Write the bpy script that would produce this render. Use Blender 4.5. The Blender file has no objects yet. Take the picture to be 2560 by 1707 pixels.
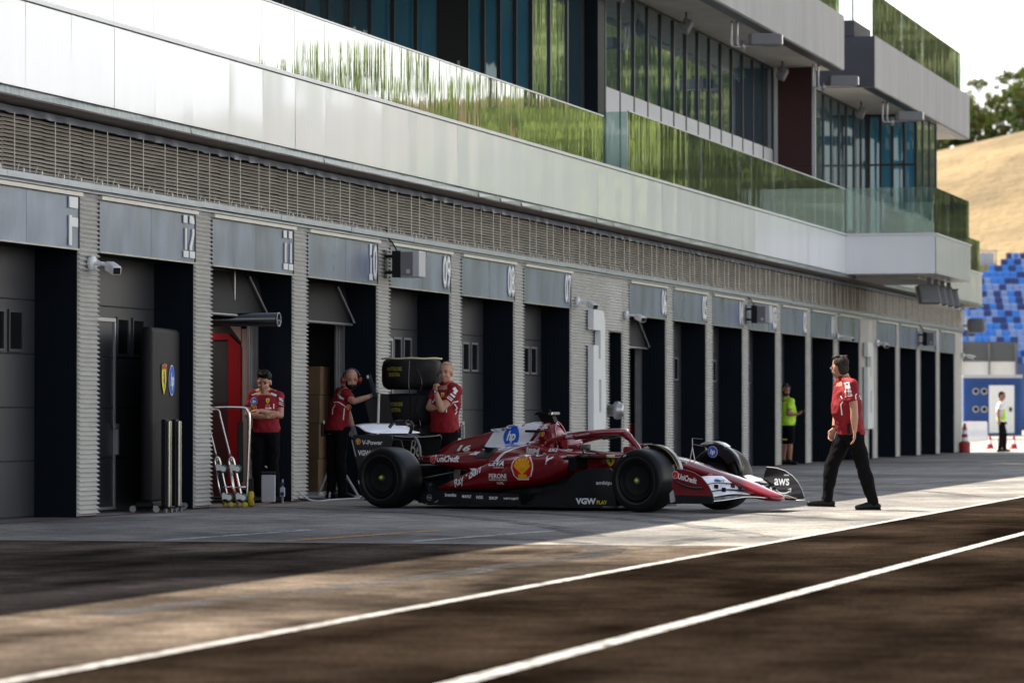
import bpy, bmesh, math, random
from mathutils import Vector, Matrix
from mathutils.bvhtree import BVHTree
R = math.radians
PI = math.pi
random.seed(7)
scene = bpy.context.scene
COL = scene.collection

# ------------------------------------------------------------------ camera
# x runs along the pit building away from the camera, the facade is y = 0, the pit lane lies at y < 0
THETA = math.atan(0.25)
cd = bpy.data.cameras.new('camera')
cam = bpy.data.objects.new('camera', cd)
COL.objects.link(cam)
cam.location = (0, -14.55, 1.1)
cam.rotation_euler = (R(90) + math.atan(183.5 / 9600), 0, THETA - R(90))
cd.sensor_width = 36
cd.lens = 135
cd.clip_start = 0.5
cd.clip_end = 4000
cd.dof.use_dof = True
cd.dof.focus_distance = 44.5
cd.dof.aperture_fstop = 3.2
scene.camera = cam

# ------------------------------------------------------------------ sky and sun
SUN_EL = R(60)
SUN_AZ = Vector((0.25, 0.968, 0)).normalized()
sun_dir = Vector((SUN_AZ.x * math.cos(SUN_EL), SUN_AZ.y * math.cos(SUN_EL), math.sin(SUN_EL)))
world = bpy.data.worlds.new('World')
scene.world = world
world.use_nodes = True
wn = world.node_tree.nodes
wl = world.node_tree.links
wn.clear()
wo = wn.new('ShaderNodeOutputWorld')
wb = wn.new('ShaderNodeBackground')
wb.inputs['Strength'].default_value = 0.056
sky = wn.new('ShaderNodeTexSky')
sky.sky_type = 'NISHITA'
sky.sun_disc = False
sky.sun_elevation = SUN_EL
sky.sun_rotation = math.atan2(sun_dir.x, sun_dir.y)
sky.air_density = 1.0
sky.dust_density = 1.6
tc = wn.new('ShaderNodeTexCoord')
mp = wn.new('ShaderNodeMapping')
mp.inputs['Scale'].default_value = (1.0, 1.0, 2.6)
cn = wn.new('ShaderNodeTexNoise')
cn.inputs['Scale'].default_value = 2.1
cn.inputs['Detail'].default_value = 7
cn.inputs['Roughness'].default_value = 0.55
cr = wn.new('ShaderNodeValToRGB')
cr.color_ramp.elements[0].position = 0.40
cr.color_ramp.elements[1].position = 0.62
# bright thin cloud bank over the far (+x) half of the sky
dt = wn.new('ShaderNodeVectorMath'); dt.operation = 'DOT_PRODUCT'
dt.inputs[1].default_value = (0.98, -0.1, 0.1)
dm = wn.new('ShaderNodeMapRange')
dm.inputs['From Min'].default_value = -0.45
dm.inputs['From Max'].default_value = 0.55
dm.inputs['To Min'].default_value = 0.22
ad = wn.new('ShaderNodeMath'); ad.operation = 'ADD'; ad.use_clamp = True
mx = wn.new('ShaderNodeMixRGB')
mx.inputs['Color2'].default_value = (21.0, 20.8, 20.4, 1)
wl.new(tc.outputs['Generated'], mp.inputs['Vector'])
wl.new(mp.outputs['Vector'], cn.inputs['Vector'])
wl.new(cn.outputs['Fac'], cr.inputs['Fac'])
wl.new(tc.outputs['Generated'], dt.inputs[0])
wl.new(dt.outputs['Value'], dm.inputs['Value'])
wl.new(dm.outputs['Result'], ad.inputs[0])
mu = wn.new('ShaderNodeMath'); mu.operation = 'MULTIPLY'; mu.inputs[1].default_value = 0.35
wl.new(cr.outputs['Color'], mu.inputs[0])
wl.new(mu.outputs[0], ad.inputs[1])
sp = wn.new('ShaderNodeSeparateXYZ'); wl.new(tc.outputs['Generated'], sp.inputs[0])
zr = wn.new('ShaderNodeMapRange'); zr.inputs['From Min'].default_value = 0.12; zr.inputs['From Max'].default_value = 0.5; zr.inputs['To Min'].default_value = 1.0; zr.inputs['To Max'].default_value = 0.10
wl.new(sp.outputs['Z'], zr.inputs['Value'])
zm = wn.new('ShaderNodeMath'); zm.operation = 'MULTIPLY'; wl.new(ad.outputs[0], zm.inputs[0]); wl.new(zr.outputs['Result'], zm.inputs[1])
wl.new(zm.outputs[0], mx.inputs['Fac'])
wl.new(sky.outputs['Color'], mx.inputs['Color1'])
wl.new(mx.outputs['Color'], wb.inputs['Color'])
wl.new(wb.outputs['Background'], wo.inputs['Surface'])

sd = bpy.data.lights.new('sun', 'SUN')
sd.energy = 5.0
sd.angle = R(0.53)
sd.color = (1.0, 0.90, 0.76)
sun = bpy.data.objects.new('sun', sd)
COL.objects.link(sun)
sun.rotation_euler = sun_dir.to_track_quat('Z', 'Y').to_euler()
scene.view_settings.view_transform = 'Standard'
scene.view_settings.look = 'None'
scene.view_settings.exposure = 1.28
scene.view_settings.gamma = 1

# ------------------------------------------------------------------ materials
def mat(name, col, rough=0.5, metal=0.0, var=0.0, vs=8.0, vsc=(1, 1, 1), bump=0.0, bs=30.0, coat=0.0, emit=0, spec=0.5, bsc=(1, 1, 1), rvar=0.0):
    m = bpy.data.materials.new(name)
    m.use_nodes = True
    nt = m.node_tree
    b = nt.nodes['Principled BSDF']
    c = (col[0], col[1], col[2], 1)
    b.inputs['Base Color'].default_value = c
    b.inputs['Roughness'].default_value = rough
    b.inputs['Metallic'].default_value = metal
    b.inputs['Specular IOR Level'].default_value = spec
    b.inputs['Coat Weight'].default_value = coat
    b.inputs['Coat Roughness'].default_value = 0.06
    if emit:
        b.inputs['Emission Color'].default_value = c
        b.inputs['Emission Strength'].default_value = emit
    if var or bump or rvar:
        t = nt.nodes.new('ShaderNodeTexCoord')
        def noise(s, sc):
            mpn = nt.nodes.new('ShaderNodeMapping')
            mpn.inputs['Scale'].default_value = sc
            nn = nt.nodes.new('ShaderNodeTexNoise')
            nn.inputs['Scale'].default_value = s
            nn.inputs['Detail'].default_value = 5
            nt.links.new(t.outputs['Object'], mpn.inputs['Vector'])
            nt.links.new(mpn.outputs['Vector'], nn.inputs['Vector'])
            return nn
        if var:
            nn = noise(vs, vsc)
            rr = nt.nodes.new('ShaderNodeValToRGB')
            rr.color_ramp.elements[0].position = 0.3
            rr.color_ramp.elements[1].position = 0.7
            rr.color_ramp.elements[0].color = tuple(max(0, x * (1 - var)) for x in col) + (1,)
            rr.color_ramp.elements[1].color = tuple(min(1, x * (1 + var)) for x in col) + (1,)
            nt.links.new(nn.outputs['Fac'], rr.inputs['Fac'])
            nt.links.new(rr.outputs['Color'], b.inputs['Base Color'])
        if rvar:
            nn = noise(vs * 0.6, vsc)
            mr = nt.nodes.new('ShaderNodeMapRange')
            mr.inputs['To Min'].default_value = max(0.02, rough - rvar)
            mr.inputs['To Max'].default_value = rough + rvar
            nt.links.new(nn.outputs['Fac'], mr.inputs['Value'])
            nt.links.new(mr.outputs['Result'], b.inputs['Roughness'])
        if bump:
            nn = noise(bs, bsc)
            bp = nt.nodes.new('ShaderNodeBump')
            bp.inputs['Strength'].default_value = 1.0
            bp.inputs['Distance'].default_value = bump
            nt.links.new(nn.outputs['Fac'], bp.inputs['Height'])
            nt.links.new(bp.outputs['Normal'], b.inputs['Normal'])
    return m

def glass_mat(name, tint, refl_ior=2.0, see=0.6, bump=0.004, bsc=(1, 1, 0.08), bs=2.2, rough=0.02):
    """coated sheet glass: mirror by Fresnel over a tinted see-through body"""
    m = bpy.data.materials.new(name)
    m.use_nodes = True
    nt = m.node_tree
    nt.nodes.clear()
    o = nt.nodes.new('ShaderNodeOutputMaterial')
    g = nt.nodes.new('ShaderNodeBsdfGlossy'); g.inputs['Roughness'].default_value = rough
    g.inputs['Color'].default_value = (0.97, 1.0, 0.97, 1)
    tr = nt.nodes.new('ShaderNodeBsdfTransparent'); tr.inputs['Color'].default_value = (*tint, 1)
    df = nt.nodes.new('ShaderNodeBsdfDiffuse'); df.inputs['Color'].default_value = (tint[0] * .35, tint[1] * .4, tint[2] * .38, 1) if see else (*tint, 1)
    m1 = nt.nodes.new('ShaderNodeMixShader'); m1.inputs[0].default_value = see
    nt.links.new(df.outputs[0], m1.inputs[1]); nt.links.new(tr.outputs[0], m1.inputs[2])
    fr = nt.nodes.new('ShaderNodeFresnel'); fr.inputs['IOR'].default_value = refl_ior
    m2 = nt.nodes.new('ShaderNodeMixShader')
    nt.links.new(m1.outputs[0], m2.inputs[1]); nt.links.new(g.outputs[0], m2.inputs[2])
    nt.links.new(fr.outputs[0], m2.inputs[0])
    t = nt.nodes.new('ShaderNodeTexCoord')
    mpn = nt.nodes.new('ShaderNodeMapping'); mpn.inputs['Scale'].default_value = bsc
    nn = nt.nodes.new('ShaderNodeTexNoise'); nn.inputs['Scale'].default_value = bs; nn.inputs['Detail'].default_value = 3
    bp = nt.nodes.new('ShaderNodeBump'); bp.inputs['Distance'].default_value = bump; bp.inputs['Strength'].default_value = 1
    nt.links.new(t.outputs['Object'], mpn.inputs['Vector']); nt.links.new(mpn.outputs['Vector'], nn.inputs['Vector'])
    nt.links.new(nn.outputs['Fac'], bp.inputs['Height']); nt.links.new(bp.outputs['Normal'], g.inputs['Normal'])
    nt.links.new(m2.outputs[0], o.inputs['Surface'])
    return m

M = {}
M['white_panel'] = mat('white_panel', (0.86, 0.88, 0.91), 0.28, 0.0, 0.04, 0.9, (2.5, 1, .15), 0.003, 0.9, coat=0.7, bsc=(1, 1, .3))
M['white_cap'] = mat('white_cap', (0.78, 0.79, 0.80), 0.25, 0.0, 0.03, 2)
M['concrete_panel'] = mat('concrete_panel', (0.42, 0.41, 0.40), 0.7, 0, 0.10, 1.2, (1.5, 1.5, 0.25))
M['soffit'] = mat('soffit', (0.42, 0.40, 0.37), 0.75, 0, 0.12, 1.4)
M['slat'] = mat('slat', (0.60, 0.59, 0.555), 0.35, 0.05, 0.08, 3, (1, 1, 4))
M['louvre'] = mat('louvre', (0.53, 0.49, 0.42), 0.38, 0.35, 0.15, 1.2, (1, 1, 5), 0.004, 2)
M['trim'] = mat('trim', (0.36, 0.40, 0.46), 0.35, 0.45, 0.1, 4, (1, 1, 1))
M['sign_metal'] = mat('sign_metal', (0.17, 0.21, 0.30), 0.30, 0.2, 0.35, 1.6, (1.0, 1, .35), 0.010, 1.5, bsc=(1.4, 1, .5), rvar=.1)
M['beige_trim'] = mat('beige_trim', (0.62, 0.59, 0.52), 0.4, 0.2, 0.05, 5)
M['navy'] = mat('navy', (0.0045, 0.008, 0.014), 0.5, 0, 0.2, 2, spec=.12)
M['door_grey'] = mat('door_grey', (0.045, 0.046, 0.052), 0.42, 0.1, 0.12, 1.5, (1, 1, .4))
M['door_frame'] = mat('door_frame', (0.5, 0.5, 0.52), 0.35, 0.5, 0.05, 5)
M['dark_glass'] = mat('dark_glass', (0.01, 0.01, 0.012), 0.06, 0, spec=.7)
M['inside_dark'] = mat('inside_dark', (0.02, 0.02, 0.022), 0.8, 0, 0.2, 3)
M['white_paint'] = mat('white_paint', (0.78, 0.79, 0.80), 0.35, 0, 0.03, 6)
M['black'] = mat('black', (0.005, 0.005, 0.006), 0.5, 0, 0.2, 5, spec=.25)
M['black_gloss'] = mat('black_gloss', (0.006, 0.006, 0.008), 0.12, 0, coat=.6)
M['chrome'] = mat('chrome', (0.72, 0.70, 0.66), 0.22, 1.0, 0.08, 8)
M['steel'] = mat('steel', (0.42, 0.42, 0.43), 0.35, 0.8, 0.12, 6)
M['grey_box'] = mat('grey_box', (0.16, 0.16, 0.17), 0.5, 0, 0.06, 10)
M['light_grey'] = mat('light_grey', (0.48, 0.48, 0.50), 0.45, 0, 0.05, 8)
M['red_wall'] = mat('red_wall', (0.035, 0.002, 0.004), 0.55, 0, 0.15, 2)
M['red_panel'] = mat('red_panel', (0.33, 0.008, 0.015), 0.35, 0, 0.06, 3)
M['rail_glass'] = glass_mat('rail_glass', (0.84, 0.92, 0.88), 4.2, 0.9, 0.007, (1, 1, .10), 2.4)
M['window_glass'] = glass_mat('window_glass', (0.03, 0.06, 0.08), 6.0, 0.0, 0.006, (1, 1, .06), 1.7)
M['clear_glass'] = glass_mat('clear_glass', (0.80, 0.92, 0.88), 1.9, 0.86, 0.004)
M['sky_tint_glass'] = glass_mat('sky_tint_glass', (0.04, 0.22, 0.34), 3.0, 0.0, 0.006, (1, 1, .1), 1.2)  # blue sky reflection put into the body colour of the frontal panes
M['dark_leaf'] = mat('dark_leaf', (0.008, 0.008, 0.010), 0.6, 0.0, 0.3, 1.5, spec=.15)
M['green_strip'] = mat('green_strip', (0.12, 0.17, 0.165), 0.35, 0.0, 0.5, 3, (6, 1, 4), 0.01, 6, coat=.15)
M['mullion'] = mat('mullion', (0.008, 0.009, 0.011), 0.4)
M['cardboard'] = mat('cardboard', (0.17, 0.10, 0.05), 0.85, 0, 0.12, 4)
M['yellow'] = mat('yellow', (0.50, 0.36, 0.02), 0.45, 0, 0.08, 8)
M['teal'] = mat('teal', (0.02, 0.12, 0.10), 0.5, 0, 0.1, 8)
M['blue_cable'] = mat('blue_cable', (0.004, 0.012, 0.09), 0.6)
M['shirt_red'] = mat('shirt_red', (0.25, 0.001, 0.008), 0.8, 0, 0.10, 9, (1, 1, 1), 0.006, 14)
M['trouser'] = mat('trouser', (0.0045, 0.0045, 0.0055), 0.9, 0, 0.25, 10, (1, 1, .6), 0.008, 12, spec=.12)
M['skin'] = mat('skin', (0.50, 0.26, 0.17), 0.5, 0, 0.10, 18)
M['skin_tan'] = mat('skin_tan', (0.36, 0.17, 0.10), 0.5, 0, 0.12, 18)
M['hair_dark'] = mat('hair_dark', (0.006, 0.004, 0.003), 0.65, 0, 0.4, 60, (1, 1, 1), 0.004, 60, spec=.2)
M['hair_grey'] = mat('hair_grey', (0.040, 0.032, 0.026), 0.75, 0, 0.6, 50, (1, 1, 1), 0.006, 50, spec=.15)
M['hair_blond'] = mat('hair_blond', (0.34, 0.21, 0.12), 0.6, 0, 0.3, 70, (1, 1, 1), 0.003, 60)
M['glove'] = mat('glove', (0.16, 0.165, 0.19), 0.8, 0, 0.1, 20)
M['rubber'] = mat('rubber', (0.006, 0.006, 0.007), 0.42, 0, 0.3, 7, (1, 1, 1), 0.002, 60, spec=.3)
M['rim'] = mat('rim', (0.004, 0.004, 0.005), 0.45, 0.0, spec=.15)
M['carbon'] = mat('carbon', (0.006, 0.007, 0.010), 0.3, 0, 0.4, 60, coat=.25)
M['car_red'] = mat('car_red', (0.20, 0.001, 0.006), 0.25, 0.1, 0, coat=1.0)
M['car_white'] = mat('car_white', (0.88, 0.90, 0.95), 0.28, 0, 0, coat=.7)
M['logo_white'] = mat('logo_white', (0.86, 0.86, 0.86), 0.4)
M['logo_yellow'] = mat('logo_yellow', (0.85, 0.68, 0.02), 0.4)
M['logo_gold'] = mat('logo_gold', (0.90, 0.42, 0.01), 0.4)
M['logo_red'] = mat('logo_red', (0.60, 0.01, 0.015), 0.4)
M['logo_blue'] = mat('logo_blue', (0.01, 0.12, 0.62), 0.4)
M['logo_black'] = mat('logo_black', (0.01, 0.01, 0.01), 0.4)
M['logo_green'] = mat('logo_green', (0.01, 0.25, 0.06), 0.4)
M['neon'] = mat('neon', (0.50, 0.85, 0.03), 0.7, 0, 0.06, 8)

# ------------------------------------------------------------------ mesh helpers
def bm_new(): return bmesh.new()

def obj(name, bm, m, parent=None, smooth=False, loc=None, rotz=0):
    me = bpy.data.meshes.new(name)
    if smooth:
        for f in bm.faces: f.smooth = True
    bm.to_mesh(me); bm.free()
    ms = m if isinstance(m, (list, tuple)) else [m]
    for k in ms: me.materials.append(M[k] if isinstance(k, str) else k)
    o = bpy.data.objects.new(name, me)
    COL.objects.link(o)
    if parent is not None: o.parent = parent
    if loc is not None: o.location = loc
    if rotz: o.rotation_euler = (0, 0, rotz)
    return o

def tag(o, label, cat, group=None, kind=None):
    if label: o['label'] = label
    if cat: o['category'] = cat
    if group: o['group'] = group
    if kind: o['kind'] = kind
    return o

def thing(name, label, cat, loc=(0, 0, 0), rotz=0, group=None):
    o = bpy.data.objects.new(name, None)
    COL.objects.link(o)
    o.location = loc; o.rotation_euler = (0, 0, rotz)
    o.empty_display_size = 0.1
    return tag(o, label, cat, group)

def struct(name, bm, m, label=None):
    o = obj(name, bm, m); o['kind'] = 'structure'
    if label: o['label'] = label
    return o

def box(bm, x0, y0, z0, x1, y1, z1, mi=0):
    vs = [bm.verts.new(p) for p in ((x0, y0, z0), (x1, y0, z0), (x1, y1, z0), (x0, y1, z0), (x0, y0, z1), (x1, y0, z1), (x1, y1, z1), (x0, y1, z1))]
    for f in ((0, 3, 2, 1), (4, 5, 6, 7), (0, 1, 5, 4), (1, 2, 6, 5), (2, 3, 7, 6), (3, 0, 4, 7)):
        fc = bm.faces.new([vs[i] for i in f]); fc.material_index = mi
    return vs

def bbox_bev(bm, x0, y0, z0, x1, y1, z1, b=0.01, seg=2, mi=0):
    t = bmesh.new(); box(t, x0, y0, z0, x1, y1, z1, mi)
    bmesh.ops.bevel(t, geom=list(t.edges), offset=b, segments=seg, affect='EDGES', profile=0.5)
    merge(bm, t)

def merge(bm, t, mtx=None):
    if mtx is not None: bmesh.ops.transform(t, matrix=mtx, verts=t.verts)
    vm = {}
    for v in t.verts: vm[v] = bm.verts.new(v.co)
    for f in t.faces:
        try:
            nf = bm.faces.new([vm[v] for v in f.verts]); nf.material_index = f.material_index; nf.smooth = f.smooth
        except ValueError: pass
    t.free()

def loft(bm, rings, cap=True, mi=0, closed=True):
    """rings: list of equal-length point lists"""
    vr = [[bm.verts.new(p) for p in r] for r in rings]
    n = len(vr[0])
    for a, b in zip(vr, vr[1:]):
        for i in range(n if closed else n - 1):
            j = (i + 1) % n
            f = bm.faces.new((a[i], a[j], b[j], b[i])); f.material_index = mi
    if cap and closed:
        f = bm.faces.new(list(reversed(vr[0]))); f.material_index = mi
        f = bm.faces.new(vr[-1]); f.material_index = mi
    return vr

def tube(bm, pts, r, n=8, mi=0, cap=True):
    """tube through points, r a number or list"""
    pts = [Vector(p) for p in pts]
    rs = r if isinstance(r, (list, tuple)) else [r] * len(pts)
    rings = []
    up = None
    for i, p in enumerate(pts):
        d = (pts[min(i + 1, len(pts) - 1)] - pts[max(i - 1, 0)]).normalized()
        if up is None:
            up = Vector((0, 0, 1)) if abs(d.z) < 0.9 else Vector((1, 0, 0))
        a = d.cross(up).normalized(); b = a.cross(d).normalized(); up = b
        rings.append([p + a * (rs[i] * math.cos(2 * PI * k / n)) + b * (rs[i] * math.sin(2 * PI * k / n)) for k in range(n)])
    loft(bm, rings, cap, mi)

def smooth_path(pts, k=6):
    P = [Vector(p) for p in pts]; out = []
    for i in range(len(P) - 1):
        p0 = P[max(i - 1, 0)]; p1 = P[i]; p2 = P[i + 1]; p3 = P[min(i + 2, len(P) - 1)]
        for j in range(k):
            t = j / k
            out.append(0.5 * ((2 * p1) + (p2 - p0) * t + (2 * p0 - 5 * p1 + 4 * p2 - p3) * t * t + (3 * p1 - p0 - 3 * p2 + p3) * t ** 3))
    out.append(P[-1]); return out

def cyl(bm, p0, p1, r0, r1=None, n=16, mi=0):
    tube(bm, [p0, p1], [r0, r0 if r1 is None else r1], n, mi)

def lathe(bm, prof, axis='y', c=(0, 0, 0), n=40, mi=0):
    """prof: list of (radius, offset along the axis); closed solid of revolution"""
    rings = []
    for r, h in prof:
        ring = []
        for k in range(n):
            a = 2 * PI * k / n
            u, v = r * math.cos(a), r * math.sin(a)
            ring.append((c[0] + u, c[1] + h, c[2] + v) if axis == 'y' else (c[0] + u, c[1] + v, c[2] + h) if axis == 'z' else (c[0] + h, c[1] + u, c[2] + v))
        rings.append(ring)
    loft(bm, rings, True, mi)

def prism(bm, poly, h0, h1, axis='y', mi=0):
    """extruded polygon; axis y: poly in (x,z); axis z: poly in (x,y); axis x: poly in (y,z)"""
    f3 = {'y': lambda p, h: (p[0], h, p[1]), 'z': lambda p, h: (p[0], p[1], h), 'x': lambda p, h: (h, p[0], p[1])}[axis]
    a = [bm.verts.new(f3(p, h0)) for p in poly]
    b = [bm.verts.new(f3(p, h1)) for p in poly]
    n = len(poly)
    for i in range(n):
        f = bm.faces.new((a[i], a[(i + 1) % n], b[(i + 1) % n], b[i])); f.material_index = mi
    f = bm.faces.new(list(reversed(a))); f.material_index = mi
    f = bm.faces.new(b); f.material_index = mi
    bmesh.ops.recalc_face_normals(bm, faces=bm.faces)

def ellipsoid(bm, c, r, n=16, m=10, mi=0):
    rings = []
    for i in range(m + 1):
        t = -PI / 2 + PI * i / m
        k = max(math.cos(t), 0.02)
        rings.append([(c[0] + r[0] * k * math.cos(2 * PI * j / n), c[1] + r[1] * k * math.sin(2 * PI * j / n), c[2] + r[2] * math.sin(t)) for j in range(n)])
    loft(bm, rings, True, mi)

def text2d(s, height=1.0, bold=0.0, shear=0.0, xs=1.0, space=1.0, align='CENTER'):
    """flat mesh of lettering in the xy plane, cap height = height, centred"""
    cu = bpy.data.curves.new('lettering', 'FONT')
    cu.body = s; cu.size = 1.0; cu.offset = bold; cu.shear = shear; cu.space_character = space
    cu.align_x = 'CENTER'; cu.resolution_u = 3
    o = bpy.data.objects.new('lettering_tmp', cu)
    COL.objects.link(o)
    bpy.context.view_layer.update()
    me = bpy.data.meshes.new_from_object(o)
    bm = bmesh.new(); bm.from_mesh(me)
    bpy.data.objects.remove(o); bpy.data.meshes.remove(me); bpy.data.curves.remove(cu)
    if not bm.verts: return bm
    x0 = min(v.co.x for v in bm.verts); x1 = max(v.co.x for v in bm.verts)
    y0 = min(v.co.y for v in bm.verts); y1 = max(v.co.y for v in bm.verts)
    k = height / max(y1 - y0, 1e-6)
    for v in bm.verts:
        v.co = Vector(((v.co.x - (x0 + x1) / 2) * k * xs, (v.co.y - (y0 + y1) / 2) * k, 0))
    for f in bm.faces: f.material_index = 0
    return bm

def text_fit(s, w, h, bold=0.0, shear=0.0, space=1.0):
    bm = text2d(s, h, bold, shear, 1.0, space)
    x0 = min(v.co.x for v in bm.verts); x1 = max(v.co.x for v in bm.verts)
    k = w / (x1 - x0)
    for v in bm.verts: v.co.x *= k
    return bm

def poly2d(pts):
    bm = bmesh.new(); bm.faces.new([bm.verts.new((p[0], p[1], 0)) for p in pts]); return bm

def disc2d(rx, ry=None, n=28):
    ry = rx if ry is None else ry
    return poly2d([(rx * math.cos(2 * PI * i / n), ry * math.sin(2 * PI * i / n)) for i in range(n)])

def ring2d(r0, r1, n=28, ry=1.0):
    bm = bmesh.new()
    a = [bm.verts.new((r0 * math.cos(2 * PI * i / n), r0 * ry * math.sin(2 * PI * i / n), 0)) for i in range(n)]
    b = [bm.verts.new((r1 * math.cos(2 * PI * i / n), r1 * ry * math.sin(2 * PI * i / n), 0)) for i in range(n)]
    for i in range(n):
        j = (i + 1) % n; bm.faces.new((a[i], a[j], b[j], b[i]))
    return bm

def xf2d(bm, dx=0, dy=0, rot=0, s=1.0):
    bmesh.ops.transform(bm, matrix=Matrix.Translation((dx, dy, 0)) @ Matrix.Rotation(rot, 4, 'Z') @ Matrix.Scale(s, 4), verts=bm.verts)
    return bm

def grid_cut(bm, step):
    if not bm.verts: return
    for ax in (0, 1):
        lo = min(v.co[ax] for v in bm.verts); hi = max(v.co[ax] for v in bm.verts)
        t = math.ceil(lo / step) * step
        while t < hi:
            co = [0, 0, 0]; no = [0, 0, 0]; co[ax] = t; no[ax] = 1
            bmesh.ops.bisect_plane(bm, geom=list(bm.verts) + list(bm.edges) + list(bm.faces), plane_co=co, plane_no=no)
            t += step

def flat_sign(bm2, origin, u, v, name, m, parent, lift=0.004, thick=0.0):
    """place a 2D mesh on a plane at origin with axes u (right) and v (up)"""
    u = Vector(u).normalized(); v = Vector(v).normalized(); n = u.cross(v)
    if thick:
        ret = bmesh.ops.extrude_face_region(bm2, geom=list(bm2.faces))
        for e in ret['geom']:
            if isinstance(e, bmesh.types.BMVert): e.co.z += thick
        bmesh.ops.recalc_face_normals(bm2, faces=bm2.faces)
    o = Vector(origin)
    for w in bm2.verts:
        c = w.co.copy(); w.co = o + u * c.x + v * c.y + n * (c.z + lift)
    return obj(name, bm2, m, parent)

class Surf:
    """ray target made of several meshes in one common local frame"""
    def __init__(self, objs):
        vs = []; fs = []
        for o in objs:
            k = len(vs)
            vs += [v.co.copy() for v in o.data.vertices]
            fs += [tuple(i + k for i in p.vertices) for p in o.data.polygons]
        self.t = BVHTree.FromPolygons(vs, fs)
    def wrap(self, bm2, c, name, m, parent, frm, u, v, lift=0.004, step=0.04, maxd=9):
        """project the 2D mesh along -(u x v) from plane point frm onto the surface"""
        grid_cut(bm2, step)
        u = Vector(u).normalized(); v = Vector(v).normalized(); n = u.cross(v).normalized()
        base = Vector(frm); hits = []
        for w in bm2.verts:
            p = base + u * (w.co.x + c[0]) + v * (w.co.y + c[1])
            h = self.t.ray_cast(p, -n)
            hits.append((w, p, h[0]))
        ds = sorted((p - h).length for w, p, h in hits if h is not None)
        if not ds: bm2.free(); return None
        med = ds[len(ds) // 2]
        for w, p, h in hits:
            if h is None or abs((p - h).length - med) > 0.16: w.co = p - n * (med - lift)
            else: w.co = h + n * lift
        return obj(name, bm2, m, parent)

# lettering and emblem outlines shared by car, shirts and covers
def pecten(r, layer):
    """scallop shell badge: layer 0 white outline, 1 red body, 2 gold ribs"""
    if layer < 2:
        k = 1.0 if layer == 0 else 0.9
        pts = []
        for i in range(25):
            a = R(-28 + 236 * i / 24)
            pts.append((r * k * math.cos(a), r * k * (0.92 * math.sin(a)) + r * .08))
        pts += [(-r * .78 * k, -r * .62), (-r * .52 * k, -r * (.68 if layer else .72)), (-r * .45 * k, -r * .92 * k), (r * .45 * k, -r * .92 * k), (r * .52 * k, -r * (.68 if layer else .72)), (r * .78 * k, -r * .62)]
        return poly2d(pts)
    bm = bmesh.new()
    for i in range(7):
        a = R(90 + (i - 3) * 25); w = R(9.5)
        bx, by = (i - 3) * r * .085, -r * .72
        L = r * (.78 if abs(i - 3) < 3 else .72)
        cx, cy = 0, r * .0
        p = [(bx - r * .035, by), (bx + r * .035, by)]
        e1 = (cx + L * math.cos(a - w), cy + L * math.sin(a - w)); e2 = (cx + L * 1.06 * math.cos(a), cy + L * 1.06 * math.sin(a)); e3 = (cx + L * math.cos(a + w), cy + L * math.sin(a + w))
        bm.faces.new([bm.verts.new((q[0], q[1], 0)) for q in [p[1], e1, e2, e3, p[0]]])
    bm.faces.new([bm.verts.new((q[0], q[1], .0)) for q in [(-r * .42, -r * .80), (r * .42, -r * .80), (r * .36, -r * .50), (-r * .36, -r * .50)]])
    return bm

def shield_pts(w, h):
    return [(-w / 2, h / 2), (w / 2, h / 2), (w * .5, h * .0), (w * .36, -h * .26), (0, -h / 2), (-w * .36, -h * .26), (-w * .5, h * .0)]

HORSE = [(-.05, .95), (.08, 1.0), (.12, .86), (.26, .74), (.2, .66), (.06, .7), (.12, .5), (.3, .56), (.42, .38), (.34, .34), (.28, .44), (.14, .34), (.1, .1), (.2, -.06), (.46, .06), (.44, -.16), (.36, -.2), (.3, -.08), (.1, -.28), (-.06, -.5), (.02, -.86), (.16, -.98), (-.1, -.98), (-.18, -.5), (-.28, -.3), (-.46, -.56), (-.56, -.5), (-.4, -.16), (-.28, 0), (-.46, .1), (-.52, .36), (-.36, .2), (-.2, .22), (-.22, .5), (-.14, .8)]
HORSE = [(-a, b) for a, b in HORSE]
CAT = [(-1, .95), (-.8, .85), (-.62, .4), (-.2, .3), (.3, .5), (.62, .62), (.78, .78), (.86, .62), (1, .5), (.86, .36), (.66, .34), (.72, .1), (.56, .14), (.3, .16), (.05, -.02), (-.3, -.3), (-.5, -.45), (-.66, -.98), (-.86, -1.0), (-.72, -.6), (-.72, -.2), (-.8, .1), (-.86, .5)]
def badge(kind, r):
    """list of (bmesh, material) layers"""
    if kind == 'pecten':
        return [(pecten(r, 0), 'logo_white'), (pecten(r, 1), 'logo_red'), (pecten(r, 2), 'logo_gold')]
    if kind == 'round_blue':
        t = text2d('hp', r * 1.25, .035, .28, .9, .92); xf2d(t, 0, -r * .08)
        return [(disc2d(r * 1.08), 'logo_white'), (disc2d(r), 'logo_blue'), (t, 'logo_white')]
    if kind == 'shield':
        h = xf2d(poly2d(HORSE), 0, r * .02, 0, r * .62)
        tb = bmesh.new()
        return [(poly2d(shield_pts(r * 1.5, r * 2)), 'logo_yellow'), (h, 'logo_black'), (xf2d(poly2d([(-.75, .06), (.75, .06), (.75, -.06), (-.75, -.06)]), 0, r * .98, 0, r), 'logo_white')]
    if kind == 'slash':
        s = poly2d([(-.15, -.75), (-.02, -.1), (.5, .62), (.1, .1), (-.2, -.1)]); xf2d(s, 0, 0, 0, r)
        return [(disc2d(r * 1.15), 'logo_white'), (disc2d(r), 'logo_red'), (s, 'logo_white')]
    return []
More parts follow.
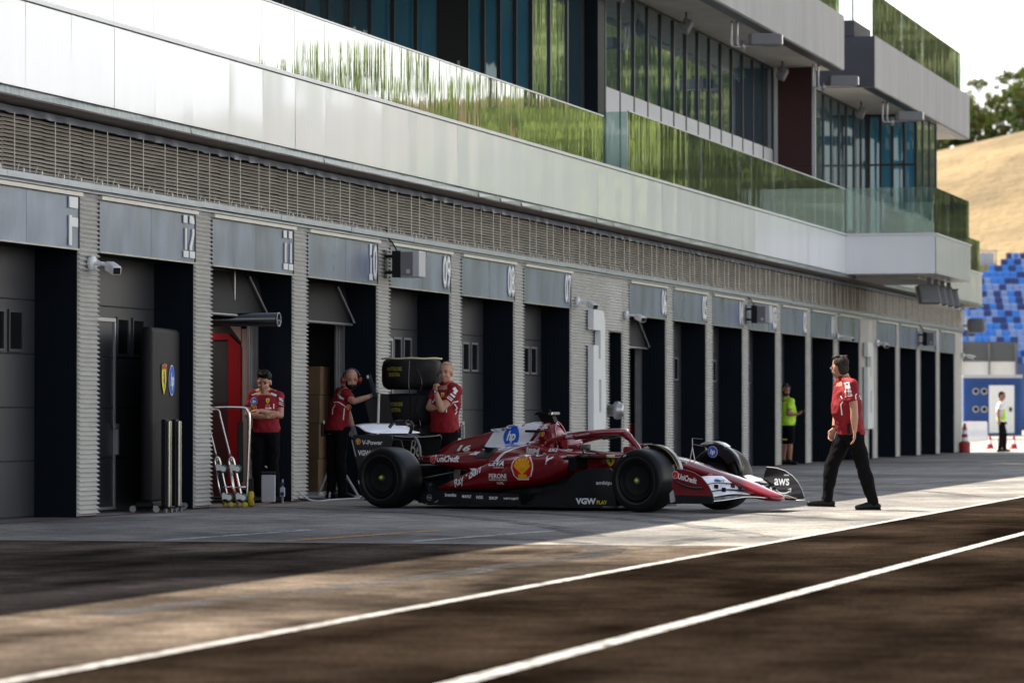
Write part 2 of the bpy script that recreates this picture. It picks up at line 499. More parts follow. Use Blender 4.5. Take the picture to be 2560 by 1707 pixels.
# ================================================================== ground
def ground_mat(name, c1, c2, rough, sc=(0.35, 1.0, 1), dark=0.5, grain=0.0025, spec=.5, bands=.5):
    m = bpy.data.materials.new(name); m.use_nodes = True
    nt = m.node_tree; b = nt.nodes['Principled BSDF']
    t = nt.nodes.new('ShaderNodeTexCoord')
    def nz(s, scale, det=6):
        mpn = nt.nodes.new('ShaderNodeMapping'); mpn.inputs['Scale'].default_value = scale
        n = nt.nodes.new('ShaderNodeTexNoise'); n.inputs['Scale'].default_value = s; n.inputs['Detail'].default_value = det
        nt.links.new(t.outputs['Object'], mpn.inputs['Vector']); nt.links.new(mpn.outputs['Vector'], n.inputs['Vector'])
        return n
    a = nz(0.9, sc); g = nz(28, (1, 1, 1), 8); s2 = nz(0.28, (1, .5, 1), 4); q5 = nz(4.5, (1, .6, 1), 9)
    r1 = nt.nodes.new('ShaderNodeValToRGB')
    r1.color_ramp.elements[0].position = 0.33; r1.color_ramp.elements[1].position = 0.66
    r1.color_ramp.elements[0].color = (*c1, 1); r1.color_ramp.elements[1].color = (*c2, 1)
    nt.links.new(a.outputs['Fac'], r1.inputs['Fac'])
    r2 = nt.nodes.new('ShaderNodeValToRGB')
    r2.color_ramp.elements[0].position = 0.35; r2.color_ramp.elements[1].position = 0.65
    r2.color_ramp.elements[0].color = (bands, bands, bands, 1); r2.color_ramp.elements[1].color = (1.25, 1.25, 1.25, 1)
    nt.links.new(s2.outputs['Fac'], r2.inputs['Fac'])
    r3 = nt.nodes.new('ShaderNodeValToRGB')
    r3.color_ramp.elements[0].position = 0.3; r3.color_ramp.elements[1].position = 0.7
    r3.color_ramp.elements[0].color = (dark, dark, dark, 1); r3.color_ramp.elements[1].color = (1.2, 1.2, 1.2, 1)
    nt.links.new(g.outputs['Fac'], r3.inputs['Fac'])
    m1 = nt.nodes.new('ShaderNodeMixRGB'); m1.blend_type = 'MULTIPLY'; m1.inputs[0].default_value = 1
    m2 = nt.nodes.new('ShaderNodeMixRGB'); m2.blend_type = 'MULTIPLY'; m2.inputs[0].default_value = 1
    nt.links.new(r1.outputs[0], m1.inputs[1]); nt.links.new(r2.outputs[0], m1.inputs[2])
    nt.links.new(m1.outputs[0], m2.inputs[1]); nt.links.new(r3.outputs[0], m2.inputs[2])
    r5 = nt.nodes.new('ShaderNodeValToRGB'); r5.color_ramp.elements[0].position = 0.38; r5.color_ramp.elements[1].position = 0.62
    r5.color_ramp.elements[0].color = (.70, .70, .70, 1); r5.color_ramp.elements[1].color = (1.25, 1.25, 1.25, 1)
    nt.links.new(q5.outputs['Fac'], r5.inputs['Fac'])
    m5 = nt.nodes.new('ShaderNodeMixRGB'); m5.blend_type = 'MULTIPLY'; m5.inputs[0].default_value = 1
    nt.links.new(m2.outputs[0], m5.inputs[1]); nt.links.new(r5.outputs[0], m5.inputs[2])
    nt.links.new(m5.outputs[0], b.inputs['Base Color'])
    b.inputs['Roughness'].default_value = rough
    b.inputs['Specular IOR Level'].default_value = spec
    bp = nt.nodes.new('ShaderNodeBump'); bp.inputs['Distance'].default_value = grain; bp.inputs['Strength'].default_value = 1
    nt.links.new(g.outputs['Fac'], bp.inputs['Height']); nt.links.new(bp.outputs['Normal'], b.inputs['Normal'])
    return m
M['apron'] = ground_mat('apron', (0.205, 0.20, 0.192), (0.345, 0.325, 0.295), 0.75, dark=.5, grain=.004, spec=.2)
M['lane'] = ground_mat('lane', (0.007, 0.0048, 0.0035), (0.034, 0.0245, 0.018), 0.95, dark=.4, spec=0, grain=.004)
M['earth'] = ground_mat('earth', (0.30, 0.28, 0.26), (0.42, 0.40, 0.37), 0.85, dark=.8)
M['line_white'] = mat('line_white', (0.42, 0.41, 0.39), 0.6, 0, 0.45, 9, (1, 1, 1), .001, 40)
M['line_thin'] = mat('line_thin', (0.50, 0.51, 0.52), 0.6, 0, 0.25, 12)
M['line_orange'] = mat('line_orange', (0.62, 0.27, 0.03), 0.6, 0, 0.2, 12)
M['joint'] = mat('joint', (0.40, 0.39, 0.37), 0.7, 0, 0.3, 6)

def worn(mname, lo=.25):
    nt = M[mname].node_tree; pb = nt.nodes['Principled BSDF']; tn = nt.nodes.new('ShaderNodeTexNoise'); tn.inputs['Scale'].default_value = 7; tn.inputs['Detail'].default_value = 9; tn.inputs['Roughness'].default_value = .65
    tcc = nt.nodes.new('ShaderNodeTexCoord'); nt.links.new(tcc.outputs['Object'], tn.inputs['Vector'])
    mr = nt.nodes.new('ShaderNodeMapRange'); mr.inputs['From Min'].default_value = .36; mr.inputs['From Max'].default_value = .52; mr.inputs['To Min'].default_value = lo
    nt.links.new(tn.outputs['Fac'], mr.inputs['Value']); nt.links.new(mr.outputs['Result'], pb.inputs['Alpha'])
worn('line_white'); worn('line_thin', .1); worn('line_orange', .2)
def sheet(bm, pts, z):
    bm.faces.new([bm.verts.new((p[0], p[1], z)) for p in pts])
b = bm_new(); sheet(b, [(-900, -1200), (2200, -1200), (2200, 1200), (-900, 1200)], -0.03); struct('ground', b, 'earth')
M['apron_vignette'] = ground_mat('apron_vignette', (0.028, 0.022, 0.018), (0.18, 0.145, 0.115), 0.95, sc=(.35, 1.2, 1), dark=.5, bands=.30, spec=0)  # tone change at the joint, darkened further to paint in the vignette
M['lane_vignette'] = ground_mat('lane_vignette', (0.0045, 0.0032, 0.0024), (0.012, 0.009, 0.0065), 0.95, dark=.5, spec=0)  # lane copy with the vignette put into its colour, unused
b = bm_new(); sheet(b, [(31.78, -8.7), (113.6, -8.7), (113.6, 0.49), (31.78, 0.49)], 0.0); struct('pit_apron', b, 'apron')
b = bm_new(); sheet(b, [(-40, -8.7), (31.78, -8.7), (31.78, 0.49), (-40, 0.49)], 0.0); struct('vignette_apron', b, 'apron_vignette')  # near apron, vignette darkening carried by its colour
b = bm_new(); sheet(b, [(-40, -60), (150, -60), (150, -8.7), (-40, -8.7)], 0.0); struct('pit_lane', b, 'lane')
b = bm_new(); sheet(b, [(-40, -8.73), (150, -8.73), (150, -8.64), (-40, -8.64)], 0.004)
sheet(b, [(-40, -10.56), (150, -10.56), (150, -10.45), (-40, -10.45)], 0.004)
struct('lane_lines', b, 'line_white')
def seg_line(bm, a, c, w, z=0.004):
    a = Vector((a[0], a[1])); c = Vector((c[0], c[1])); d = (c - a).normalized(); n = Vector((-d.y, d.x)) * w / 2
    sheet(bm, [a - n, c - n, c + n, a + n], z)
b = bm_new(); bo = bm_new()
for off in (0, 15.5, 29.0, 43.0, 57.0):
    seg_line(b, (31.9 + off, -3.4), (35.2 + off, -3.78), 0.10)
    seg_line(b, (34.0 + off, -3.2), (35.3 + off, -3.70), 0.08)
    seg_line(b, (32.2 + off, -5.6), (35.5 + off, -6.09), 0.10)
    seg_line(bo, (32.1 + off, -4.5), (35.3 + off, -5.0), 0.11)
struct('pit_box_lines', b, 'line_thin'); struct('orange_guide_lines', bo, 'line_orange')
b = bm_new()
for s in (31.75, 47.3, 60.8, 75.2):
    sheet(b, [(s, -8.6), (s + .05, -8.6), (s + .05, -0.1), (s, -0.1)], 0.004)
struct('expansion_joints', b, 'joint')
b = bm_new(); sheet(b, [(20, -0.14), (112, -0.14), (112, -0.05), (20, -0.05)], 0.0045)
struct('red_threshold_line', b, mat('faded_red', (0.16, 0.03, 0.025), 0.7, 0, 0.3, 6))
# tyre scuffs left on the apron
M['scuff'] = mat('scuff', (0.045, 0.045, 0.047), 0.6, 0, 0.35, 9)
def scuff(bm, pts, w):
    P = smooth_path([(p[0], p[1], 0.0) for p in pts], 10)
    for i in range(len(P) - 1):
        a, c = P[i], P[i + 1]; d = (c - a).normalized(); n = Vector((-d.y, d.x, 0)) * w / 2
        sheet(bm, [a - n, c - n, c + n, a + n], 0.003)
sm = M['scuff']; nt = sm.node_tree
pb = nt.nodes['Principled BSDF']
tn = nt.nodes.new('ShaderNodeTexNoise'); tn.inputs['Scale'].default_value = 3.0; tn.inputs['Detail'].default_value = 8
tcc = nt.nodes.new('ShaderNodeTexCoord'); nt.links.new(tcc.outputs['Object'], tn.inputs['Vector'])
tr_ = nt.nodes.new('ShaderNodeMapRange'); tr_.inputs['From Min'].default_value = .35; tr_.inputs['From Max'].default_value = .7; tr_.inputs['To Max'].default_value = .8
nt.links.new(tn.outputs['Fac'], tr_.inputs['Value']); nt.links.new(tr_.outputs['Result'], pb.inputs['Alpha'])
b = bm_new()
for dy in (0, 1.6):
    scuff(b, [(39.5, -8.3 + dy), (41.5, -7.2 + dy), (43.2, -5.6 + dy), (44.5, -3.2 + dy)], .3)
    scuff(b, [(34.0, -8.4 + dy), (37.5, -7.0 + dy), (41.5, -4.6 + dy), (44.6, -1.4 + dy)], .28)
    scuff(b, [(52.0, -8.0 + dy), (55.5, -6.6 + dy), (57.8, -3.0 + dy)], .28)
scuff(b, [(28.5, -7.9), (31.0, -7.6), (33.0, -6.4), (34.0, -4.6)], .32)
scuff(b, [(20, -7.2), (26, -7.7), (34, -7.9)], .3)
struct('tyre_marks', b, 'scuff')

# ================================================================== pit building
S0, PIT, PW, DEP = 38.9, 3.87, 0.61, 0.48
ZB, ZT = 2.885, 3.44
BLD = thing('pit_building', 'long two storey pit building with grey slatted garage pillars and white balcony parapet', 'building', (0, 0, 0))

def sawtooth(bm, x0, x1, z0, z1, pitch, dep, y=0.0, mi=0, jit=0.0):
    n = int((z1 - z0) / pitch)
    prof = []
    for i in range(n):
        z = z1 - i * pitch
        prof.append((y - 0.004, z)); prof.append((y - dep - random.uniform(0, jit), z - pitch * .62)); prof.append((y - dep * .92, z - pitch * .68)); prof.append((y - 0.004, z - pitch * .99))
    prof.append((y - .004, z0))
    a = [bm.verts.new((x0, p[0], p[1])) for p in prof]; c = [bm.verts.new((x1, p[0], p[1])) for p in prof]
    for i in range(len(prof) - 1):
        f = bm.faces.new((a[i], a[i + 1], c[i + 1], c[i])); f.material_index = mi
    for s in (x0, x1):
        vs = a if s == x0 else c
        for i in range(n):
            q = [vs[4 * i], vs[4 * i + 1], vs[4 * i + 2], vs[4 * i + 3]]
            f = bm.faces.new(q); f.material_index = mi
def pillar(x0, x1, z1=3.5):
    bm = bm_new()
    box(bm, x0, 0.0, 0.0, x1, DEP, z1, 1)
    sawtooth(bm, x0, x1, 0.015, z1, 0.0497, 0.048)
    return obj('pillar', bm, ['slat', 'navy'], BLD)

groups = []
for k in range(-5, 6): groups.append((S0 + k * PIT + PW, S0 + (k + 1) * PIT, k))
for k in range(7, 14): groups.append((S0 + k * PIT + .68, S0 + (k + 1) * PIT + .05, k))
for k, (a, c) in enumerate(((14.75, 15.6), (15.76, 16.6), (16.76, 17.6), (17.76, 18.6))): groups.append((S0 + a * PIT, S0 + c * PIT, 14 + k))
# pillars
for i in range(-5, 6): pillar(S0 + i * PIT, S0 + i * PIT + PW)
pillar(S0 + 6 * PIT, 65.02)                        # broad wall with the big sign
pillar(66.12, S0 + 7 * PIT + .68)
for i in range(8, 14): pillar(S0 + i * PIT + .05, S0 + i * PIT + .68)
pillar(S0 + 14 * PIT + .05, 94.55)
pillar(95.3, S0 + 14.75 * PIT)
for a, c in ((15.6, 15.76), (16.6, 16.76), (17.6, 17.76), (18.6, 19.05)): pillar(S0 + a * PIT, S0 + c * PIT)
# narrow service doors between the two groups
for x0, x1, zt in ((65.02, 66.12, 2.55), (94.55, 95.3, 2.6)):
    bm = bm_new(); box(bm, x0, DEP - .02, 0, x1, DEP + .03, zt, 0); obj('service_door', bm, 'navy', BLD)
    bm = bm_new(); box(bm, x0, 0.0, zt, x1, DEP, 3.5, 1); sawtooth(bm, x0, x1, zt, 3.5, .0497, .036); obj('lintel', bm, ['slat', 'navy'], BLD)

NUM = {-5: '17', -4: '16', -3: '15', -2: '14', -1: None, 0: None, 1: None, 2: None, 3: '09', 4: '08', 5: '07', 7: '06', 8: '05', 9: '04', 10: '03', 11: '02', 12: '01', 13: ''}
def blocks(rects):
    bm = bmesh.new()
    for r in rects:
        bm.faces.new([bm.verts.new((p[0], p[1], 0)) for p in ([(r[0], r[1]), (r[2], r[1]), (r[2], r[3]), (r[0], r[3])] if len(r) == 4 else r)])
    return bm
ONE = [(.02, .40, .145, .49), (.075, .09, .125, .34), (.02, 0, .19, .075)]
ONE10 = [(.05, .31, .125, .49), (.075, .09, .125, .34), (.02, 0, .17, .085)]
TWO = [((.02, .40), (.02, .49), (.11, .49), (.155, .47), (.18, .43), (.18, .40)), ((.02, .09), (.10, .09), (.10, .13), (.18, .27), (.18, .34), (.11, .34), (.11, .27), (.02, .13)), (.02, 0, .20, .075)]
def shift(rs, dx):
    out = []
    for r in rs:
        if len(r) == 4 and not isinstance(r[0], tuple): out.append((r[0] + dx, r[1], r[2] + dx, r[3]))
        else: out.append(tuple((p[0] + dx, p[1]) for p in r))
    return out
SPEC = {-1: [(.14, .38, .40, .50), (.14, -.02, .22, .30), (.22, .18, .40, .28)], 0: ONE + shift(TWO, .22), 1: ONE + shift(ONE, .22)}
OPEN = (1, 2, 7)
for x0, x1, k in groups:
    w = x1 - x0
    # lintel and sign
    bm = bm_new(); box(bm, x0, 0.0, ZB, x1, DEP, 3.5); obj('lintel', bm, 'navy', BLD)
    bm = bm_new(); mid = x0 + w * .52
    for a, c in ((x0 + .012, mid - .004), (mid + .004, x1 - .045)):
        # slightly dished sheets, so that reflections ripple
        n = 8
        rows = []
        for j in range(5):
            z = ZB + (ZT - ZB) * j / 4
            rows.append([bm.verts.new((a + (c - a) * i / n, -0.032 + random.uniform(-.0035, .0035) * (0 < i < n), z)) for i in range(n + 1)])
        for ra, rb in zip(rows, rows[1:]):
            for i in range(n):
                f = bm.faces.new((ra[i], ra[i + 1], rb[i + 1], rb[i])); f.smooth = True
        for r_ in (rows[0], rows[-1]):
            t = [bm.verts.new((v.co.x, -.002, v.co.z)) for v in r_]; r2 = [bm.verts.new(v.co) for v in r_]
            for i in range(n):
                f = bm.faces.new((r2[i], r2[i + 1], t[i + 1], t[i])); f.material_index = 1
    box(bm, x1 - .045, -.036, ZB, x1 - .002, -.002, ZT, 2)
    sg = obj('number_sign', bm, ['sign_metal', 'beige_trim', 'navy'], BLD)
    bm = bm_new(); box(bm, x0 - .02, -.075, ZT + .004, x1 + .0, -.002, ZT + .045); obj('top_trim', bm, 'beige_trim', sg)
    bm = bm_new(); box(bm, x0 + .01, -.045, ZB - .018, x1 - .01, -.001, ZB - .002); obj('bottom_trim', bm, 'steel', sg)
    if k in SPEC:
        bm = blocks(SPEC[k]); flat_sign(bm, (x1 - .50, -.036, ZB + .045), (1, 0, 0), (0, 0, 1), 'number', 'white_paint', sg, .004, .012)
    elif k == 2:
        bm = blocks(shift(ONE10, 0)); t = text_fit('0', .19, .49, .03); xf2d(t, .31, .245); merge(bm, t)
        flat_sign(bm, (x1 - .50, -.036, ZB + .045), (1, 0, 0), (0, 0, 1), 'number', 'white_paint', sg, .004, .012)
    elif NUM.get(k):
        bm = text_fit(NUM[k], .42, .49, .03)
        flat_sign(bm, (x1 - .29, -.036, ZB + .045 + .245), (1, 0, 0), (0, 0, 1), 'number', 'white_paint', sg, .004, .012)
    # doors
    if k in OPEN:
        ro = bm_new(); box(ro, x1 - .10, DEP - .05, 0, x1 - .03, DEP + .02, ZB); box(ro, x1 - .16, DEP + .03, 0, x1 - .10, DEP + .06, 2.5)
        obj('door_rail', ro, 'steel', BLD)
        # tilted up leaf
        pn = bm_new()
        for i in range(1):
            vs = [(x0 + .02, .31, 2.34), (x1 - .14, .31, 2.34), (x1 - .14, .40, 2.875), (x0 + .02, .40, 2.875)]
            a = [pn.verts.new(p) for p in vs]; c = [pn.verts.new((p[0], p[1] + .03, p[2] - .02)) for p in vs]
            pn.faces.new(a)
            pn.faces.new(list(reversed(c)))
            for i2 in range(4): pn.faces.new((a[i2], c[i2], c[(i2 + 1) % 4], a[(i2 + 1) % 4]))
        dr = obj('garage_door', pn, 'dark_leaf', BLD)
        dr['label'] = 'garage door leaf tilted up under its number sign'
        e = bm_new(); cyl(e, (x0 + .02, .30, 2.33), (x1 - .14, .30, 2.33), .018, n=6); obj('door_edge', e, 'steel', dr)
        e = bm_new(); cyl(e, (x1 - .12, .27, 2.36), (x1 - .62, .36, 2.84), .016, n=6); obj('door_arm', e, 'steel', dr)
        # the room behind
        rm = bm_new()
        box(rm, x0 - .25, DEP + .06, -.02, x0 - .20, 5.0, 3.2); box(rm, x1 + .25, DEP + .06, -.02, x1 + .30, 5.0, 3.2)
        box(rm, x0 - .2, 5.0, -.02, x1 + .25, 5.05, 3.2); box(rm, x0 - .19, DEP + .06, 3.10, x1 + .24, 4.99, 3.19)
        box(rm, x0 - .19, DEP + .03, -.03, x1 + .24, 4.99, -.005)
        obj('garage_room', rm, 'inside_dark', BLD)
        if k == 1:
            ld = bpy.data.lights.new('garage_lamp', 'AREA'); ld.energy = 15; ld.size = .6; ld.color = (1, .85, .75)
            lo = bpy.data.objects.new('garage_lamp', ld); COL.objects.link(lo); lo.location = (45.9, 1.5, 2.75); lo.rotation_euler = (0, R(25), 0)
    else:
        bm = bm_new()
        zs = [0.01, .606, 1.177, 1.75, 2.33, 2.9]
        for a, c in zip(zs, zs[1:]): bbox_bev(bm, x0 - .05, DEP, a + .004, x1 + .05, DEP + .04, c - .004, .006, 1)
        box(bm, x0 - .05, DEP + .02, 0, x1 + .05, DEP + .045, 2.9)
        dr = obj('garage_door', bm, 'door_grey', BLD)
        if w > 2.5:
            for a in (1.97, 2.50):
                f = bm_new()
                X0, X1, Z0, Z1 = x0 + a, x0 + a + .35, 1.80, 2.19
                for q in ((X0 - .03, Z0 - .03, X0, Z1 + .03), (X1, Z0 - .03, X1 + .03, Z1 + .03), (X0, Z0 - .03, X1, Z0), (X0, Z1, X1, Z1 + .03)):
                    box(f, q[0], DEP - .022, q[1], q[2], DEP - .001, q[3])
                wf = obj('door_window', f, 'door_grey' if k < 1 else 'grey_box', dr)
                f = bm_new(); box(f, X0 + .001, DEP - .012, Z0 + .001, X1 - .001, DEP - .003, Z1 - .001); obj('pane', f, 'dark_glass', wf)
            f = bm_new()
            for q in ((x0 + 1.03, 2.16, x0 + 1.90, 2.20), (x0 + 1.86, .03, x0 + 1.90, 2.158), (x0 + 1.0, .03, x0 + 1.03, 2.2), (x0 + 1.031, .03, x0 + 1.859, .06)):
                box(f, q[0], DEP - .02, q[1], q[2], DEP - .001, q[3])
            box(f, x0 + 1.80, DEP - .05, .95, x0 + 1.93, DEP - .021, 1.0); box(f, x0 + 1.855, DEP - .06, .65, x0 + 1.90, DEP - .021, .94)
            obj('wicket_door_frame', f, 'door_frame', dr)
# trim ledge, louvre band, rods, flashing
bm = bm_new(); x = 18.0
while x < 112.5:
    L = 3.1; x1_ = min(x + L - .012, 112.6); o_ = random.uniform(-.006, .006)
    box(bm, x, -.105 + o_, 3.535 + o_, x1_, .0, 3.60 + o_); x += L
box(bm, 18, -.05, 3.50, 112.6, -.001, 3.53)
obj('silver_ledge', bm, 'trim', BLD)
bm = bm_new(); x = 18.0; i = 0
while x < 112.5:
    L = 1.165; dz = random.uniform(-.004, .004); n = 14
    for j in range(n):
        z = 4.17 - j * .0405 + dz
        p = [(-.025, z), (-.055, z - .028), (-.050, z - .033), (-.021, z - .012)]
        prism(bm, [(q[0], q[1]) for q in p], x, x + L - .006, 'x') if False else None
        a = [bm.verts.new((x, q[0], q[1])) for q in p]; c = [bm.verts.new((x + L - .006, q[0], q[1] + (.004 if (i + j) % 5 == 0 else 0))) for q in p]
        for t in range(4): bm.faces.new((a[t], a[(t + 1) % 4], c[(t + 1) % 4], c[t]))
        bm.faces.new(a); bm.faces.new(list(reversed(c)))
    x += L; i += 1
bmesh.ops.recalc_face_normals(bm, faces=bm.faces)
lb = obj('louvre_band', bm, 'louvre', BLD)
bm = bm_new(); box(bm, 18, .0, 3.5, 112.6, .48, 4.288); obj('wall_behind_louvres', bm, 'navy', BLD)
bm = bm_new(); x = S0 - 18.0 * 1.165 + .25
while x < 112.4:
    for dx in (0, .43): cyl(bm, (x + dx, -.10, 3.60), (x + dx, -.10, 4.19), .006, n=6)
    for dx in (.1, .62): # small clips above the ledge
        cyl(bm, (x + dx, -.09, 3.605), (x + dx + .11, -.07, 3.68), .006, n=5); box(bm, x + dx + .16, -.1, 3.60, x + dx + .19, -.08, 3.64)
    x += 1.165
o = obj('guard_rods', bm, 'beige_trim', BLD); o['kind'] = 'stuff'
bm = bm_new(); n = 900; top = []; bot = []
for i in range(n + 1):
    x = 18 + (112.6 - 18) * i / n
    top.append(bm.verts.new((x, -.075 - .01 * math.sin(x * 9), 4.262))); bot.append(bm.verts.new((x, -.105 + .022 * math.sin(x * 11) + random.uniform(-.006, .006), 4.175 + .012 * abs(math.sin(x * 5.2)))))
for i in range(n):
    f = bm.faces.new((bot[i], bot[i + 1], top[i + 1], top[i])); f.smooth = True
obj('flashing', bm, 'trim', BLD)
# canopy edge
bm = bm_new(); box(bm, 18, -.40, 4.288, 114.2, .6, 4.302); obj('canopy_soffit', bm, mat('soffit_brown', (0.14, 0.11, 0.10), .7, 0, .3, 5), BLD)
bm = bm_new(); x = 18.0
while x < 114:
    t_ = random.uniform(-.01, .01)
    vs = [(x, -.405 + t_, 4.304), (x + 1.30, -.405 - t_, 4.304), (x + 1.30, -.385, 4.386), (x, -.385, 4.386)]
    bm.faces.new([bm.verts.new(v) for v in vs]); x += 1.307
box(bm, 18, -.37, 4.303, 114.2, -.30, 4.386)
obj('canopy_glass_edge', bm, 'green_strip', BLD)
# parapet: flat glossy panels, every one very slightly off its neighbour
def panels(bm, x0, x1, y, z0, z1, L=1.307, j=.0025, th=.03):
    x = x0
    while x < x1 - .01:
        e = min(x + L - .004, x1); n = 6
        a0, a1, b0, b1 = [random.uniform(-j, j) for _ in range(4)]
        cols = []
        for i in range(n + 1):
            t = i / n; xx = x + (e - x) * t
            bow = random.uniform(-.0009, .0009) + .002 * math.sin(PI * t)
            cols.append([bm.verts.new((xx, y + (a0 + (a1 - a0) * t) + bow, z0)), bm.verts.new((xx, y + (a0 + (a1 - a0) * t + b0 + (b1 - b0) * t) / 2 + bow * 1.6, (z0 + z1) / 2)), bm.verts.new((xx, y + (b0 + (b1 - b0) * t) + bow, z1))])
        for p, q in zip(cols, cols[1:]):
            for m_ in range(2):
                f = bm.faces.new((p[m_], q[m_], q[m_ + 1], p[m_ + 1])); f.smooth = True
        x += L
bm = bm_new(); panels(bm, 18.02, 88.6, -.415, 4.392, 5.262); panels(bm, 95.0, 114.2, -.415, 4.392, 5.262)
box(bm, 18, -.395, 4.39, 114.2, -.25, 5.26)
obj('parapet', bm, 'white_panel', BLD)
bm = bm_new()
for a, c in ((18, 88.6), (95.0, 114.25)): box(bm, a, -.445, 5.272, c, -.20, 5.315)
box(bm, 88.56, -2.54, 5.272, 95.04, -.20, 5.315)
obj('parapet_cap', bm, 'white_cap', BLD)
bm = bm_new(); box(bm, 88.6, -2.5, 4.38, 95.0, -.396, 5.27); panels(bm, 88.63, 94.98, -2.515, 4.39, 5.262)
obj('balcony_box', bm, 'white_panel', BLD)
bm = bm_new(); box(bm, 90.0, -1.9, 4.30, 94.2, -.41, 4.376); obj('balcony_soffit', bm, 'soffit', BLD)
bm = bm_new(); box(bm, 18, -.24, 4.32, 114, 6, 4.55); obj('balcony_floor', bm, 'soffit', BLD)
# glass railings
def rail(x0, x1, y, z0, z1, cap=True, cm='white_cap', jj=.008):
    bm = bm_new(); x = x0
    while x < x1 - .02:
        e = min(x + 1.30, x1); t_ = random.uniform(-jj, jj)
        vs = box(bm, x, y, z0, e, y + .012, z1)
        for v in vs: v.co.y += t_ * (v.co.x - x - .65)
        x += 1.307
    o = obj('glass_railing', bm, 'rail_glass', BLD)
    if cap:
        bm = bm_new(); box(bm, x0, y - .012, z1 + .001, x1, y + .028, z1 + .022); obj('handrail', bm, cm, o)
    return o
rail(18.05, 62.95, -.39, 5.316, 6.11)
rail(64.97, 88.55, -.39, 5.316, 6.35)
rail(88.6, 94.95, -2.48, 5.316, 6.38, False)
rail(95.1, 113.9, -.39, 5.316, 6.25, False)
def rail_x(x, y0, y1, z0, z1):
    bm = bm_new(); box(bm, x, y0, z0, x + .012, y1, z1); return obj('glass_railing', bm, 'clear_glass', BLD)
rail_x(62.97, -.37, .75, 5.316, 6.11); rail_x(64.94, -.37, .75, 5.316, 6.35); rail_x(88.62, -2.46, -.40, 5.316, 6.38); rail_x(94.96, -2.46, -.40, 5.316, 6.38)
rail_x(113.9, -.37, 4, 5.316, 6.25)
# upper storey glazing
Q = 1.115
def glazing(x0, x1, y, z0=4.55, z1=9.12, first=None, step=1.262, name='window_wall', mw=.035):
    bm = bm_new(); g = bm_new()
    n = max(1, round((x1 - x0) / step)); st = (x1 - x0) / n if first is None else step
    xs = [x0]; x = (x0 + st) if first is None else first
    while x < x1 - .1: xs.append(x); x += st
    xs.append(x1)
    for a in xs: box(bm, a - mw, y - .03, z0, a + mw, y + .03, z1)
    box(bm, x0, y - .024, z1 - .05, x1, y + .02, z1 + .0)
    fr = obj(name, bm, 'mullion', BLD)
    for a, c in zip(xs, xs[1:]):
        t_ = random.uniform(-.004, .004)
        vs = [(a, y + t_, z0), (c, y - t_, z0), (c, y - t_ * .6, z1), (a, y + t_ * .6, z1)]
        g.faces.new([g.verts.new(v) for v in vs])
    obj('pane', g, 'window_glass', fr)
glazing(18, 64.0, 4.0)
glazing(64.0, 68.0, Q)
glazing(68.7, 87.5, Q, first=69.75)
glazing(93.4, 101.9, Q)
glazing(101.9, 105.8, -.18, step=1.3)
def glazing_x(x, y0, y1, z0, z1, n):
    bm = bm_new(); g = bm_new()
    ys = [y0 + (y1 - y0) * i / n for i in range(n + 1)]
    for a in ys: box(bm, x - .03, a - .035, z0, x + .03, a + .035, z1)
    box(bm, x - .024, y0, z1 - .06, x + .02, y1, z1)
    if x > 90: box(bm, x - .024, y0, 7.75, x + .02, y1, 7.8)
    fr = obj('window_wall', bm, 'mullion', BLD)
    for a, c in zip(ys, ys[1:]):
        t_ = random.uniform(-.006, .006)
        g.faces.new([g.verts.new(v) for v in ((x + t_, c, z0), (x - t_, a, z0), (x - t_, a, z1), (x + t_, c, z1))])
    obj('pane', g, 'sky_tint_glass', fr)
glazing_x(64.0, Q, 2.25, 4.55, 9.12, 4); glazing_x(64.0, 2.75, 4.0, 4.55, 9.12, 3)
bm = bm_new(); box(bm, 63.95, 2.25, 4.55, 64.2, 2.75, 9.12); o = obj('balcony_door', bm, 'mullion', BLD)
bm = bm_new(); box(bm, 63.9, 2.36, 6.6, 63.945, 2.40, 7.2); obj('handle', bm, 'steel', o)
glazing_x(101.9, -.18, 1.08, 4.55, 9.12, 4)
bm = bm_new(); box(bm, 69.75 + .05, Q - .02, 4.55, 87.4, Q - .008, 7.22); obj('pale_window_band', bm, mat('pale_matte', (0.60, 0.60, 0.60), .6, 0, .04, 2), BLD)  # pale matte band across the lower part of the window wall
bm = bm_new()
x = 69.75 + 1.262
while x < 87.4: box(bm, x - .036, Q - .034, 4.56, x + .036, Q - .021, 9.1); x += 1.262
obj('window_posts', bm, 'mullion', BLD)
bm = bm_new(); box(bm, 68.0, .84, 4.55, 68.55, Q + .05, 9.12); obj('column', bm, 'navy', BLD)
for q in ((68.56, .9, 68.68, 1.05), (87.5, 1.0, 87.6, 1.15), (87.52, .12, 87.6, .198)):
    bm = bm_new(); box(bm, q[0], q[1], 4.55, q[2], q[3], 9.12); obj('column_trim', bm, 'light_grey', BLD)
bm = bm_new(); box(bm, 87.55, .2, 4.55, 87.8, 1.0, 6.8); box(bm, 87.55, .2, 6.82, 87.8, 1.0, 9.12); obj('red_wall_panel', bm, 'red_wall', BLD)
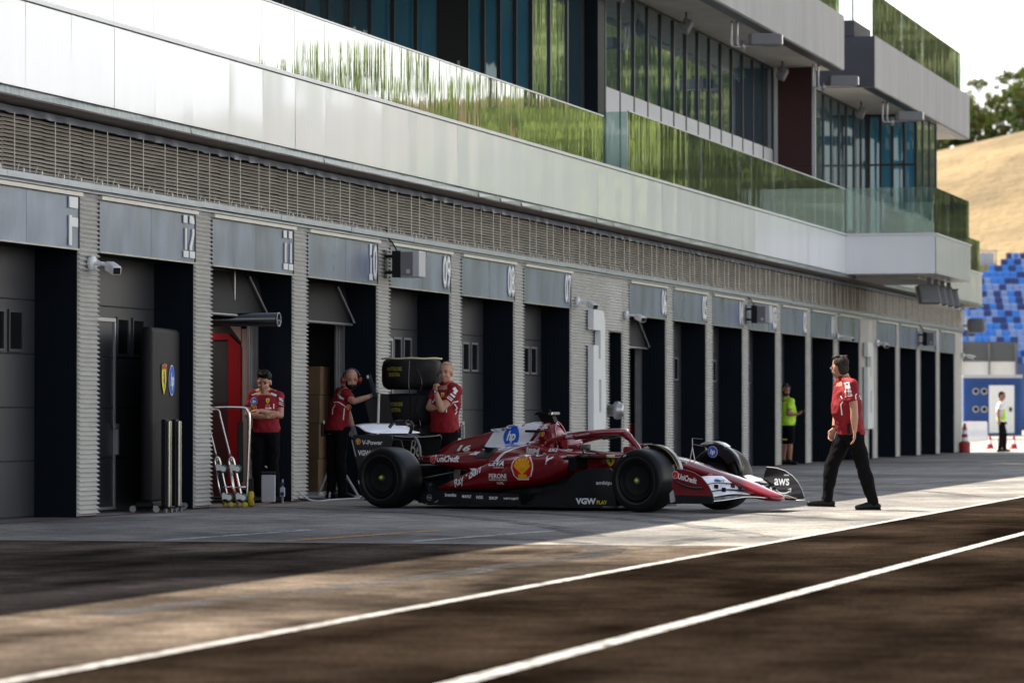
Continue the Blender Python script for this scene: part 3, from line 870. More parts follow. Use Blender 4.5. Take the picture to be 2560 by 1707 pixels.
# floor slabs of the top storey
bm = bm_new()
box(bm, 18, -.38, 9.12, 88.5, 8, 10.37); obj('roof_slab', bm, 'soffit', BLD)
bm = bm_new(); x = 88.5
while x > 19:
    box(bm, max(x - 6.2, 18) + .01, -.40, 9.125, x, -.381, 10.38); x -= 6.2
obj('slab_fascia', bm, 'concrete_panel', BLD)
bm = bm_new(); box(bm, 18, -.37, 9.10, 88.45, -.10, 9.118); box(bm, 93.35, -.37, 9.10, 111.45, -.10, 9.118); obj('shadow_line_strip', bm, 'mullion', BLD)  # shadow line under the fascia put in as a dark strip
bm = bm_new(); box(bm, 93.32, -.38, 9.12, 111.5, 8, 10.37); obj('roof_slab', bm, 'soffit', BLD)
bm = bm_new()
for a, c in ((93.3, 97.9), (97.91, 102.4), (102.41, 106.9), (106.91, 111.5)): box(bm, a, -.40, 9.125, c, -.381, 10.38)
obj('slab_fascia', bm, 'concrete_panel', BLD)
bm = bm_new(); box(bm, 93.28, -.38, 9.125, 93.315, 6, 10.37); box(bm, 93.3, .12, 10.38, 96, 6, 10.78); obj('dark_end_panel', bm, mat('dark_panel', (0.028, 0.03, 0.042), .6, 0, .2, 2), BLD)
rail(18.05, 88.4, -.30, 10.385, 11.5, False)
rail(93.5, 110.4, -.30, 10.385, 11.5, False)
rail_x(110.4, -.29, 5, 10.385, 11.5)
bm = bm_new(); g = bm_new()
for i in range(6): box(bm, 93.4, .15 + i * .55, 10.79, 93.46, .19 + i * .55, 13.6)
fr = obj('window_wall', bm, 'mullion', BLD)
g.faces.new([g.verts.new(v) for v in ((93.43, 3, 10.79), (93.43, .15, 10.79), (93.43, .15, 13.6), (93.43, 3, 13.6))]); obj('pane', g, 'rail_glass', fr)
# back block so that the building is closed
bm = bm_new(); box(bm, 18, 5.1, 0, 112.6, 14, 4.3); box(bm, 18, 4.1, 4.56, 105.8, 14, 9.11); box(bm, 112.5, 0.49, 0, 112.6, 14, 4.28); box(bm, 18, .49, 3.21, 112.5, 5.1, 4.27)
box(bm, 101.95, 0, 4.56, 105.75, 4.1, 9.11); box(bm, 64.05, 1.2, 4.56, 68, 4.1, 9.11)
obj('back_block', bm, 'concrete_panel', BLD)
# the tall white sign on the broad wall
def wall_sign():
    # outline read from the photograph, metres in the wall plane (x along the wall, z up)
    bm = bmesh.new()
    def face(p): bm.faces.new([bm.verts.new((q[0], q[1], 0)) for q in p])
    face([(.02, 2.54), (.56, 2.54), (.72, 2.88), (.02, 2.88)]); face([(.56, 2.54), (.92, 2.54), (.92, 2.68), (.86, 2.83), (.72, 2.88)])
    face([(.56, 2.05), (.92, 2.05), (.92, 2.5385), (.56, 2.5385)])
    face([(.02, 1.70), (.02, 2.28), (.40, 2.28), (.40, 2.05), (.56, 2.0485), (.92, 2.0485), (.95, 1.70)])
    face([(.02, 1.15), (.02, 1.6985), (.44, 1.6985), (.44, 1.15)])
    face([(.62, 1.15), (.62, 1.6985), (.95, 1.6985), (.98, 1.5), (.98, 1.15)])
    face([(.02, .76), (.02, 1.1485), (.98, 1.1485), (.98, .98), (.93, .84), (.84, .76)])
    return bm
o = flat_sign(wall_sign(), (63.25, -.05, 0), (1, 0, 0), (0, 0, 1), 'wall_number', 'white_paint', BLD, .004, .10)
bm = bm_new(); box(bm, 64.35, -.07, 1.28, 64.52, -.042, 1.66); obj('wall_number_mark', bm, 'white_paint', BLD)
o = flat_sign(wall_sign(), (93.62, -.05, 0), (1, 0, 0), (0, 0, 1), 'wall_number', 'white_paint', BLD, .004, .10)

# ------------------------------------------------------------------ things fixed to the building
def cctv(x, z, lab, y=-.04, yaw=0, dark=False):
    t = thing('security_camera', lab, 'camera', (x, y, z), yaw, 'security cameras along the garage fronts')
    b_ = bm_new(); cyl(b_, (0, 0, 0), (0, -.05, 0), .085, n=20); obj('base_plate', b_, 'white_paint', t, True)
    b_ = bm_new(); tube(b_, smooth_path([(0, -.05, 0), (0, -.14, .0), (.03, -.19, -.02)], 4), .022, 8); obj('arm', b_, 'white_paint', t, True)
    b_ = bm_new(); bbox_bev(b_, -.055, -.17, -.05, .055, .10, .05, .02, 3)
    mt = Matrix.Translation((-.02, -.26, -.045)) @ Matrix.Rotation(R(-52), 4, 'Z') @ Matrix.Rotation(R(14), 4, 'X')
    bmesh.ops.transform(b_, matrix=mt, verts=b_.verts); h = obj('housing', b_, 'white_paint', t, True)
    b_ = bm_new(); box(b_, -.04, -.178, -.034, .04, -.171, .034); bmesh.ops.transform(b_, matrix=mt, verts=b_.verts); obj('lens', b_, 'black_gloss', h)
    return t
cctv(39.2, 2.735, 'white security camera on the nearest slatted pillar before the number 12 sign')
cctv(S0 + 6 * PIT + .35, 2.98, 'white security camera on the slatted wall above the big white wall number')
cctv(S0 + 7 * PIT + .3, 2.86, 'white security camera on the pillar right of the narrow service door')
cctv(S0 + 13 * PIT + .35, 2.95, 'white security camera on the pillar behind the walking man, high up', yaw=.3)
cctv(S0 + 14.7 * PIT, 2.90, 'white security camera by the first of the last four garages', yaw=-.3)
cctv(112.45, 2.85, 'white security camera on the far end corner of the pit building', yaw=.3)

def speaker(x, z, lab):
    t = thing('wall_speaker', lab, 'speaker', (x, 0, z), 0, 'box loudspeakers fixed to the garage pillars')
    b_ = bm_new(); bbox_bev(b_, -.12, -.55, -.18, .22, -.17, .18, .012, 2); obj('cabinet', b_, 'light_grey', t)
    b_ = bm_new(); bbox_bev(b_, -.128, -.46, -.165, -.121, -.29, .165, .002, 1); obj('grille', b_, 'grey_box', t)
    b_ = bm_new(); box(b_, -.131, -.42, -.13, -.1285, -.37, -.075); obj('plate', b_, 'light_grey', t)
    b_ = bm_new(); box(b_, -.13, -.285, -.182, .0, -.165, .182); obj('dark_back', b_, 'black', t)
    b_ = bm_new(); box(b_, -.05, -.17, -.13, .05, -.03, -.09); box(b_, -.05, -.17, .09, .05, -.03, .13); box(b_, -.07, -.045, -.2, .07, -.037, .2); obj('bracket', b_, 'black', t)
    b_ = bm_new(); tube(b_, smooth_path([(.0, -.2, .18), (-.02, -.14, .3), (.02, -.07, .36), (0, -.04, .52)], 5), .01, 6); obj('cable', b_, 'black', t)
speaker(S0 + 3 * PIT + .36, 3.17, 'grey box loudspeaker on the pillar between the number 10 and 09 signs')
speaker(S0 + 10 * PIT + .36, 3.17, 'grey box loudspeaker on a pillar in the middle of the far garages')
speaker(S0 + 16.66 * PIT, 3.15, 'grey box loudspeaker on a pillar among the last four garages')

# alarm bell with its pull rod
t = thing('alarm_bell', 'round grey alarm drum on the slatted wall beside the big white number', 'alarm', (64.85, -.05, 1.18))
b_ = bm_new(); lathe(b_, [(.02, 0), (.10, -.01), (.10, -.10), (.15, -.12), (.16, -.17), (.15, -.21), (.12, -.22), (.12, -.26), (.05, -.28), (.01, -.28)], 'y', n=28); obj('drum', b_, 'steel', t, True)
b_ = bm_new(); cyl(b_, (.1, -.26, 0), (.1, -.26, -.55), .012, n=6); obj('pull_rod', b_, 'light_grey', t)

def projector(x, y, z, drop, lab, k=1.0, yaw=R(-70)):
    t = thing('ceiling_projector', lab, 'light', (x, y, z), yaw, 'bracket lamps hung under the top storey slabs')
    b_ = bm_new()
    for d in (0, .12): tube(b_, smooth_path([(d, 0, 0), (d, 0, -drop * .8), (d + .04, 0, -drop), (.3, 0, -drop)], 5), .022, 8)
    tube(b_, [(.0, 0, -drop), (.62, 0, -drop + .03)], .02, 8); cyl(b_, (.24, 0, -drop - .1), (.24, 0, -drop + .12), .05, n=10)
    obj('bracket', b_, 'steel', t, True)
    b_ = bm_new(); bbox_bev(b_, .36, -.18, -drop + .02, 1.0, .18, -drop + .26, .03, 2); h = obj('lamp_housing', b_, 'grey_box', t)
    b_ = bm_new(); bbox_bev(b_, 1.003, -.16, -drop + .04, 1.03, .16, -drop + .24, .01, 1); obj('lens', b_, 'chrome', h)
projector(76.9, .06, 9.12, .52, 'grey bracket lamp under the near slab, second from the end of the slab')
projector(66.8, .06, 9.12, .52, 'grey bracket lamp under the near slab, cut by the top edge of the photo')
projector(86.9, .06, 9.12, .52, 'grey bracket lamp in front of the dark red wall')
projector(97.6, .06, 9.12, .52, 'grey bracket lamp under the farther slab')
def spot(x, y, lab):
    t = thing('ceiling_spotlight', lab, 'light', (x, y, 9.12), 0, 'small square spotlights on the ceiling of the top storey')
    b_ = bm_new(); cyl(b_, (0, 0, 0), (0, 0, -.1), .02, n=6); tube(b_, [(-.12, 0, -.26), (-.12, 0, -.12), (0, 0, -.1), (.12, 0, -.12), (.12, 0, -.26)], .012, 6); obj('yoke', b_, 'mullion', t)
    b_ = bm_new(); bbox_bev(b_, -.11, -.1, -.13, .11, .1, .13, .02, 1); bmesh.ops.transform(b_, matrix=Matrix.Translation((0, 0, -.28)) @ Matrix.Rotation(R(25), 4, 'X') @ Matrix.Rotation(R(20), 4, 'Y'), verts=b_.verts); obj('lamp_head', b_, 'grey_box', t)
spot(75.0, .62, 'small square spotlight left of the second bracket lamp under the near slab')
spot(68.9, .62, 'small square spotlight above the glazing near the navy column')
spot(86.0, .62, 'small square spotlight just before the dark red wall')
spot(97.6, .62, 'small square spotlight under the farther slab')
for i in range(4):
    lab = ['nearest', 'second', 'third', 'farthest'][i] + ' of the four grey floodlights under the balcony box'
    t = thing('floodlight', lab, 'floodlight', (90.9 + i * 1.15, -2.05, 4.36), 0, 'grey floodlights under the balcony box')
    b_ = bm_new(); box(b_, -.05, -.05, -.16, .05, .05, 0); box(b_, -.02, -.24, -.2, .02, .24, -.16); obj('mount', b_, 'grey_box', t)
    b_ = bm_new(); bbox_bev(b_, -.07, -.27, -.25, .07, .27, .25, .05, 2); bmesh.ops.transform(b_, matrix=Matrix.Translation((-.05, 0, -.40)) @ Matrix.Rotation(R(28), 4, 'Z') @ Matrix.Rotation(R(28), 4, 'Y'), verts=b_.verts); h = obj('lamp_body', b_, 'grey_box', t)
    b_ = bm_new(); bbox_bev(b_, -.09, -.29, -.27, -.072, .29, .27, .006, 1); bmesh.ops.transform(b_, matrix=Matrix.Translation((-.05, 0, -.40)) @ Matrix.Rotation(R(28), 4, 'Z') @ Matrix.Rotation(R(208), 4, 'Y'), verts=b_.verts); obj('rim', b_, 'beige_trim', h)
t = thing('corner_loudspeaker', 'rounded grey loudspeaker on an arm at the far end of the pit building', 'speaker', (112.7, -.05, 3.72))
b_ = bm_new(); bbox_bev(b_, .1, -.62, -.22, .35, -.08, .22, .11, 4); obj('cabinet', b_, 'grey_box', t, True)
b_ = bm_new(); cyl(b_, (.1, -.12, 0), (-.1, .1, 0), .03, n=8); obj('arm', b_, 'grey_box', t)
b_ = bm_new(); cyl(b_, (.1, -.12, -.2), (.1, -.12, -.42), .03, n=8); obj('cable_tail', b_, 'grey_box', t)
# ================================================================== the racing car (local frame: x forward, y left, z up; front axle at x = 0)
CAR = thing('racing_car', 'dark red open wheel racing car with halo and white engine cover band, leaving the garages', 'racing car', (43.31, -5.75, 0), math.atan2(-.936, -.354))

def interp(keys, x):
    """keys: sorted descending or ascending list of (x, params...) -> params by smooth interpolation"""
    K = sorted(keys)
    if x <= K[0][0]: return K[0][1:]
    if x >= K[-1][0]: return K[-1][1:]
    for i in range(len(K) - 1):
        if K[i][0] <= x <= K[i + 1][0]:
            p0 = K[max(i - 1, 0)]; p1 = K[i]; p2 = K[i + 1]; p3 = K[min(i + 2, len(K) - 1)]
            h = p2[0] - p1[0]; t = (x - p1[0]) / h; out = []
            for j in range(1, len(p1)):
                m1 = (p2[j] - p0[j]) / max(p2[0] - p0[0], 1e-6) * h; m2 = (p3[j] - p1[j]) / max(p3[0] - p1[0], 1e-6) * h
                d = p2[j] - p1[j]
                if d * m1 <= 0: m1 = 0
                if d * m2 <= 0: m2 = 0
                m1 = max(-3 * abs(d), min(3 * abs(d), m1)); m2 = max(-3 * abs(d), min(3 * abs(d), m2))
                t2, t3 = t * t, t ** 3
                out.append((2 * t3 - 3 * t2 + 1) * p1[j] + (t3 - 2 * t2 + t) * m1 + (-2 * t3 + 3 * t2) * p2[j] + (t3 - t2) * m2)
            return tuple(out)
def ring(x, cy, w, zb, zw, zt, nt, nb, n=36):
    r = []
    for k in range(n):
        a = 2 * PI * k / n; ca, sa = math.cos(a), math.sin(a)
        e = nt if sa >= 0 else nb
        y = cy + w * math.copysign(abs(ca) ** (2 / e), ca)
        z = zw + ((zt - zw) if sa >= 0 else (zw - zb)) * math.copysign(abs(sa) ** (2 / e), sa)
        r.append((x, y, z))
    return r
def body_loft(name, keys, m, parent, step=.05, cap=True, n=36):
    K = sorted(keys); bm_ = bm_new(); x = K[0][0]; rings = []
    N = max(2, int((K[-1][0] - K[0][0]) / step))
    for i in range(N + 1):
        xx = K[0][0] + (K[-1][0] - K[0][0]) * i / N
        rings.append(ring(xx, *interp(K, xx), n))
    loft(bm_, rings, cap); bmesh.ops.recalc_face_normals(bm_, faces=bm_.faces)
    return obj(name, bm_, m, parent, True)

# keys: x, cy, w, zb, zw, zt, nt, nb
mono = body_loft('chassis', [
    (1.33, 0, .045, .135, .155, .175, 2.2, 2.2), (1.28, 0, .10, .125, .165, .205, 2.4, 2.2), (1.12, 0, .135, .13, .20, .265, 2.6, 2.4), (.9, 0, .150, .17, .26, .345, 2.8, 2.6),
    (.54, 0, .165, .25, .355, .455, 3, 3), (.09, 0, .19, .31, .46, .585, 3.2, 3), (-.23, 0, .23, .26, .50, .64, 3.2, 3), (-.6, 0, .29, .18, .5, .655, 3.4, 3), (-.75, 0, .32, .15, .5, .655, 3.6, 3),
    (-.85, 0, .335, .14, .47, .60, 4, 3), (-1.5, 0, .35, .12, .44, .58, 4, 3), (-1.95, 0, .34, .12, .42, .60, 4, 3)], 'car_red', CAR)
# cockpit side walls, head rest
for s in (-1, 1):
    body_loft('cockpit_side', [(-.62, .25 * s, .05, .50, .60, .655, 2.4, 2.4), (-.8, .29 * s, .055, .45, .60, .665, 2.4, 2.4), (-1.2, .315 * s, .06, .42, .60, .665, 2.4, 2.4), (-1.5, .31 * s, .075, .42, .62, .70, 2.4, 2.4), (-1.75, .27 * s, .11, .42, .64, .76, 2.4, 2.4), (-1.95, .22 * s, .14, .42, .66, .78, 2.4, 2.4)], 'car_red', CAR)
body_loft('head_rest', [(-1.95, 0, .2, .5, .7, .82, 2.6, 2.6), (-1.80, 0, .2, .5, .7, .83, 2.6, 2.6), (-1.70, 0, .17, .5, .66, .78, 2.6, 2.6)], 'car_red', CAR)
b_ = bm_new(); bbox_bev(b_, -.80, -.06, .58, -.62, .06, .735, .03, 3); o = obj('dash_cowl', b_, 'car_red', CAR, True)
b_ = bm_new(); bbox_bev(b_, -1.72, -.245, .50, -.82, .245, .586, .02, 1); obj('cockpit_opening', b_, 'black', CAR)
# engine cover: wide lower body and the narrow spine
cover = body_loft('engine_cover', [(-1.55, 0, .36, .20, .46, .655, 3, 2.6), (-1.8, 0, .37, .2, .48, .74, 2.5, 2.6), (-2.1, 0, .365, .22, .50, .775, 2.3, 2.6), (-2.5, 0, .345, .30, .50, .735, 2.2, 2.8), (-2.9, 0, .315, .42, .52, .675, 2.2, 3), (-3.3, 0, .27, .47, .56, .64, 2.3, 3), (-3.5, 0, .21, .50, .575, .63, 2.4, 3), (-3.68, 0, .12, .53, .58, .61, 2.4, 3)], 'car_red', CAR, .04)
airbox = body_loft('airbox', [(-1.70, 0, .115, .62, .80, .90, 3.2, 3), (-1.76, 0, .135, .60, .84, 1.005, 2.6, 3), (-1.86, 0, .135, .58, .84, 1.022, 2.4, 3), (-2.08, 0, .115, .58, .82, 1.016, 2.2, 3), (-2.35, 0, .085, .58, .76, .962, 2.0, 3), (-2.62, 0, .06, .58, .72, .912, 2.0, 3), (-3.0, 0, .035, .58, .68, .838, 2, 3), (-3.25, 0, .022, .56, .64, .775, 2, 3), (-3.45, 0, .012, .55, .60, .68, 2, 3)], 'car_red', CAR, .04)
b_ = bm_new()
pts = [(-.112, .68), (.112, .68), (.105, .80), (.075, .93), (.03, .985), (-.03, .985), (-.075, .93), (-.105, .80)]
for q in [0]:
    a = [b_.verts.new((-1.655 - (z - .68) * .33, y * .78, z)) for y, z in pts]; c = [b_.verts.new((-1.80, y * .78, z)) for y, z in pts]
    for i in range(8): b_.faces.new((a[i], a[(i + 1) % 8], c[(i + 1) % 8], c[i]))
    b_.faces.new(a); b_.faces.new(list(reversed(c)))
bmesh.ops.recalc_face_normals(b_, faces=b_.faces)
obj('air_intake', b_, 'black', airbox)
b_ = bm_new(); tube(b_, smooth_path([(-1.655, -.115, .69), (-1.675, -.115, .80), (-1.72, -.085, .94), (-1.745, 0, 1.015), (-1.72, .085, .94), (-1.675, .115, .80), (-1.655, .115, .69)], 5), .012, 6); tube(b_, [(-1.655, -.115, .69), (-1.655, .115, .69)], .012, 6); obj('intake_lip', b_, 'car_red', airbox)
# side pods
SP = []
for s in (-1, 1):
    SP.append(body_loft('sidepod', [(-1.10, .47 * s, .22, .46, .56, .62, 4, 3), (-1.2, .47 * s, .265, .42, .55, .642, 4, 3), (-1.45, .46 * s, .285, .31, .52, .648, 3.6, 2.8), (-1.7, .46 * s, .285, .26, .50, .645, 3.4, 2.8), (-1.95, .46 * s, .285, .235, .46, .62, 3.2, 2.8), (-2.3, .45 * s, .28, .21, .38, .545, 3.2, 3), (-2.6, .44 * s, .27, .20, .31, .435, 3.2, 3), (-2.85, .43 * s, .25, .20, .265, .33, 3.2, 3), (-3.02, .42 * s, .22, .20, .235, .262, 3, 3)], 'car_red', CAR, .04))
    b_ = bm_new(); bbox_bev(b_, -1.16, min(.27 * s, .70 * s), .475, -1.08, max(.27 * s, .70 * s), .612, .02, 2); obj('inlet', b_, 'black', SP[-1])
    b_ = bm_new(); tube(b_, smooth_path([(-1.12, .24 * s, .628), (-.98, .45 * s, .632), (-1.0, .66 * s, .628), (-1.16, .742 * s, .60)], 5), .014, 6)
    box(b_, -1.15, min(.26 * s, .69 * s), .618, -.96, max(.26 * s, .69 * s), .63); obj('inlet_lip', b_, 'black_gloss', SP[-1])
    # chassis wing blade in front of the inlet
    b_ = bm_new(); bbox_bev(b_, -.98, min(.30 * s, .60 * s), .600, -.62, max(.30 * s, .60 * s), .618, .007, 1); obj('inlet_vane', b_, 'black_gloss', SP[-1])
    b_ = bm_new(); prism(b_, [(-1.10, .46), (-1.03, .46), (-1.03, .62), (-1.10, .62)], min(.68 * s, .70 * s), max(.68 * s, .70 * s), 'y'); obj('vertical_vane', b_, 'black', SP[-1])
# louvred hot air outlet on the shoulder
b_ = bm_new()
cool = poly2d([(-2.735, .585), (-2.50, .59), (-2.43, .70), (-2.64, .735)])
wall_targets = [cover, airbox] + [SP[0]]
ST = Surf([cover, airbox, SP[0]]); ST_all = Surf([cover, airbox, SP[0], mono] + [o for o in CAR.children if o.name.startswith('cockpit_side')])
U, V = (1, 0, 0), (0, 0, 1)
FR = (0, -2.0, 0)
# floor, fences, edge plates
b_ = bm_new()
for s in (-1, 1):
    pl = [(-.42, .30), (-.48, .62), (-.62, .74), (-1.2, .79), (-2.2, .80), (-3.05, .80), (-3.22, .62), (-3.30, .3), (-3.3, 0), (-.42, 0)]
    prism(b_, [(x, y * s) for x, y in pl], .040, .062, 'z')
floor = obj('floor', b_, 'carbon', CAR)
b_ = bm_new(); box(b_, -3.3, -.15, .022, -.5, .15, .039); obj('plank', b_, 'black', CAR)
for s in (-1, 1):
    b_ = bm_new(); prism(b_, [(-.42, .063), (-.44, .36), (-.60, .50), (-.80, .49), (-1.05, .45), (-1.16, .36), (-1.20, .26), (-1.45, .20), (-1.9, .11), (-2.0, .063)], .615 * s, .63 * s, 'y'); fence = obj('floor_fence', b_, 'carbon', CAR)
    b_ = bm_new(); prism(b_, [(-.46, .063), (-.48, .17), (-1.1, .165), (-1.5, .155), (-1.75, .063)], .70 * s, .712 * s, 'y'); obj('outer_fence', b_, 'carbon', fence)
    b_ = bm_new(); prism(b_, [(-1.72, .063), (-1.76, .185), (-2.4, .20), (-2.9, .215), (-3.12, .20), (-3.2, .063)], .775 * s, .787 * s, 'y'); ew = obj('floor_edge', b_, 'carbon', CAR)
    for q in (-2.45, -2.6, -1.95): 
        c_ = bm_new(); box(c_, q, .788 * s - .03, .045, q + .012, .788 * s + .03, .10); obj('edge_winglet', c_, 'black_gloss', ew)
    b_ = bm_new(); prism(b_, [(-1.2, .25), (-1.25, .45), (-3.0, .33), (-3.3, .3), (-3.3, .065), (-1.6, .065)], .30 * s, .42 * s, 'y'); obj('lower_bodywork', b_, 'carbon', CAR)
b_ = bm_new(); tube(b_, [(-2.95, -.79, .075), (-2.72, -.74, .17)], .009, 6); obj('floor_stay', b_, 'steel', CAR)
# diffuser and gearbox
b_ = bm_new(); prism(b_, [(-3.2, .063), (-3.3, .04), (-4.0, .26), (-3.95, .34), (-3.3, .30)], -.5, .5, 'y'); obj('diffuser', b_, 'carbon', CAR)
b_ = bm_new(); bbox_bev(b_, -4.0, -.10, .28, -3.2, .10, .50, .04, 2); bbox_bev(b_, -4.12, -.04, .30, -4.0, .04, .42, .02, 1); obj('gearbox', b_, 'black', CAR)
b_ = bm_new(); box(b_, -4.14, -.035, .31, -4.121, .035, .41); obj('rain_light', b_, 'logo_red', CAR)

# halo
b_ = bm_new()
pth = smooth_path([(-1.72, -.30, .70), (-1.62, -.33, .79), (-1.35, -.335, .852), (-1.08, -.29, .888), (-.90, -.18, .905), (-.82, 0, .908), (-.90, .18, .905), (-1.08, .29, .888), (-1.35, .335, .852), (-1.62, .33, .79), (-1.72, .30, .70)], 7)
tube(b_, pth, .036, 12)
tube(b_, smooth_path([(-.84, 0, .905), (-.74, 0, .84), (-.64, 0, .74), (-.56, 0, .62)], 5), [.045] * 6 + [.035] * 10, 12)
halo = obj('halo', b_, 'car_red', CAR, True)
b_ = bm_new(); tube(b_, smooth_path([(-1.3, -.30, .825), (-1.05, -.26, .855), (-.90, -.15, .868), (-.84, 0, .868), (-.90, .15, .868), (-1.05, .26, .855), (-1.3, .30, .825)], 6), .018, 8); obj('halo_fairing', b_, 'black_gloss', halo, True)
HALO = Surf([halo])
# mirrors
for s in (-1, 1):
    b_ = bm_new(); bbox_bev(b_, -1.09, .66 * s - .10, .706, -.93, .66 * s + .10, .762, .018, 2)
    mr = obj('mirror', b_, 'car_red', CAR, True)
    b_ = bm_new(); box(b_, -1.098, .66 * s - .085, .715, -1.091, .66 * s + .085, .755); obj('mirror_glass', b_, 'chrome', mr)
    b_ = bm_new(); bbox_bev(b_, -.925, .66 * s - .102, .70, -.90, .66 * s + .102, .765, .008, 1); obj('mirror_edge', b_, 'black_gloss', mr)
    b_ = bm_new(); tube(b_, [(-.99, .62 * s, .71), (-.98, .55 * s, .62)], .010, 6); tube(b_, [(-.96, .57 * s, .70), (-.94, .34 * s, .66)], .010, 6); obj('mirror_stay', b_, 'black', mr)
b_ = bm_new(); box(b_, -1.20, -.345, .595, -.98, -.335, .66); o = obj('cockpit_sticker', b_, 'logo_white', CAR)
# roll hoop camera, ears, antennas
b_ = bm_new()
prism(b_, [(-2.03, 1.10), (-1.76, 1.105), (-1.76, 1.135), (-1.98, 1.135)], -.085, .085, 'y'); bmesh.ops.bevel(b_, geom=list(b_.edges), offset=.008, segments=2, affect='EDGES')
tc_ = obj('roll_hoop_camera', b_, 'black_gloss', CAR)
b_ = bm_new(); prism(b_, [(-2.0, 1.10), (-1.80, 1.10), (-1.76, 1.018), (-1.94, 1.018)], -.04, .04, 'y'); obj('camera_stem', b_, 'black', tc_)
b_ = bm_new(); cyl(b_, (-1.95, -.04, 1.13), (-1.95, -.04, 1.16), .008, n=6); cyl(b_, (-1.87, .03, 1.13), (-1.87, .03, 1.165), .012, .006, n=6); obj('aerial', b_, 'black', tc_)
b_ = bm_new(); box(b_, -1.80, -.1, 1.104, -1.758, -.086, 1.13); obj('camera_lens', b_, 'chrome', tc_)
b_ = bm_new()
for q in range(3): box(b_, -1.84 + q * .02, -.030, 1.021, -1.832 + q * .02, -.022, 1.029)
obj('status_lights', b_, mat('purple_led', (.7, .2, 1.0), .4, emit=1.5), tc_)
for s in (-1, 1):
    b_ = bm_new(); bbox_bev(b_, -2.0, min(.10 * s, .27 * s), .905, -1.84, max(.10 * s, .27 * s), .922, .007, 1); bbox_bev(b_, -2.02, min(.21 * s, .28 * s), .895, -1.86, max(.21 * s, .28 * s), .925, .010, 2); obj('cover_winglet', b_, 'black', CAR)
b_ = bm_new()
tube(b_, [(.125, 0, .72), (.125, 0, .835)], .005, 6); tube(b_, [(.125, 0, .833), (.26, 0, .825)], .004, 6); tube(b_, [(.125, 0, .765), (.26, 0, .745)], .004, 6)
tube(b_, [(.125, 0, .725), (.10, -.02, .56)], .006, 6); tube(b_, [(.125, 0, .725), (.15, .02, .55)], .006, 6)
obj('pitot_tube', b_, 'steel', CAR)

# wheels
def wheel(x, y, w, s, name='wheel', steer=0):
    g = bpy.data.objects.new(name, None); COL.objects.link(g); g.parent = CAR; g.location = (x, y, .36); g.rotation_euler = (0, 0, steer)
    h = w / 2; RO = .36
    prof = [(.235, -h * .80), (.262, -h * .97), (.285, -h * 1.0), (.315, -h * .985), (.338, -h * .93), (.351, -h * .82), (.357, -h * .68), (RO, -h * .40), (RO + .001, 0), (RO, h * .40), (.357, h * .68), (.351, h * .82), (.338, h * .93), (.315, h * .985), (.285, h * 1.0), (.262, h * .97), (.235, h * .80)]
    b1 = bm_new(); lathe(b1, prof, 'y', n=72); t_ = obj('tyre', b1, 'rubber', g, True)
    o_ = s  # outer side sign
    b1 = bm_new(); lathe(b1, [(.012, o_ * h * .52), (.10, o_ * h * .55), (.11, o_ * h * .70), (.16, o_ * h * .80), (.20, o_ * h * .83), (.218, o_ * h * .90), (.236, o_ * h * .955), (.240, o_ * h * .80), (.238, 0)], 'y', n=60); r_ = obj('rim', b1, 'rim', g, True)
    b1 = bm_new(); lathe(b1, [(.01, o_ * h * .50), (.05, o_ * h * .54), (.055, o_ * h * .78), (.04, o_ * h * .80), (.01, o_ * h * .80)], 'y', n=20); obj('hub', b1, 'steel', r_, True)
    b1 = bm_new(); lathe(b1, [(.004, o_ * h * .80), (.026, o_ * h * .80), (.022, o_ * h * .99), (.004, o_ * h)], 'y', n=12); obj('wheel_nut', b1, mat('nut', (0.45, 0.62, 0.08), .3, .4) if 'nut' not in bpy.data.materials else bpy.data.materials['nut'], r_, True)
    b1 = bm_new()
    for k in range(12):
        a = 2 * PI * k / 12; cyl(b1, (.082 * math.cos(a), o_ * h * .545, .082 * math.sin(a)), (.082 * math.cos(a), o_ * h * .60, .082 * math.sin(a)), .006, n=6)
    obj('bolts', b1, 'steel', r_)
    b1 = bm_new()
    for rr in (.262, .228):
        n = 60; yy = o_ * h * (1.004 if rr > .25 else .93)
        for k in range(n):
            a0, a1 = 2 * PI * k / n, 2 * PI * (k + 1) / n
            b1.faces.new([b1.verts.new(p) for p in ((rr * math.cos(a0), yy, rr * math.sin(a0)), (rr * math.cos(a1), yy, rr * math.sin(a1)), ((rr + .0025) * math.cos(a1), yy, (rr + .0025) * math.sin(a1)), ((rr + .0025) * math.cos(a0), yy, (rr + .0025) * math.sin(a0)))])
    obj('rim_edge', b1, 'grey_box', r_)
    b1 = bm_new()
    a = R(118 if name == 'wheel' and x > -1 else 190)
    for (u0, u1) in ((-.09, .09),):
        rr = .318; yy = o_ * (h * .985 + .002)
        b1.faces.new([b1.verts.new(p) for p in [((rr + q) * math.cos(a + p_), yy, (rr + q) * math.sin(a + p_)) for q, p_ in ((-.008, -.07), (.008, -.07), (.008, .07), (-.008, .07))]])
    obj('sidewall_tag', b1, 'beige_trim', t_)
    b1 = bm_new(); lathe(b1, [(.05, -o_ * h * .2), (.19, -o_ * h * .2), (.2, -o_ * h * .95), (.05, -o_ * h * .95)], 'y', n=24); obj('brake_duct', b1, 'black', g, True)
    return g
wheel(0, -.83, .34, -1, steer=R(-2)); wheel(0, .83, .34, 1, steer=R(-2)); wheel(-3.6, -.80, .40, -1); wheel(-3.6, .80, .40, 1)
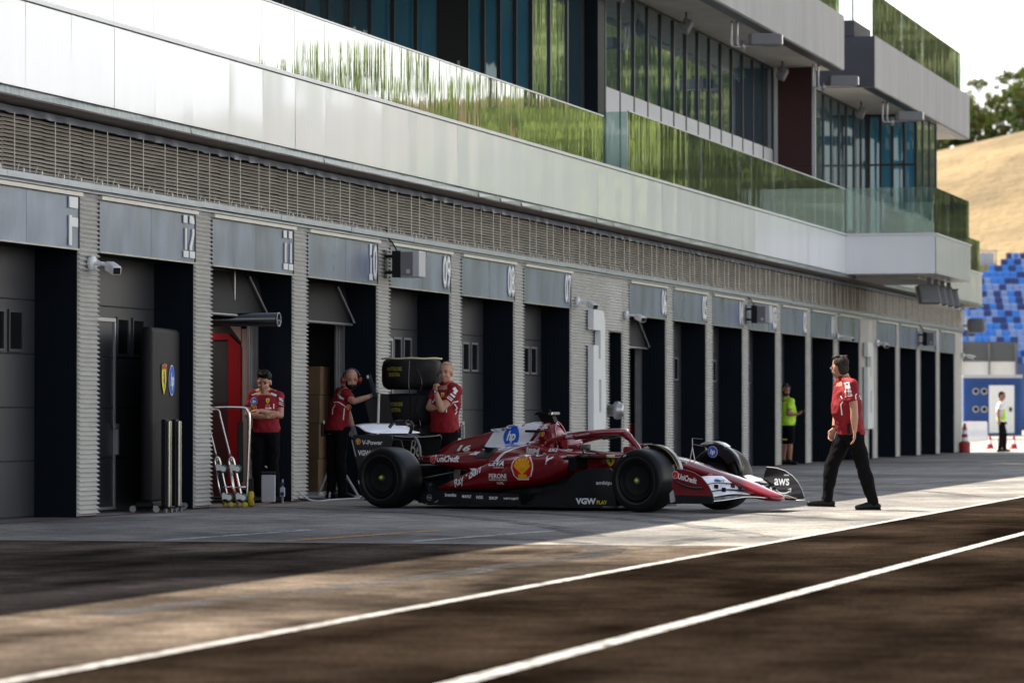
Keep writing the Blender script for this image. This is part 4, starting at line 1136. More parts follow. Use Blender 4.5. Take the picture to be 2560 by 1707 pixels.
# deflectors over the front tyres
def arc_strip(r0, y0, y1, a0, a1, th, taper=None, n=22):
    b1 = bm_new(); rings = []
    for i in range(n + 1):
        t = i / n; a = R(a0 + (a1 - a0) * t); k = 1.0 if taper is None else taper(t)
        ym = (y0 + y1) / 2; hw = (y1 - y0) / 2 * k; r = r0 + .012 * math.sin(PI * t)
        rings.append([(r * math.cos(a), ym - hw, .36 + r * math.sin(a)), (r * math.cos(a), ym + hw, .36 + r * math.sin(a)), ((r + th) * math.cos(a), ym + hw, .36 + (r + th) * math.sin(a)), ((r + th) * math.cos(a), ym - hw, .36 + (r + th) * math.sin(a))])
    loft(b1, rings); bmesh.ops.recalc_face_normals(b1, faces=b1.faces); return b1
tp = lambda t: .35 + .65 * min(1, t * 4) if t < .8 else max(.45, 1 - (t - .8) * 2)
for s in (-1, 1):
    ya, yb = sorted((.60 * s, .72 * s))
    d_ = obj('tyre_deflector', arc_strip(.392, ya, yb, 108, 8, .008, tp), 'carbon', CAR, True)
    # inboard cheek of the deflector
    b1 = bm_new(); pts_o = [(.40 * math.cos(R(a)), .36 + .40 * math.sin(R(a))) for a in range(104, 28, -8)]; pts_i = [(.27 * math.cos(R(a)), .36 + .29 * math.sin(R(a))) for a in range(36, 96, 10)]
    y_ = .605 * s; prism(b1, pts_o + pts_i, y_ - .004, y_ + .004, 'y'); ck = obj('deflector_cheek', b1, 'carbon', d_)
    b1 = bm_new(); tube(b1, [(.408 * math.cos(R(a)), .722 * s, .36 + .408 * math.sin(R(a))) for a in range(100, 12, -6)], .0028, 6); obj('yellow_edge', b1, 'yellow', d_)
b1 = arc_strip(.418, .600, .725, 110, 62, .006); wt = obj('white_deflector_top', b1, 'car_white', CAR, True)
# suspension
def arm(p0, p1, r=.016):
    b_ = bm_new(); tube(b_, [p0, p1], [r, r * .8], 8); obj('suspension_arm', b_, 'carbon', CAR, True)
for s in (-1, 1):
    arm((.05, .18 * s, .50), (.0, .68 * s, .48)); arm((-.42, .22 * s, .52), (-.02, .68 * s, .48)); arm((.18, .16 * s, .32), (.0, .68 * s, .22)); arm((-.40, .20 * s, .30), (-.02, .68 * s, .22)); arm((.12, .17 * s, .44), (.1, .68 * s, .33)); arm((-.05, .2 * s, .58), (0, .66 * s, .26))
    arm((-3.2, .2 * s, .50), (-3.6, .62 * s, .50)); arm((-3.75, .12 * s, .50), (-3.62, .62 * s, .50)); arm((-2.95, .2 * s, .30), (-3.6, .62 * s, .24)); arm((-3.8, .12 * s, .28), (-3.62, .62 * s, .24)); arm((-3.6, .1 * s, .36), (-3.6, .62 * s, .36), .03)
    arm((-3.0, .35 * s, .42), (-3.55, .62 * s, .30), .012)
b_ = bm_new(); tube(b_, smooth_path([(.06, -.19, .555), (.20, -.32, .562), (.30, -.42, .56)], 4), .018, 8); obj('arm_fairing', b_, 'beige_trim', CAR, True)

# front wing: four stacked elements with a swept leading edge
def wing_el(name, xc, zc, ch, an, y0, y1, m, th=.012, n=26, parent=CAR):
    """xc, zc: functions of |y| for the leading edge; ch: chord; an: slope"""
    b1 = bm_new(); rings = []
    for i in range(n + 1):
        y = y0 + (y1 - y0) * i / n; a = abs(y); x = xc(a); z = zc(a); c_ = ch(a); sl = an(a); r = []
        for t, up in ((0, .3), (.12, 1), (.4, 1), (.75, .7), (1, .15)):
            zz = z + sl * c_ * (t ** 1.25); r.append((x - c_ * t, y, zz + th * up))
        for t, dn in ((1, -.05), (.75, -.3), (.4, -.9), (.12, -1)):
            zz = z + sl * c_ * (t ** 1.25); r.append((x - c_ * t, y, zz + th * dn))
        rings.append(r)
    loft(b1, rings); bmesh.ops.recalc_face_normals(b1, faces=b1.faces)
    return obj(name, b1, m, parent, True)
FW = bpy.data.objects.new('front_wing', None); COL.objects.link(FW); FW.parent = CAR
xc1 = lambda a: 1.20 - .25 * (a / .97) ** 1.3
zc1 = lambda a: .150 + .030 * math.exp(-((a - .42) / .28) ** 2) - .018 * (a / .97) ** 2
wing_el('main_plane', xc1, zc1, lambda a: .20, lambda a: .05 + .1 * a, -.97, .97, 'carbon', .012, parent=FW)
b1 = bm_new(); tube(b1, [(xc1(abs(y)) + .006, y, zc1(abs(y)) + .004) for y in [-.97 + 1.94 * i / 40 for i in range(41)]], .007, 6); obj('leading_edge', b1, 'chrome', FW, True)
for s in (-1, 1):
    ya, yb = sorted((.16 * s, .955 * s))
    wing_el('flap', lambda a: xc1(a) - .17, lambda a: zc1(a) + .035, lambda a: .13, lambda a: .32, ya, yb, 'car_white', .006, parent=FW)
    wing_el('flap', lambda a: xc1(a) - .275, lambda a: zc1(a) + .09, lambda a: .12, lambda a: .5, ya, yb, 'car_white', .006, parent=FW)
    fl = wing_el('flap', lambda a: xc1(a) - .37, lambda a: zc1(a) + .162, lambda a: .12, lambda a: .62, *sorted((.22 * s, .95 * s)), 'car_white', .006, parent=FW)
    for yy in (.30 * s, .55 * s):
        for q in (.19, .29):
            b1 = bm_new(); box(b1, xc1(abs(yy)) - q - .03, yy - .006, zc1(abs(yy)) + q * .35, xc1(abs(yy)) - q + .02, yy + .006, zc1(abs(yy)) + q * .35 + .05); obj('slot_bracket', b1, 'black_gloss', FW)
    b1 = bm_new(); cyl(b1, (.86, .22 * s, .30), (.97, .22 * s, .24), .012, n=8); obj('slot_bracket', b1, 'black_gloss', FW)
    # end plate, curved outline
    ep = [(1.01, .115), (1.03, .16), (1.0, .24), (.95, .32), (.87, .40), (.77, .455), (.66, .485), (.53, .495), (.50, .42), (.47, .30), (.52, .20), (.53, .115)]
    y_ = .985 * s
    b1 = bm_new(); prism(b1, ep, y_ - .006, y_ + .006, 'y')
    E_ = obj('end_plate', b1, 'carbon' if s > 0 else 'car_red', FW); E_['label'] = 'black far end plate' if s > 0 else 'red near end plate'
    if s < 0:
        b1 = bm_new(); prism(b1, [(1.012, .11), (1.028, .155), (1.02, .20), (.52, .205), (.525, .11)], y_ - .012, y_ - .0065, 'y'); obj('black_lower_edge', b1, 'carbon', E_)
        b1 = bm_new(); tube(b1, smooth_path([(.53, -1.0, .36), (.64, -1.02, .315), (.78, -1.02, .285), (.89, -1.0, .29)], 5), [.006] + [.014] * 14 + [.006], 8); obj('dive_plane', b1, 'carbon', E_, True)
        b1 = bm_new(); tube(b1, [(p[0], y_, p[1]) for p in ep[1:8]], .005, 6); obj('plate_edge', b1, 'grey_box', E_)
        ND = E_
    else:
        b1 = bm_new(); tube(b1, [(p[0], y_, p[1]) for p in ep[1:8]], .005, 6); obj('plate_edge', b1, 'light_grey', E_)
        wing_el('tip_plate', lambda a: 1.14 - (a - .7) * .3, lambda a: .12, lambda a: .2, lambda a: -.05, .80, 1.0, 'beige_trim', .006, 6, FW)
        FD = E_
b1 = bm_new(); prism(b1, [(.44, .115), (.5, .13), (.47, .26), (.43, .22)], -.97, -.95, 'y'); obj('footplate_foil', b1, 'light_grey', FW)

# rear wing
RW = bpy.data.objects.new('rear_wing', None); COL.objects.link(RW); RW.parent = CAR
for s in (-1, 1):
    b1 = bm_new(); prism(b1, [(-4.40, .82), (-4.36, .86), (-3.95, .865), (-3.80, .86), (-3.78, .82), (-3.84, .60), (-3.92, .40), (-4.16, .34), (-4.28, .40), (-4.34, .60)], .50 * s - .006, .50 * s + .006, 'y')
    e_ = obj('end_plate', b1, 'carbon', RW)
    b1 = bm_new(); prism(b1, [(-4.395, .80), (-4.38, .80), (-4.32, .60), (-4.335, .60)], .50 * s - .009, .50 * s - .0065, 'y'); obj('pale_stripe', b1, 'light_grey', e_)
    if s > 0: FE = e_
    else: NE = e_
def rwing(name, pts, y0, y1, m, sag=0, n=14):
    b1 = bm_new(); rings = []
    for i in range(n + 1):
        y = y0 + (y1 - y0) * i / n; k = 1 - (abs(y) / .5) ** 4 * .6
        rings.append([(p[0], y, p[1] + sag * (1 - (y / .5) ** 2)) for p in pts] if m != 'car_white' else [(p[0], y, .90 + (p[1] - .90) * (.35 + .65 * k ** .5)) for p in pts])
    loft(b1, rings); bmesh.ops.recalc_face_normals(b1, faces=b1.faces); return obj(name, b1, m, RW, True)
rwing('main_plane', [(-3.80, .862), (-3.9, .835), (-4.08, .845), (-4.2, .88), (-4.08, .825), (-3.9, .815), (-3.80, .845)], -.495, .495, 'carbon', -.02)
rwing('flap', [(-4.10, .885), (-4.2, .915), (-4.30, .985), (-4.36, 1.0), (-4.30, .972), (-4.2, .90), (-4.10, .875)], -.49, .49, 'car_white')
b1 = bm_new(); tube(b1, smooth_path([(-3.90, 0, .86), (-3.86, 0, .98), (-3.93, 0, 1.02), (-4.12, 0, 1.01), (-4.2, 0, .95)], 5), .022, 8); bbox_bev(b1, -4.1, -.03, .97, -3.92, .03, 1.035, .01, 1); obj('flap_actuator', b1, 'black_gloss', RW)
b1 = bm_new(); tube(b1, smooth_path([(-3.9, -.04, .86), (-3.78, -.04, .82), (-3.72, -.04, .7), (-3.72, -.03, .52)], 5), .017, 8); obj('swan_neck', b1, 'grey_box', RW, True)
rwing('beam_wing', [(-3.95, .46), (-4.2, .50), (-4.25, .52), (-4.2, .49), (-3.95, .445)], -.49, .49, 'carbon')

# ------------------------------------------------------------------ paint bands and lettering
def wrapd(bm2, c, name, m, parent=None, surf=None, lift=.004, step=.035, frm=FR):
    return (surf or ST_all).wrap(bm2, c, name, m, parent or cover, frm, U, V, lift, step)
band = [(-2.02, 1.03), (-1.885, 1.03), (-2.02, .83), (-2.16, .72), (-2.33, .655), (-2.44, .59), (-2.50, .50), (-2.95, .50), (-2.90, .585), (-2.835, .635), (-2.70, .745), (-2.60, .95), (-2.3, .99)]
band = [(-2.62, .93), (-2.70, .80), (-2.80, .67), (-2.90, .585), (-2.96, .50), (-2.46, .50), (-2.41, .60), (-2.28, .70), (-2.10, .755), (-2.0, .86), (-1.90, 1.012), (-2.1, 1.008), (-2.36, .957)]
ENG = Surf([cover, airbox])
bs = poly2d(band); bmesh.ops.triangulate(bs, faces=bs.faces)
wrapd(bs, (0, 0), 'white_band', 'car_white', cover, ENG, .003, .03)
for dx, w_ in ((.045, .014), (.075, .008)):
    st_ = poly2d([(-2.45 + dx, .56), (-2.36 + dx, .66), (-2.24 + dx, .715), (-2.08 + dx, .765), (-1.98 + dx, .86), (-1.89 + dx, 1.0), (-1.89 + dx + w_, 1.0), (-1.98 + dx + w_, .86), (-2.08 + dx + w_, .758), (-2.24 + dx + w_, .705), (-2.36 + dx + w_, .65), (-2.45 + dx + w_ * 1.5, .55)])
    bmesh.ops.triangulate(st_, faces=st_.faces); wrapd(st_, (0, 0), 'white_stripe', 'car_white', cover, ENG, .0035, .03)
bmesh.ops.triangulate(cool, faces=cool.faces)
wrapd(cool, (0, 0), 'cooling_gills', mat('gills', (0.03, 0.03, 0.033), .35, .3, .6, 30, (1, 1, 5)), cover, ENG, .007, .03)

def put_badge(kind, r, c, parent, surf, name='emblem', l0=.006, frm=FR, u=U, v=V, step=.04):
    for i, (b2, m_) in enumerate(badge(kind, r)):
        if b2.verts:
            if kind == 'shield' and i < 2: bmesh.ops.triangulate(b2, faces=b2.faces)
            if kind == 'pecten': bmesh.ops.triangulate(b2, faces=b2.faces)
            surf.wrap(b2, c, name, m_, parent, frm, u, v, l0 + i * .003, step)
put_badge('round_blue', .125, (-2.345, .848), cover, ENG)
put_badge('pecten', .155, (-1.73, .49), SP[0], Surf([SP[0]]))
put_badge('pecten', .034, (-1.867, .879), airbox, ENG)
wrapd(poly2d([(-.014, -.01), (.014, -.01), (0, .014)]), (-1.81, .998), 'warning_triangle', 'logo_gold', airbox, ENG)
put_badge('slash', .043, (-3.365, .572), cover, ENG)
def word(s, w, h, c, parent=None, surf=None, m='logo_white', bold=.02, shear=0, space=1.0, rot=0, lift=.006, name='lettering', frm=FR, step=.05, outline=None):
    if outline:
        t = text_fit(s, w * 1.02, h * 1.12, bold + .035, shear, space)
        if rot: xf2d(t, 0, 0, rot)
        (surf or ST_all).wrap(t, c, name, outline, parent or cover, frm, U, V, lift, step)
    t = text_fit(s, w, h, bold, shear, space)
    if rot: xf2d(t, 0, 0, rot)
    return (surf or ST_all).wrap(t, c, name, m, parent or cover, frm, U, V, lift + (.003 if outline else 0), step)
SPS = Surf([SP[0]])
word('UniCredit', .345, .080, (-3.125, .580), surf=ENG, bold=.03)
word('16', .22, .075, (-3.07, .705), surf=ENG, shear=.35, bold=.04)
word('Ray', .17, .12, (-2.66, .315), SP[0], SPS, shear=.35, rot=R(28), bold=.015); word('Ban', .20, .11, (-2.44, .44), SP[0], SPS, shear=.35, rot=R(26), bold=.02)
wrapd(disc2d(.011, n=10), (-2.555, .395), 'lettering', 'logo_white', SP[0], SPS, .006)
word('CEVA', .265, .062, (-2.127, .538), SP[0], SPS, shear=.1, bold=.03); word('LOGISTICS', .155, .019, (-2.069, .49), SP[0], SPS, space=1.2)
word('PERONI', .25, .055, (-2.085, .390), SP[0], SPS, bold=.02); word('NASTRO AZZURRO', .25, .018, (-2.083, .345), SP[0], SPS); word('0.0%', .09, .03, (-2.061, .306), SP[0], SPS)
t = text_fit('IBM', .205, .068, .05, .12); 
for q in range(7):
    z_ = -.034 + .0097 * q + .0035
    bmesh.ops.bisect_plane(t, geom=list(t.verts) + list(t.edges) + list(t.faces), plane_co=(0, z_, 0), plane_no=(0, 1, 0)); bmesh.ops.bisect_plane(t, geom=list(t.verts) + list(t.edges) + list(t.faces), plane_co=(0, z_ + .0030, 0), plane_no=(0, 1, 0))
dl = [f for f in t.faces if any(-.034 + .0097 * q + .0035 < f.calc_center_median().y < -.034 + .0097 * q + .0065 for q in range(7))]
bmesh.ops.delete(t, geom=dl, context='FACES')
ST_all.wrap(t, (-1.84, .676), 'lettering', 'logo_white', cover, FR, U, V, .006, .05)
def smile(w): 
    pts = []
    for i in range(13):
        a = R(215 + 100 * i / 12); pts.append((w * .62 * math.cos(a), w * .32 + w * .52 * math.sin(a)))
    for i in range(12, -1, -1):
        a = R(215 + 100 * i / 12); pts.append((w * .58 * math.cos(a), w * .34 + w * .46 * math.sin(a)))
    b2 = poly2d(pts); bmesh.ops.triangulate(b2, faces=b2.faces)
    b2.faces.new([b2.verts.new((p[0] * w, p[1] * w, 0)) for p in ((.30, .10), (.52, .16), (.50, -.1), (.46, -.1), (.45, .10), (.30, .05))])
    return b2
word('aws', .115, .042, (-1.556, .693), bold=.02); ST_all.wrap(smile(.11), (-1.552, .645), 'lettering', 'logo_white', cover, FR, U, V, .006, .05)
ct = xf2d(poly2d(CAT), 0, 0, 0, .056); bmesh.ops.triangulate(ct, faces=ct.faces); SPS.wrap(ct, (-1.36, .584), 'emblem', 'logo_white', SP[0], FR, U, V, .006, .05)
word('ZCG', .135, .052, (-1.872, .966), airbox, ENG, bold=.02)
ST_all.wrap(ring2d(.043, .036), (-1.935, .77), 'emblem', 'logo_white', cover, FR, U, V, .006, .05); word('E', .035, .04, (-1.935, .77))
word('DXC', .10, .030, (-1.325, .852), halo, HALO, bold=.03, shear=.1, rot=R(6)); word('TECHNOLOGY', .19, .018, (-1.165, .872), halo, HALO, bold=.01, rot=R(8))
MON = Surf([mono])
put_badge('shield', .066, (-.772, .572), mono, Surf([mono, [o for o in CAR.children if o.name.startswith('cockpit_side')][0]]))
FEN = Surf([o for o in CAR.children if o.name.startswith('floor_fence')] + [c for o in CAR.children if o.name.startswith('floor_fence') for c in o.children])
FLE = Surf([o for o in CAR.children if o.name.startswith('floor_edge')])
fe = [o for o in CAR.children if o.name == 'floor_fence'][0]; fl_ = [o for o in CAR.children if o.name == 'floor_edge'][0]
word('ambipar', .27, .056, (-.645, .318), fe, FEN, bold=.02); word('VGW', .28, .072, (-.866, .113), fe, FEN, bold=.05); word('PLAY', .14, .046, (-.645, .102), fe, FEN, 'logo_yellow', bold=.02)
for s, w_, h_, x_, z_ in (('brembo', .16, .042, -2.72, .165), ('MAHLE', .13, .036, -2.49, .150), ('NGK', .10, .038, -2.30, .142), ('SKF', .125, .034, -2.107, .135), ('VISTAJET', .215, .030, -1.86, .128)):
    word(s, w_, h_, (x_, z_), fl_, FLE, bold=.03, shear=.1 if s == 'MAHLE' else 0)
FLE.wrap(ring2d(.036, .032), (-3.03, .13), 'emblem', 'light_grey', fl_, FR, U, V, .006, .05); word('FiA', .05, .026, (-3.03, .13), fl_, FLE, 'light_grey')
NES = Surf([NE]); put_badge('pecten', .038, (-4.29, .78), NE, NES); word('V-Power', .31, .055, (-4.08, .77), NE, NES, bold=.035); word('VGW', .19, .066, (-4.20, .645), NE, NES, bold=.05)
FES = Surf([FE]); word('Be', .17, .22, (-4.17, .70), FE, FES, bold=-.0, shear=.3, frm=(0, .3, 0))
EPS = Surf([ND]); 
word('UniCredit', .25, .066, (.685, .39), ND, EPS, rot=R(-13), bold=.03); put_badge('slash', .037, (.525, .43), ND, EPS)
word('UniCredit', .235, .058, (.62, .350), mono, MON, rot=R(-16), bold=.03); put_badge('slash', .033, (.47, .393), mono, MON)
FDS = Surf([FD]); word('aws', .20, .080, (.737, .325), FD, FDS, bold=.02, frm=(0, .8, 0)); FDS.wrap(smile(.20), (.76, .225), 'lettering', 'logo_white', FD, (0, .8, 0), U, V, .006, .05)
FDS.wrap(poly2d([(-.035, -.008), (.035, -.008), (.035, .008), (-.035, .008)]), (.80, .405), 'slot', 'light_grey', FD, (0, .8, 0), U, V, .006, .05)
ckf = [o for o in bpy.data.objects if o.name.startswith('deflector_cheek')][-1]
put_badge('round_blue', .062, (.03, .672), ckf, Surf([ckf]), frm=(0, .4, 0))
# round emblem lying on the near flap, seen from above the wing
fl0 = [o for o in FW.children if o.name.startswith('flap')]
for i, (b2, m_) in enumerate(badge('round_blue', .07)[1:]):
    Surf(fl0[2:3]).wrap(b2, (-.42, -.76), 'emblem', m_, FW, (0, 0, .9), (0, 1, 0), (-1, 0, 0), .004 + i * .002, .04)

# ================================================================== people
def voxel(bm_, size, name, m, parent, smooth=3, noise=0.0):
    me = bpy.data.meshes.new(name + '_tmp'); bm_.to_mesh(me); bm_.free()
    o = bpy.data.objects.new(name + '_tmp', me); COL.objects.link(o)
    r = o.modifiers.new('r', 'REMESH'); r.mode = 'VOXEL'; r.voxel_size = size
    s = o.modifiers.new('s', 'SMOOTH'); s.iterations = smooth; s.factor = .5
    bpy.context.view_layer.update()
    dg = bpy.context.evaluated_depsgraph_get()
    nm = bpy.data.meshes.new_from_object(o.evaluated_get(dg))
    bpy.data.objects.remove(o); bpy.data.meshes.remove(me)
    nm.name = name; nm.materials.clear(); nm.materials.append(M[m] if isinstance(m, str) else m)
    if noise:
        from mathutils import noise as NZ
        nv = [v.normal.copy() for v in nm.vertices]
        for v, n_ in zip(nm.vertices, nv):
            c_ = v.co; k_ = NZ.noise((c_.x * 9 + c_.z * 5, c_.y * 9, c_.z * 7)) + .6 * NZ.noise((c_.x * 22 - c_.z * 9, c_.y * 20, c_.z * 16))
            v.co = c_ + n_ * (noise * k_)
    for p in nm.polygons: p.use_smooth = True
    q = bpy.data.objects.new(name, nm); COL.objects.link(q); q.parent = parent
    return q

def cap(bm_, p0, p1, r0, r1, n=14):
    """closed tapered limb with rounded ends"""
    p0, p1 = Vector(p0), Vector(p1); d = (p1 - p0); L = d.length
    if L < 1e-5: return
    d.normalize(); pts = []; rs = []
    for k in range(4): a = PI / 2 * k / 4; pts.append(p0 - d * r0 * math.cos(a)); rs.append(max(.001, r0 * math.sin(a)) if k else .15 * r0)
    pts.append(p0); rs.append(r0); pts.append(p0.lerp(p1, .5)); rs.append((r0 + r1) / 2); pts.append(p1); rs.append(r1)
    for k in range(3, -1, -1): a = PI / 2 * k / 4; pts.append(p1 + d * r1 * math.cos(a)); rs.append(max(.001, r1 * math.sin(a)) if k else .15 * r1)
    tube(bm_, pts, rs, n)

def limb(bm_, a, b_, c_, r, bulge=1.0):
    """two-segment limb a-b-c with radii r = (ra, rmid1, rb, rmid2, rc)"""
    a, b_, c_ = Vector(a), Vector(b_), Vector(c_)
    cap(bm_, a, a.lerp(b_, .45), r[0], r[1]); cap(bm_, a.lerp(b_, .45), b_, r[1], r[2])
    cap(bm_, b_, b_.lerp(c_, .35), r[2], r[3]); cap(bm_, b_.lerp(c_, .35), c_, r[3], r[4])

def torso(bm_, J, k=0.0, belly=0.0, z_lo=-.10, z_hi=1.0, build=1.0):
    P, C, N = Vector(J['pelvis']), Vector(J['chest']), Vector(J['neck'])
    sx = (Vector(J['shA']) - Vector(J['shB'])); sx.normalize()
    hx = (Vector(J['hipA']) - Vector(J['hipB'])); hx.normalize()
    rings = []
    # t along pelvis -> chest -> neck, half width, half depth, forward offset
    prof = [(-.34, .145, .105, 0), (-.18, .168, .122, .0), (0.0, .168, .125, 0), (.28, .152, .116, .3), (.55, .158, .122, .55), (.85, .178, .126, .25), (1.0, .188, .124, .1), (1.35, .178, .108, 0), (1.62, .125, .088, 0), (1.85, .070, .070, 0), (2.05, .058, .060, 0)]
    for t, w, d, fo in prof:
        if t < z_lo or t > z_hi * 2.1: continue
        if t <= 1: c = P + (C - P) * t
        else: c = C + (N - C) * (t - 1)
        u = hx.lerp(sx, max(0, min(1, t))); u.normalize()
        f = Vector(J['fwd']).normalized(); f = (f - u * f.dot(u)).normalized()
        up = u.cross(f)
        w = w * build + k; d = d * build + k + belly * fo * .5
        c = c + f * (belly * fo * .5)
        rings.append([c + u * w * math.copysign(abs(math.cos(a)) ** .85, math.cos(a)) + f * d * math.copysign(abs(math.sin(a)) ** .9, math.sin(a)) for a in [2 * PI * i / 24 for i in range(24)]])
    loft(bm_, rings); bmesh.ops.recalc_face_normals(bm_, faces=bm_.faces)

def hand(bm_, w, d, pn, curl=.35, r=1.0, side=1):
    """palm and five fingers; w wrist, d pointing direction, pn palm normal"""
    w = Vector(w); d = Vector(d).normalized(); pn = Vector(pn); pn = (pn - d * pn.dot(d)).normalized(); s_ = d.cross(pn) * side
    for q in (-.024, 0, .024): cap(bm_, w + s_ * q * .6, w + d * .078 + s_ * q, .017 * r, .015 * r, 8)
    for i, (off, L) in enumerate(((-.033, .062), (-.011, .074), (.011, .080), (.033, .070))):
        p = w + d * .080 * r + s_ * off; a = curl
        for sgm, k in enumerate((.42, .32, .26)):
            dd = (d * math.cos(a) + pn * math.sin(a)).normalized(); q = p + dd * L * k * r * 1.15
            cap(bm_, p, q, .0098 * r - .0008 * sgm, .009 * r - .0008 * sgm, 7); p = q; a += curl * 1.25 + .06
    t0 = w + d * .022 + s_ * .030; t1 = t0 + (d * .7 + s_ * .65 + pn * .35).normalized() * .042; t2 = t1 + (d * .95 + pn * .4 + s_ * .1).normalized() * .034
    cap(bm_, t0, t1, .014 * r, .011 * r, 8); cap(bm_, t1, t2, .011 * r, .009 * r, 8)

def foot(bm_, ank, toe, k=1.0):
    a = Vector(ank); t = Vector(toe); d = t - a; d.z = 0; d.normalize(); s_ = Vector((-d.y, d.x, 0))
    dz = t.z
    heel = Vector((a.x, a.y, a.z - .055)) - d * .055
    for q in (-.016, .016): cap(bm_, heel + s_ * q, a + d * .07 - Vector((0, 0, .045)) + s_ * q, .034 * k, .036 * k, 10); cap(bm_, a + d * .06 - Vector((0, 0, .045)) + s_ * q, Vector((t.x, t.y, dz)) - d * .03 + s_ * q * 1.3, .035 * k, .026 * k, 10)
    cap(bm_, a, a - Vector((0, 0, .04)), .048 * k, .045 * k, 10)

def person(label, loc, J, shirt='shirt_red', legs='trouser', skin='skin', belly=0, build=1.0, sleeve=.55, hair='hair_dark', hairstyle='short', beard=None, shorts=False, glove=False, group=None, shoes='black', vs=.0085, rotz=-R(75.96), extra=None, hscale=1.12):
    T = thing('person', label, 'person', loc, rotz, group)
    V3 = Vector
    # ---- head frame
    hc = V3(J['head']); ff = V3(J['face']).normalized(); hr = ff.cross(V3(J.get('hup', (0, 0, 1)))).normalized(); hu = hr.cross(ff).normalized()
    HM = Matrix((( hr.x, ff.x, hu.x, hc.x), (hr.y, ff.y, hu.y, hc.y), (hr.z, ff.z, hu.z, hc.z), (0, 0, 0, 1)))
    def H(x, y, z): return HM @ V3((x * hscale, y * hscale, z * hscale))
    def hell(bm_, c, r, n=16, m_=10):
        t_ = bmesh.new(); ellipsoid(t_, (c[0] * hscale, c[1] * hscale, c[2] * hscale), (r[0] * hscale, r[1] * hscale, r[2] * hscale), n, m_); merge(bm_, t_, HM)
    # ---- continuous body
    b_ = bm_new()
    torso(b_, J, 0, belly, -.4, 1.0, build)
    k = build
    for s in 'AB':
        limb(b_, J['sh' + s], J['el' + s], J['wr' + s], (.060 * k, .052 * k, .042 * k, .043 * k, .028))
        limb(b_, J['hip' + s], J['kn' + s], J['an' + s], (.088 * k, .078 * k, .056 * k, .056 * k, .038))
        foot(b_, J['an' + s], J['toe' + s])
        hd = J.get('hand' + s)
        hand(b_, J['wr' + s], hd[0], hd[1], hd[2], 1.0, hd[3] if len(hd) > 3 else 1)
    cap(b_, J['neck'], H(0, -.015, -.06), .060 * k, .056)
    cap(b_, V3(J['shA']), V3(J['neck']) + V3((0, 0, -.03)), .06 * k, .06); cap(b_, V3(J['shB']), V3(J['neck']) + V3((0, 0, -.03)), .06 * k, .06)
    hell(b_, (0, -.012, .030), (.074, .094, .090)); hell(b_, (0, .022, -.035), (.060, .066, .078)); hell(b_, (0, .050, -.088), (.030, .030, .024)); hell(b_, (0, .010, -.075), (.050, .062, .036))
    hell(b_, (0, .082, -.030), (.012, .018, .014)); hell(b_, (0, .078, -.010), (.009, .014, .028)); hell(b_, (0, .076, -.062), (.024, .014, .010))
    for s in (-1, 1): hell(b_, (.075 * s, -.008, -.012), (.010, .020, .032)); hell(b_, (.032 * s, .066, .016), (.026, .018, .010)); hell(b_, (.036 * s, .058, -.036), (.022, .022, .022))
    body = voxel(b_, vs, 'body', skin, T, 2)
    # ---- face details
    b_ = bm_new()
    for s in (-1, 1): hell(b_, (.031 * s, .0795, .0), (.0125, .007, .0055), 8, 6)
    obj('eyes', b_, 'hair_dark', T, True)
    b_ = bm_new()
    for s in (-1, 1): tube(b_, [H(.012 * s, .088, .019), H(.030 * s, .086, .025), H(.050 * s, .072, .019)], [.003, .005, .002], 6)
    obj('eyebrows', b_, hair if hair != 'hair_blond' else 'hair_grey', T, True)
    b_ = bm_new(); tube(b_, [H(-.022, .080, -.062), H(0, .091, -.060), H(.022, .080, -.062)], [.002, .0045, .002], 6); obj('mouth', b_, mat('lips', (.30, .09, .07), .5) if 'lips' not in bpy.data.materials else bpy.data.materials['lips'], T, True)
    if beard:
        b_ = bm_new(); hell(b_, (0, .030, -.070), (.060, .060, .050)); hell(b_, (0, .075, -.052), (.030, .016, .008)); hell(b_, (0, .058, -.092), (.034, .030, .028))
        for s in (-1, 1): hell(b_, (.054 * s, .012, -.045), (.018, .035, .045))
        o_ = voxel(b_, .006, 'beard', beard, T, 1)
        # keep the lips free
    # ---- hair
    if hairstyle != 'helmet':
        b_ = bm_new(); rnd_ = random.Random(len(label))
        if hairstyle == 'quiff':
            hell(b_, (0, -.022, .050), (.082, .096, .082)); hell(b_, (0, .045, .098), (.062, .045, .034)); hell(b_, (-.02, .066, .088), (.045, .03, .030)); hell(b_, (0, -.07, -.01), (.068, .045, .07))
            for i in range(26): hell(b_, (rnd_.uniform(-.06, .06), rnd_.uniform(-.03, .08), .100 + rnd_.uniform(0, .028)), (.016, .028, .014), 8, 6)
        elif hairstyle == 'short':
            hell(b_, (0, -.028, .044), (.077, .088, .080)); hell(b_, (0, -.062, -.010), (.062, .042, .080)); hell(b_, (0, .022, .084), (.054, .040, .024))
            for i in range(24): hell(b_, (rnd_.uniform(-.055, .055), rnd_.uniform(-.09, .05), .098 + rnd_.uniform(0, .012)), (.014, .022, .012), 8, 6)
        elif hairstyle == 'crop':
            hell(b_, (0, -.026, .044), (.077, .090, .078)); hell(b_, (0, -.062, .0), (.064, .043, .070)); hell(b_, (0, .022, .084), (.054, .040, .022))
        elif hairstyle == 'bald':
            hell(b_, (0, -.066, -.005), (.062, .038, .050))
            for s in (-1, 1): hell(b_, (.066 * s, -.03, -.0), (.010, .030, .035))
        voxel(b_, .006, 'hair', hair, T, 1)
    # ---- clothes
    b_ = bm_new(); torso(b_, J, .014, belly, -.22, .80, build)
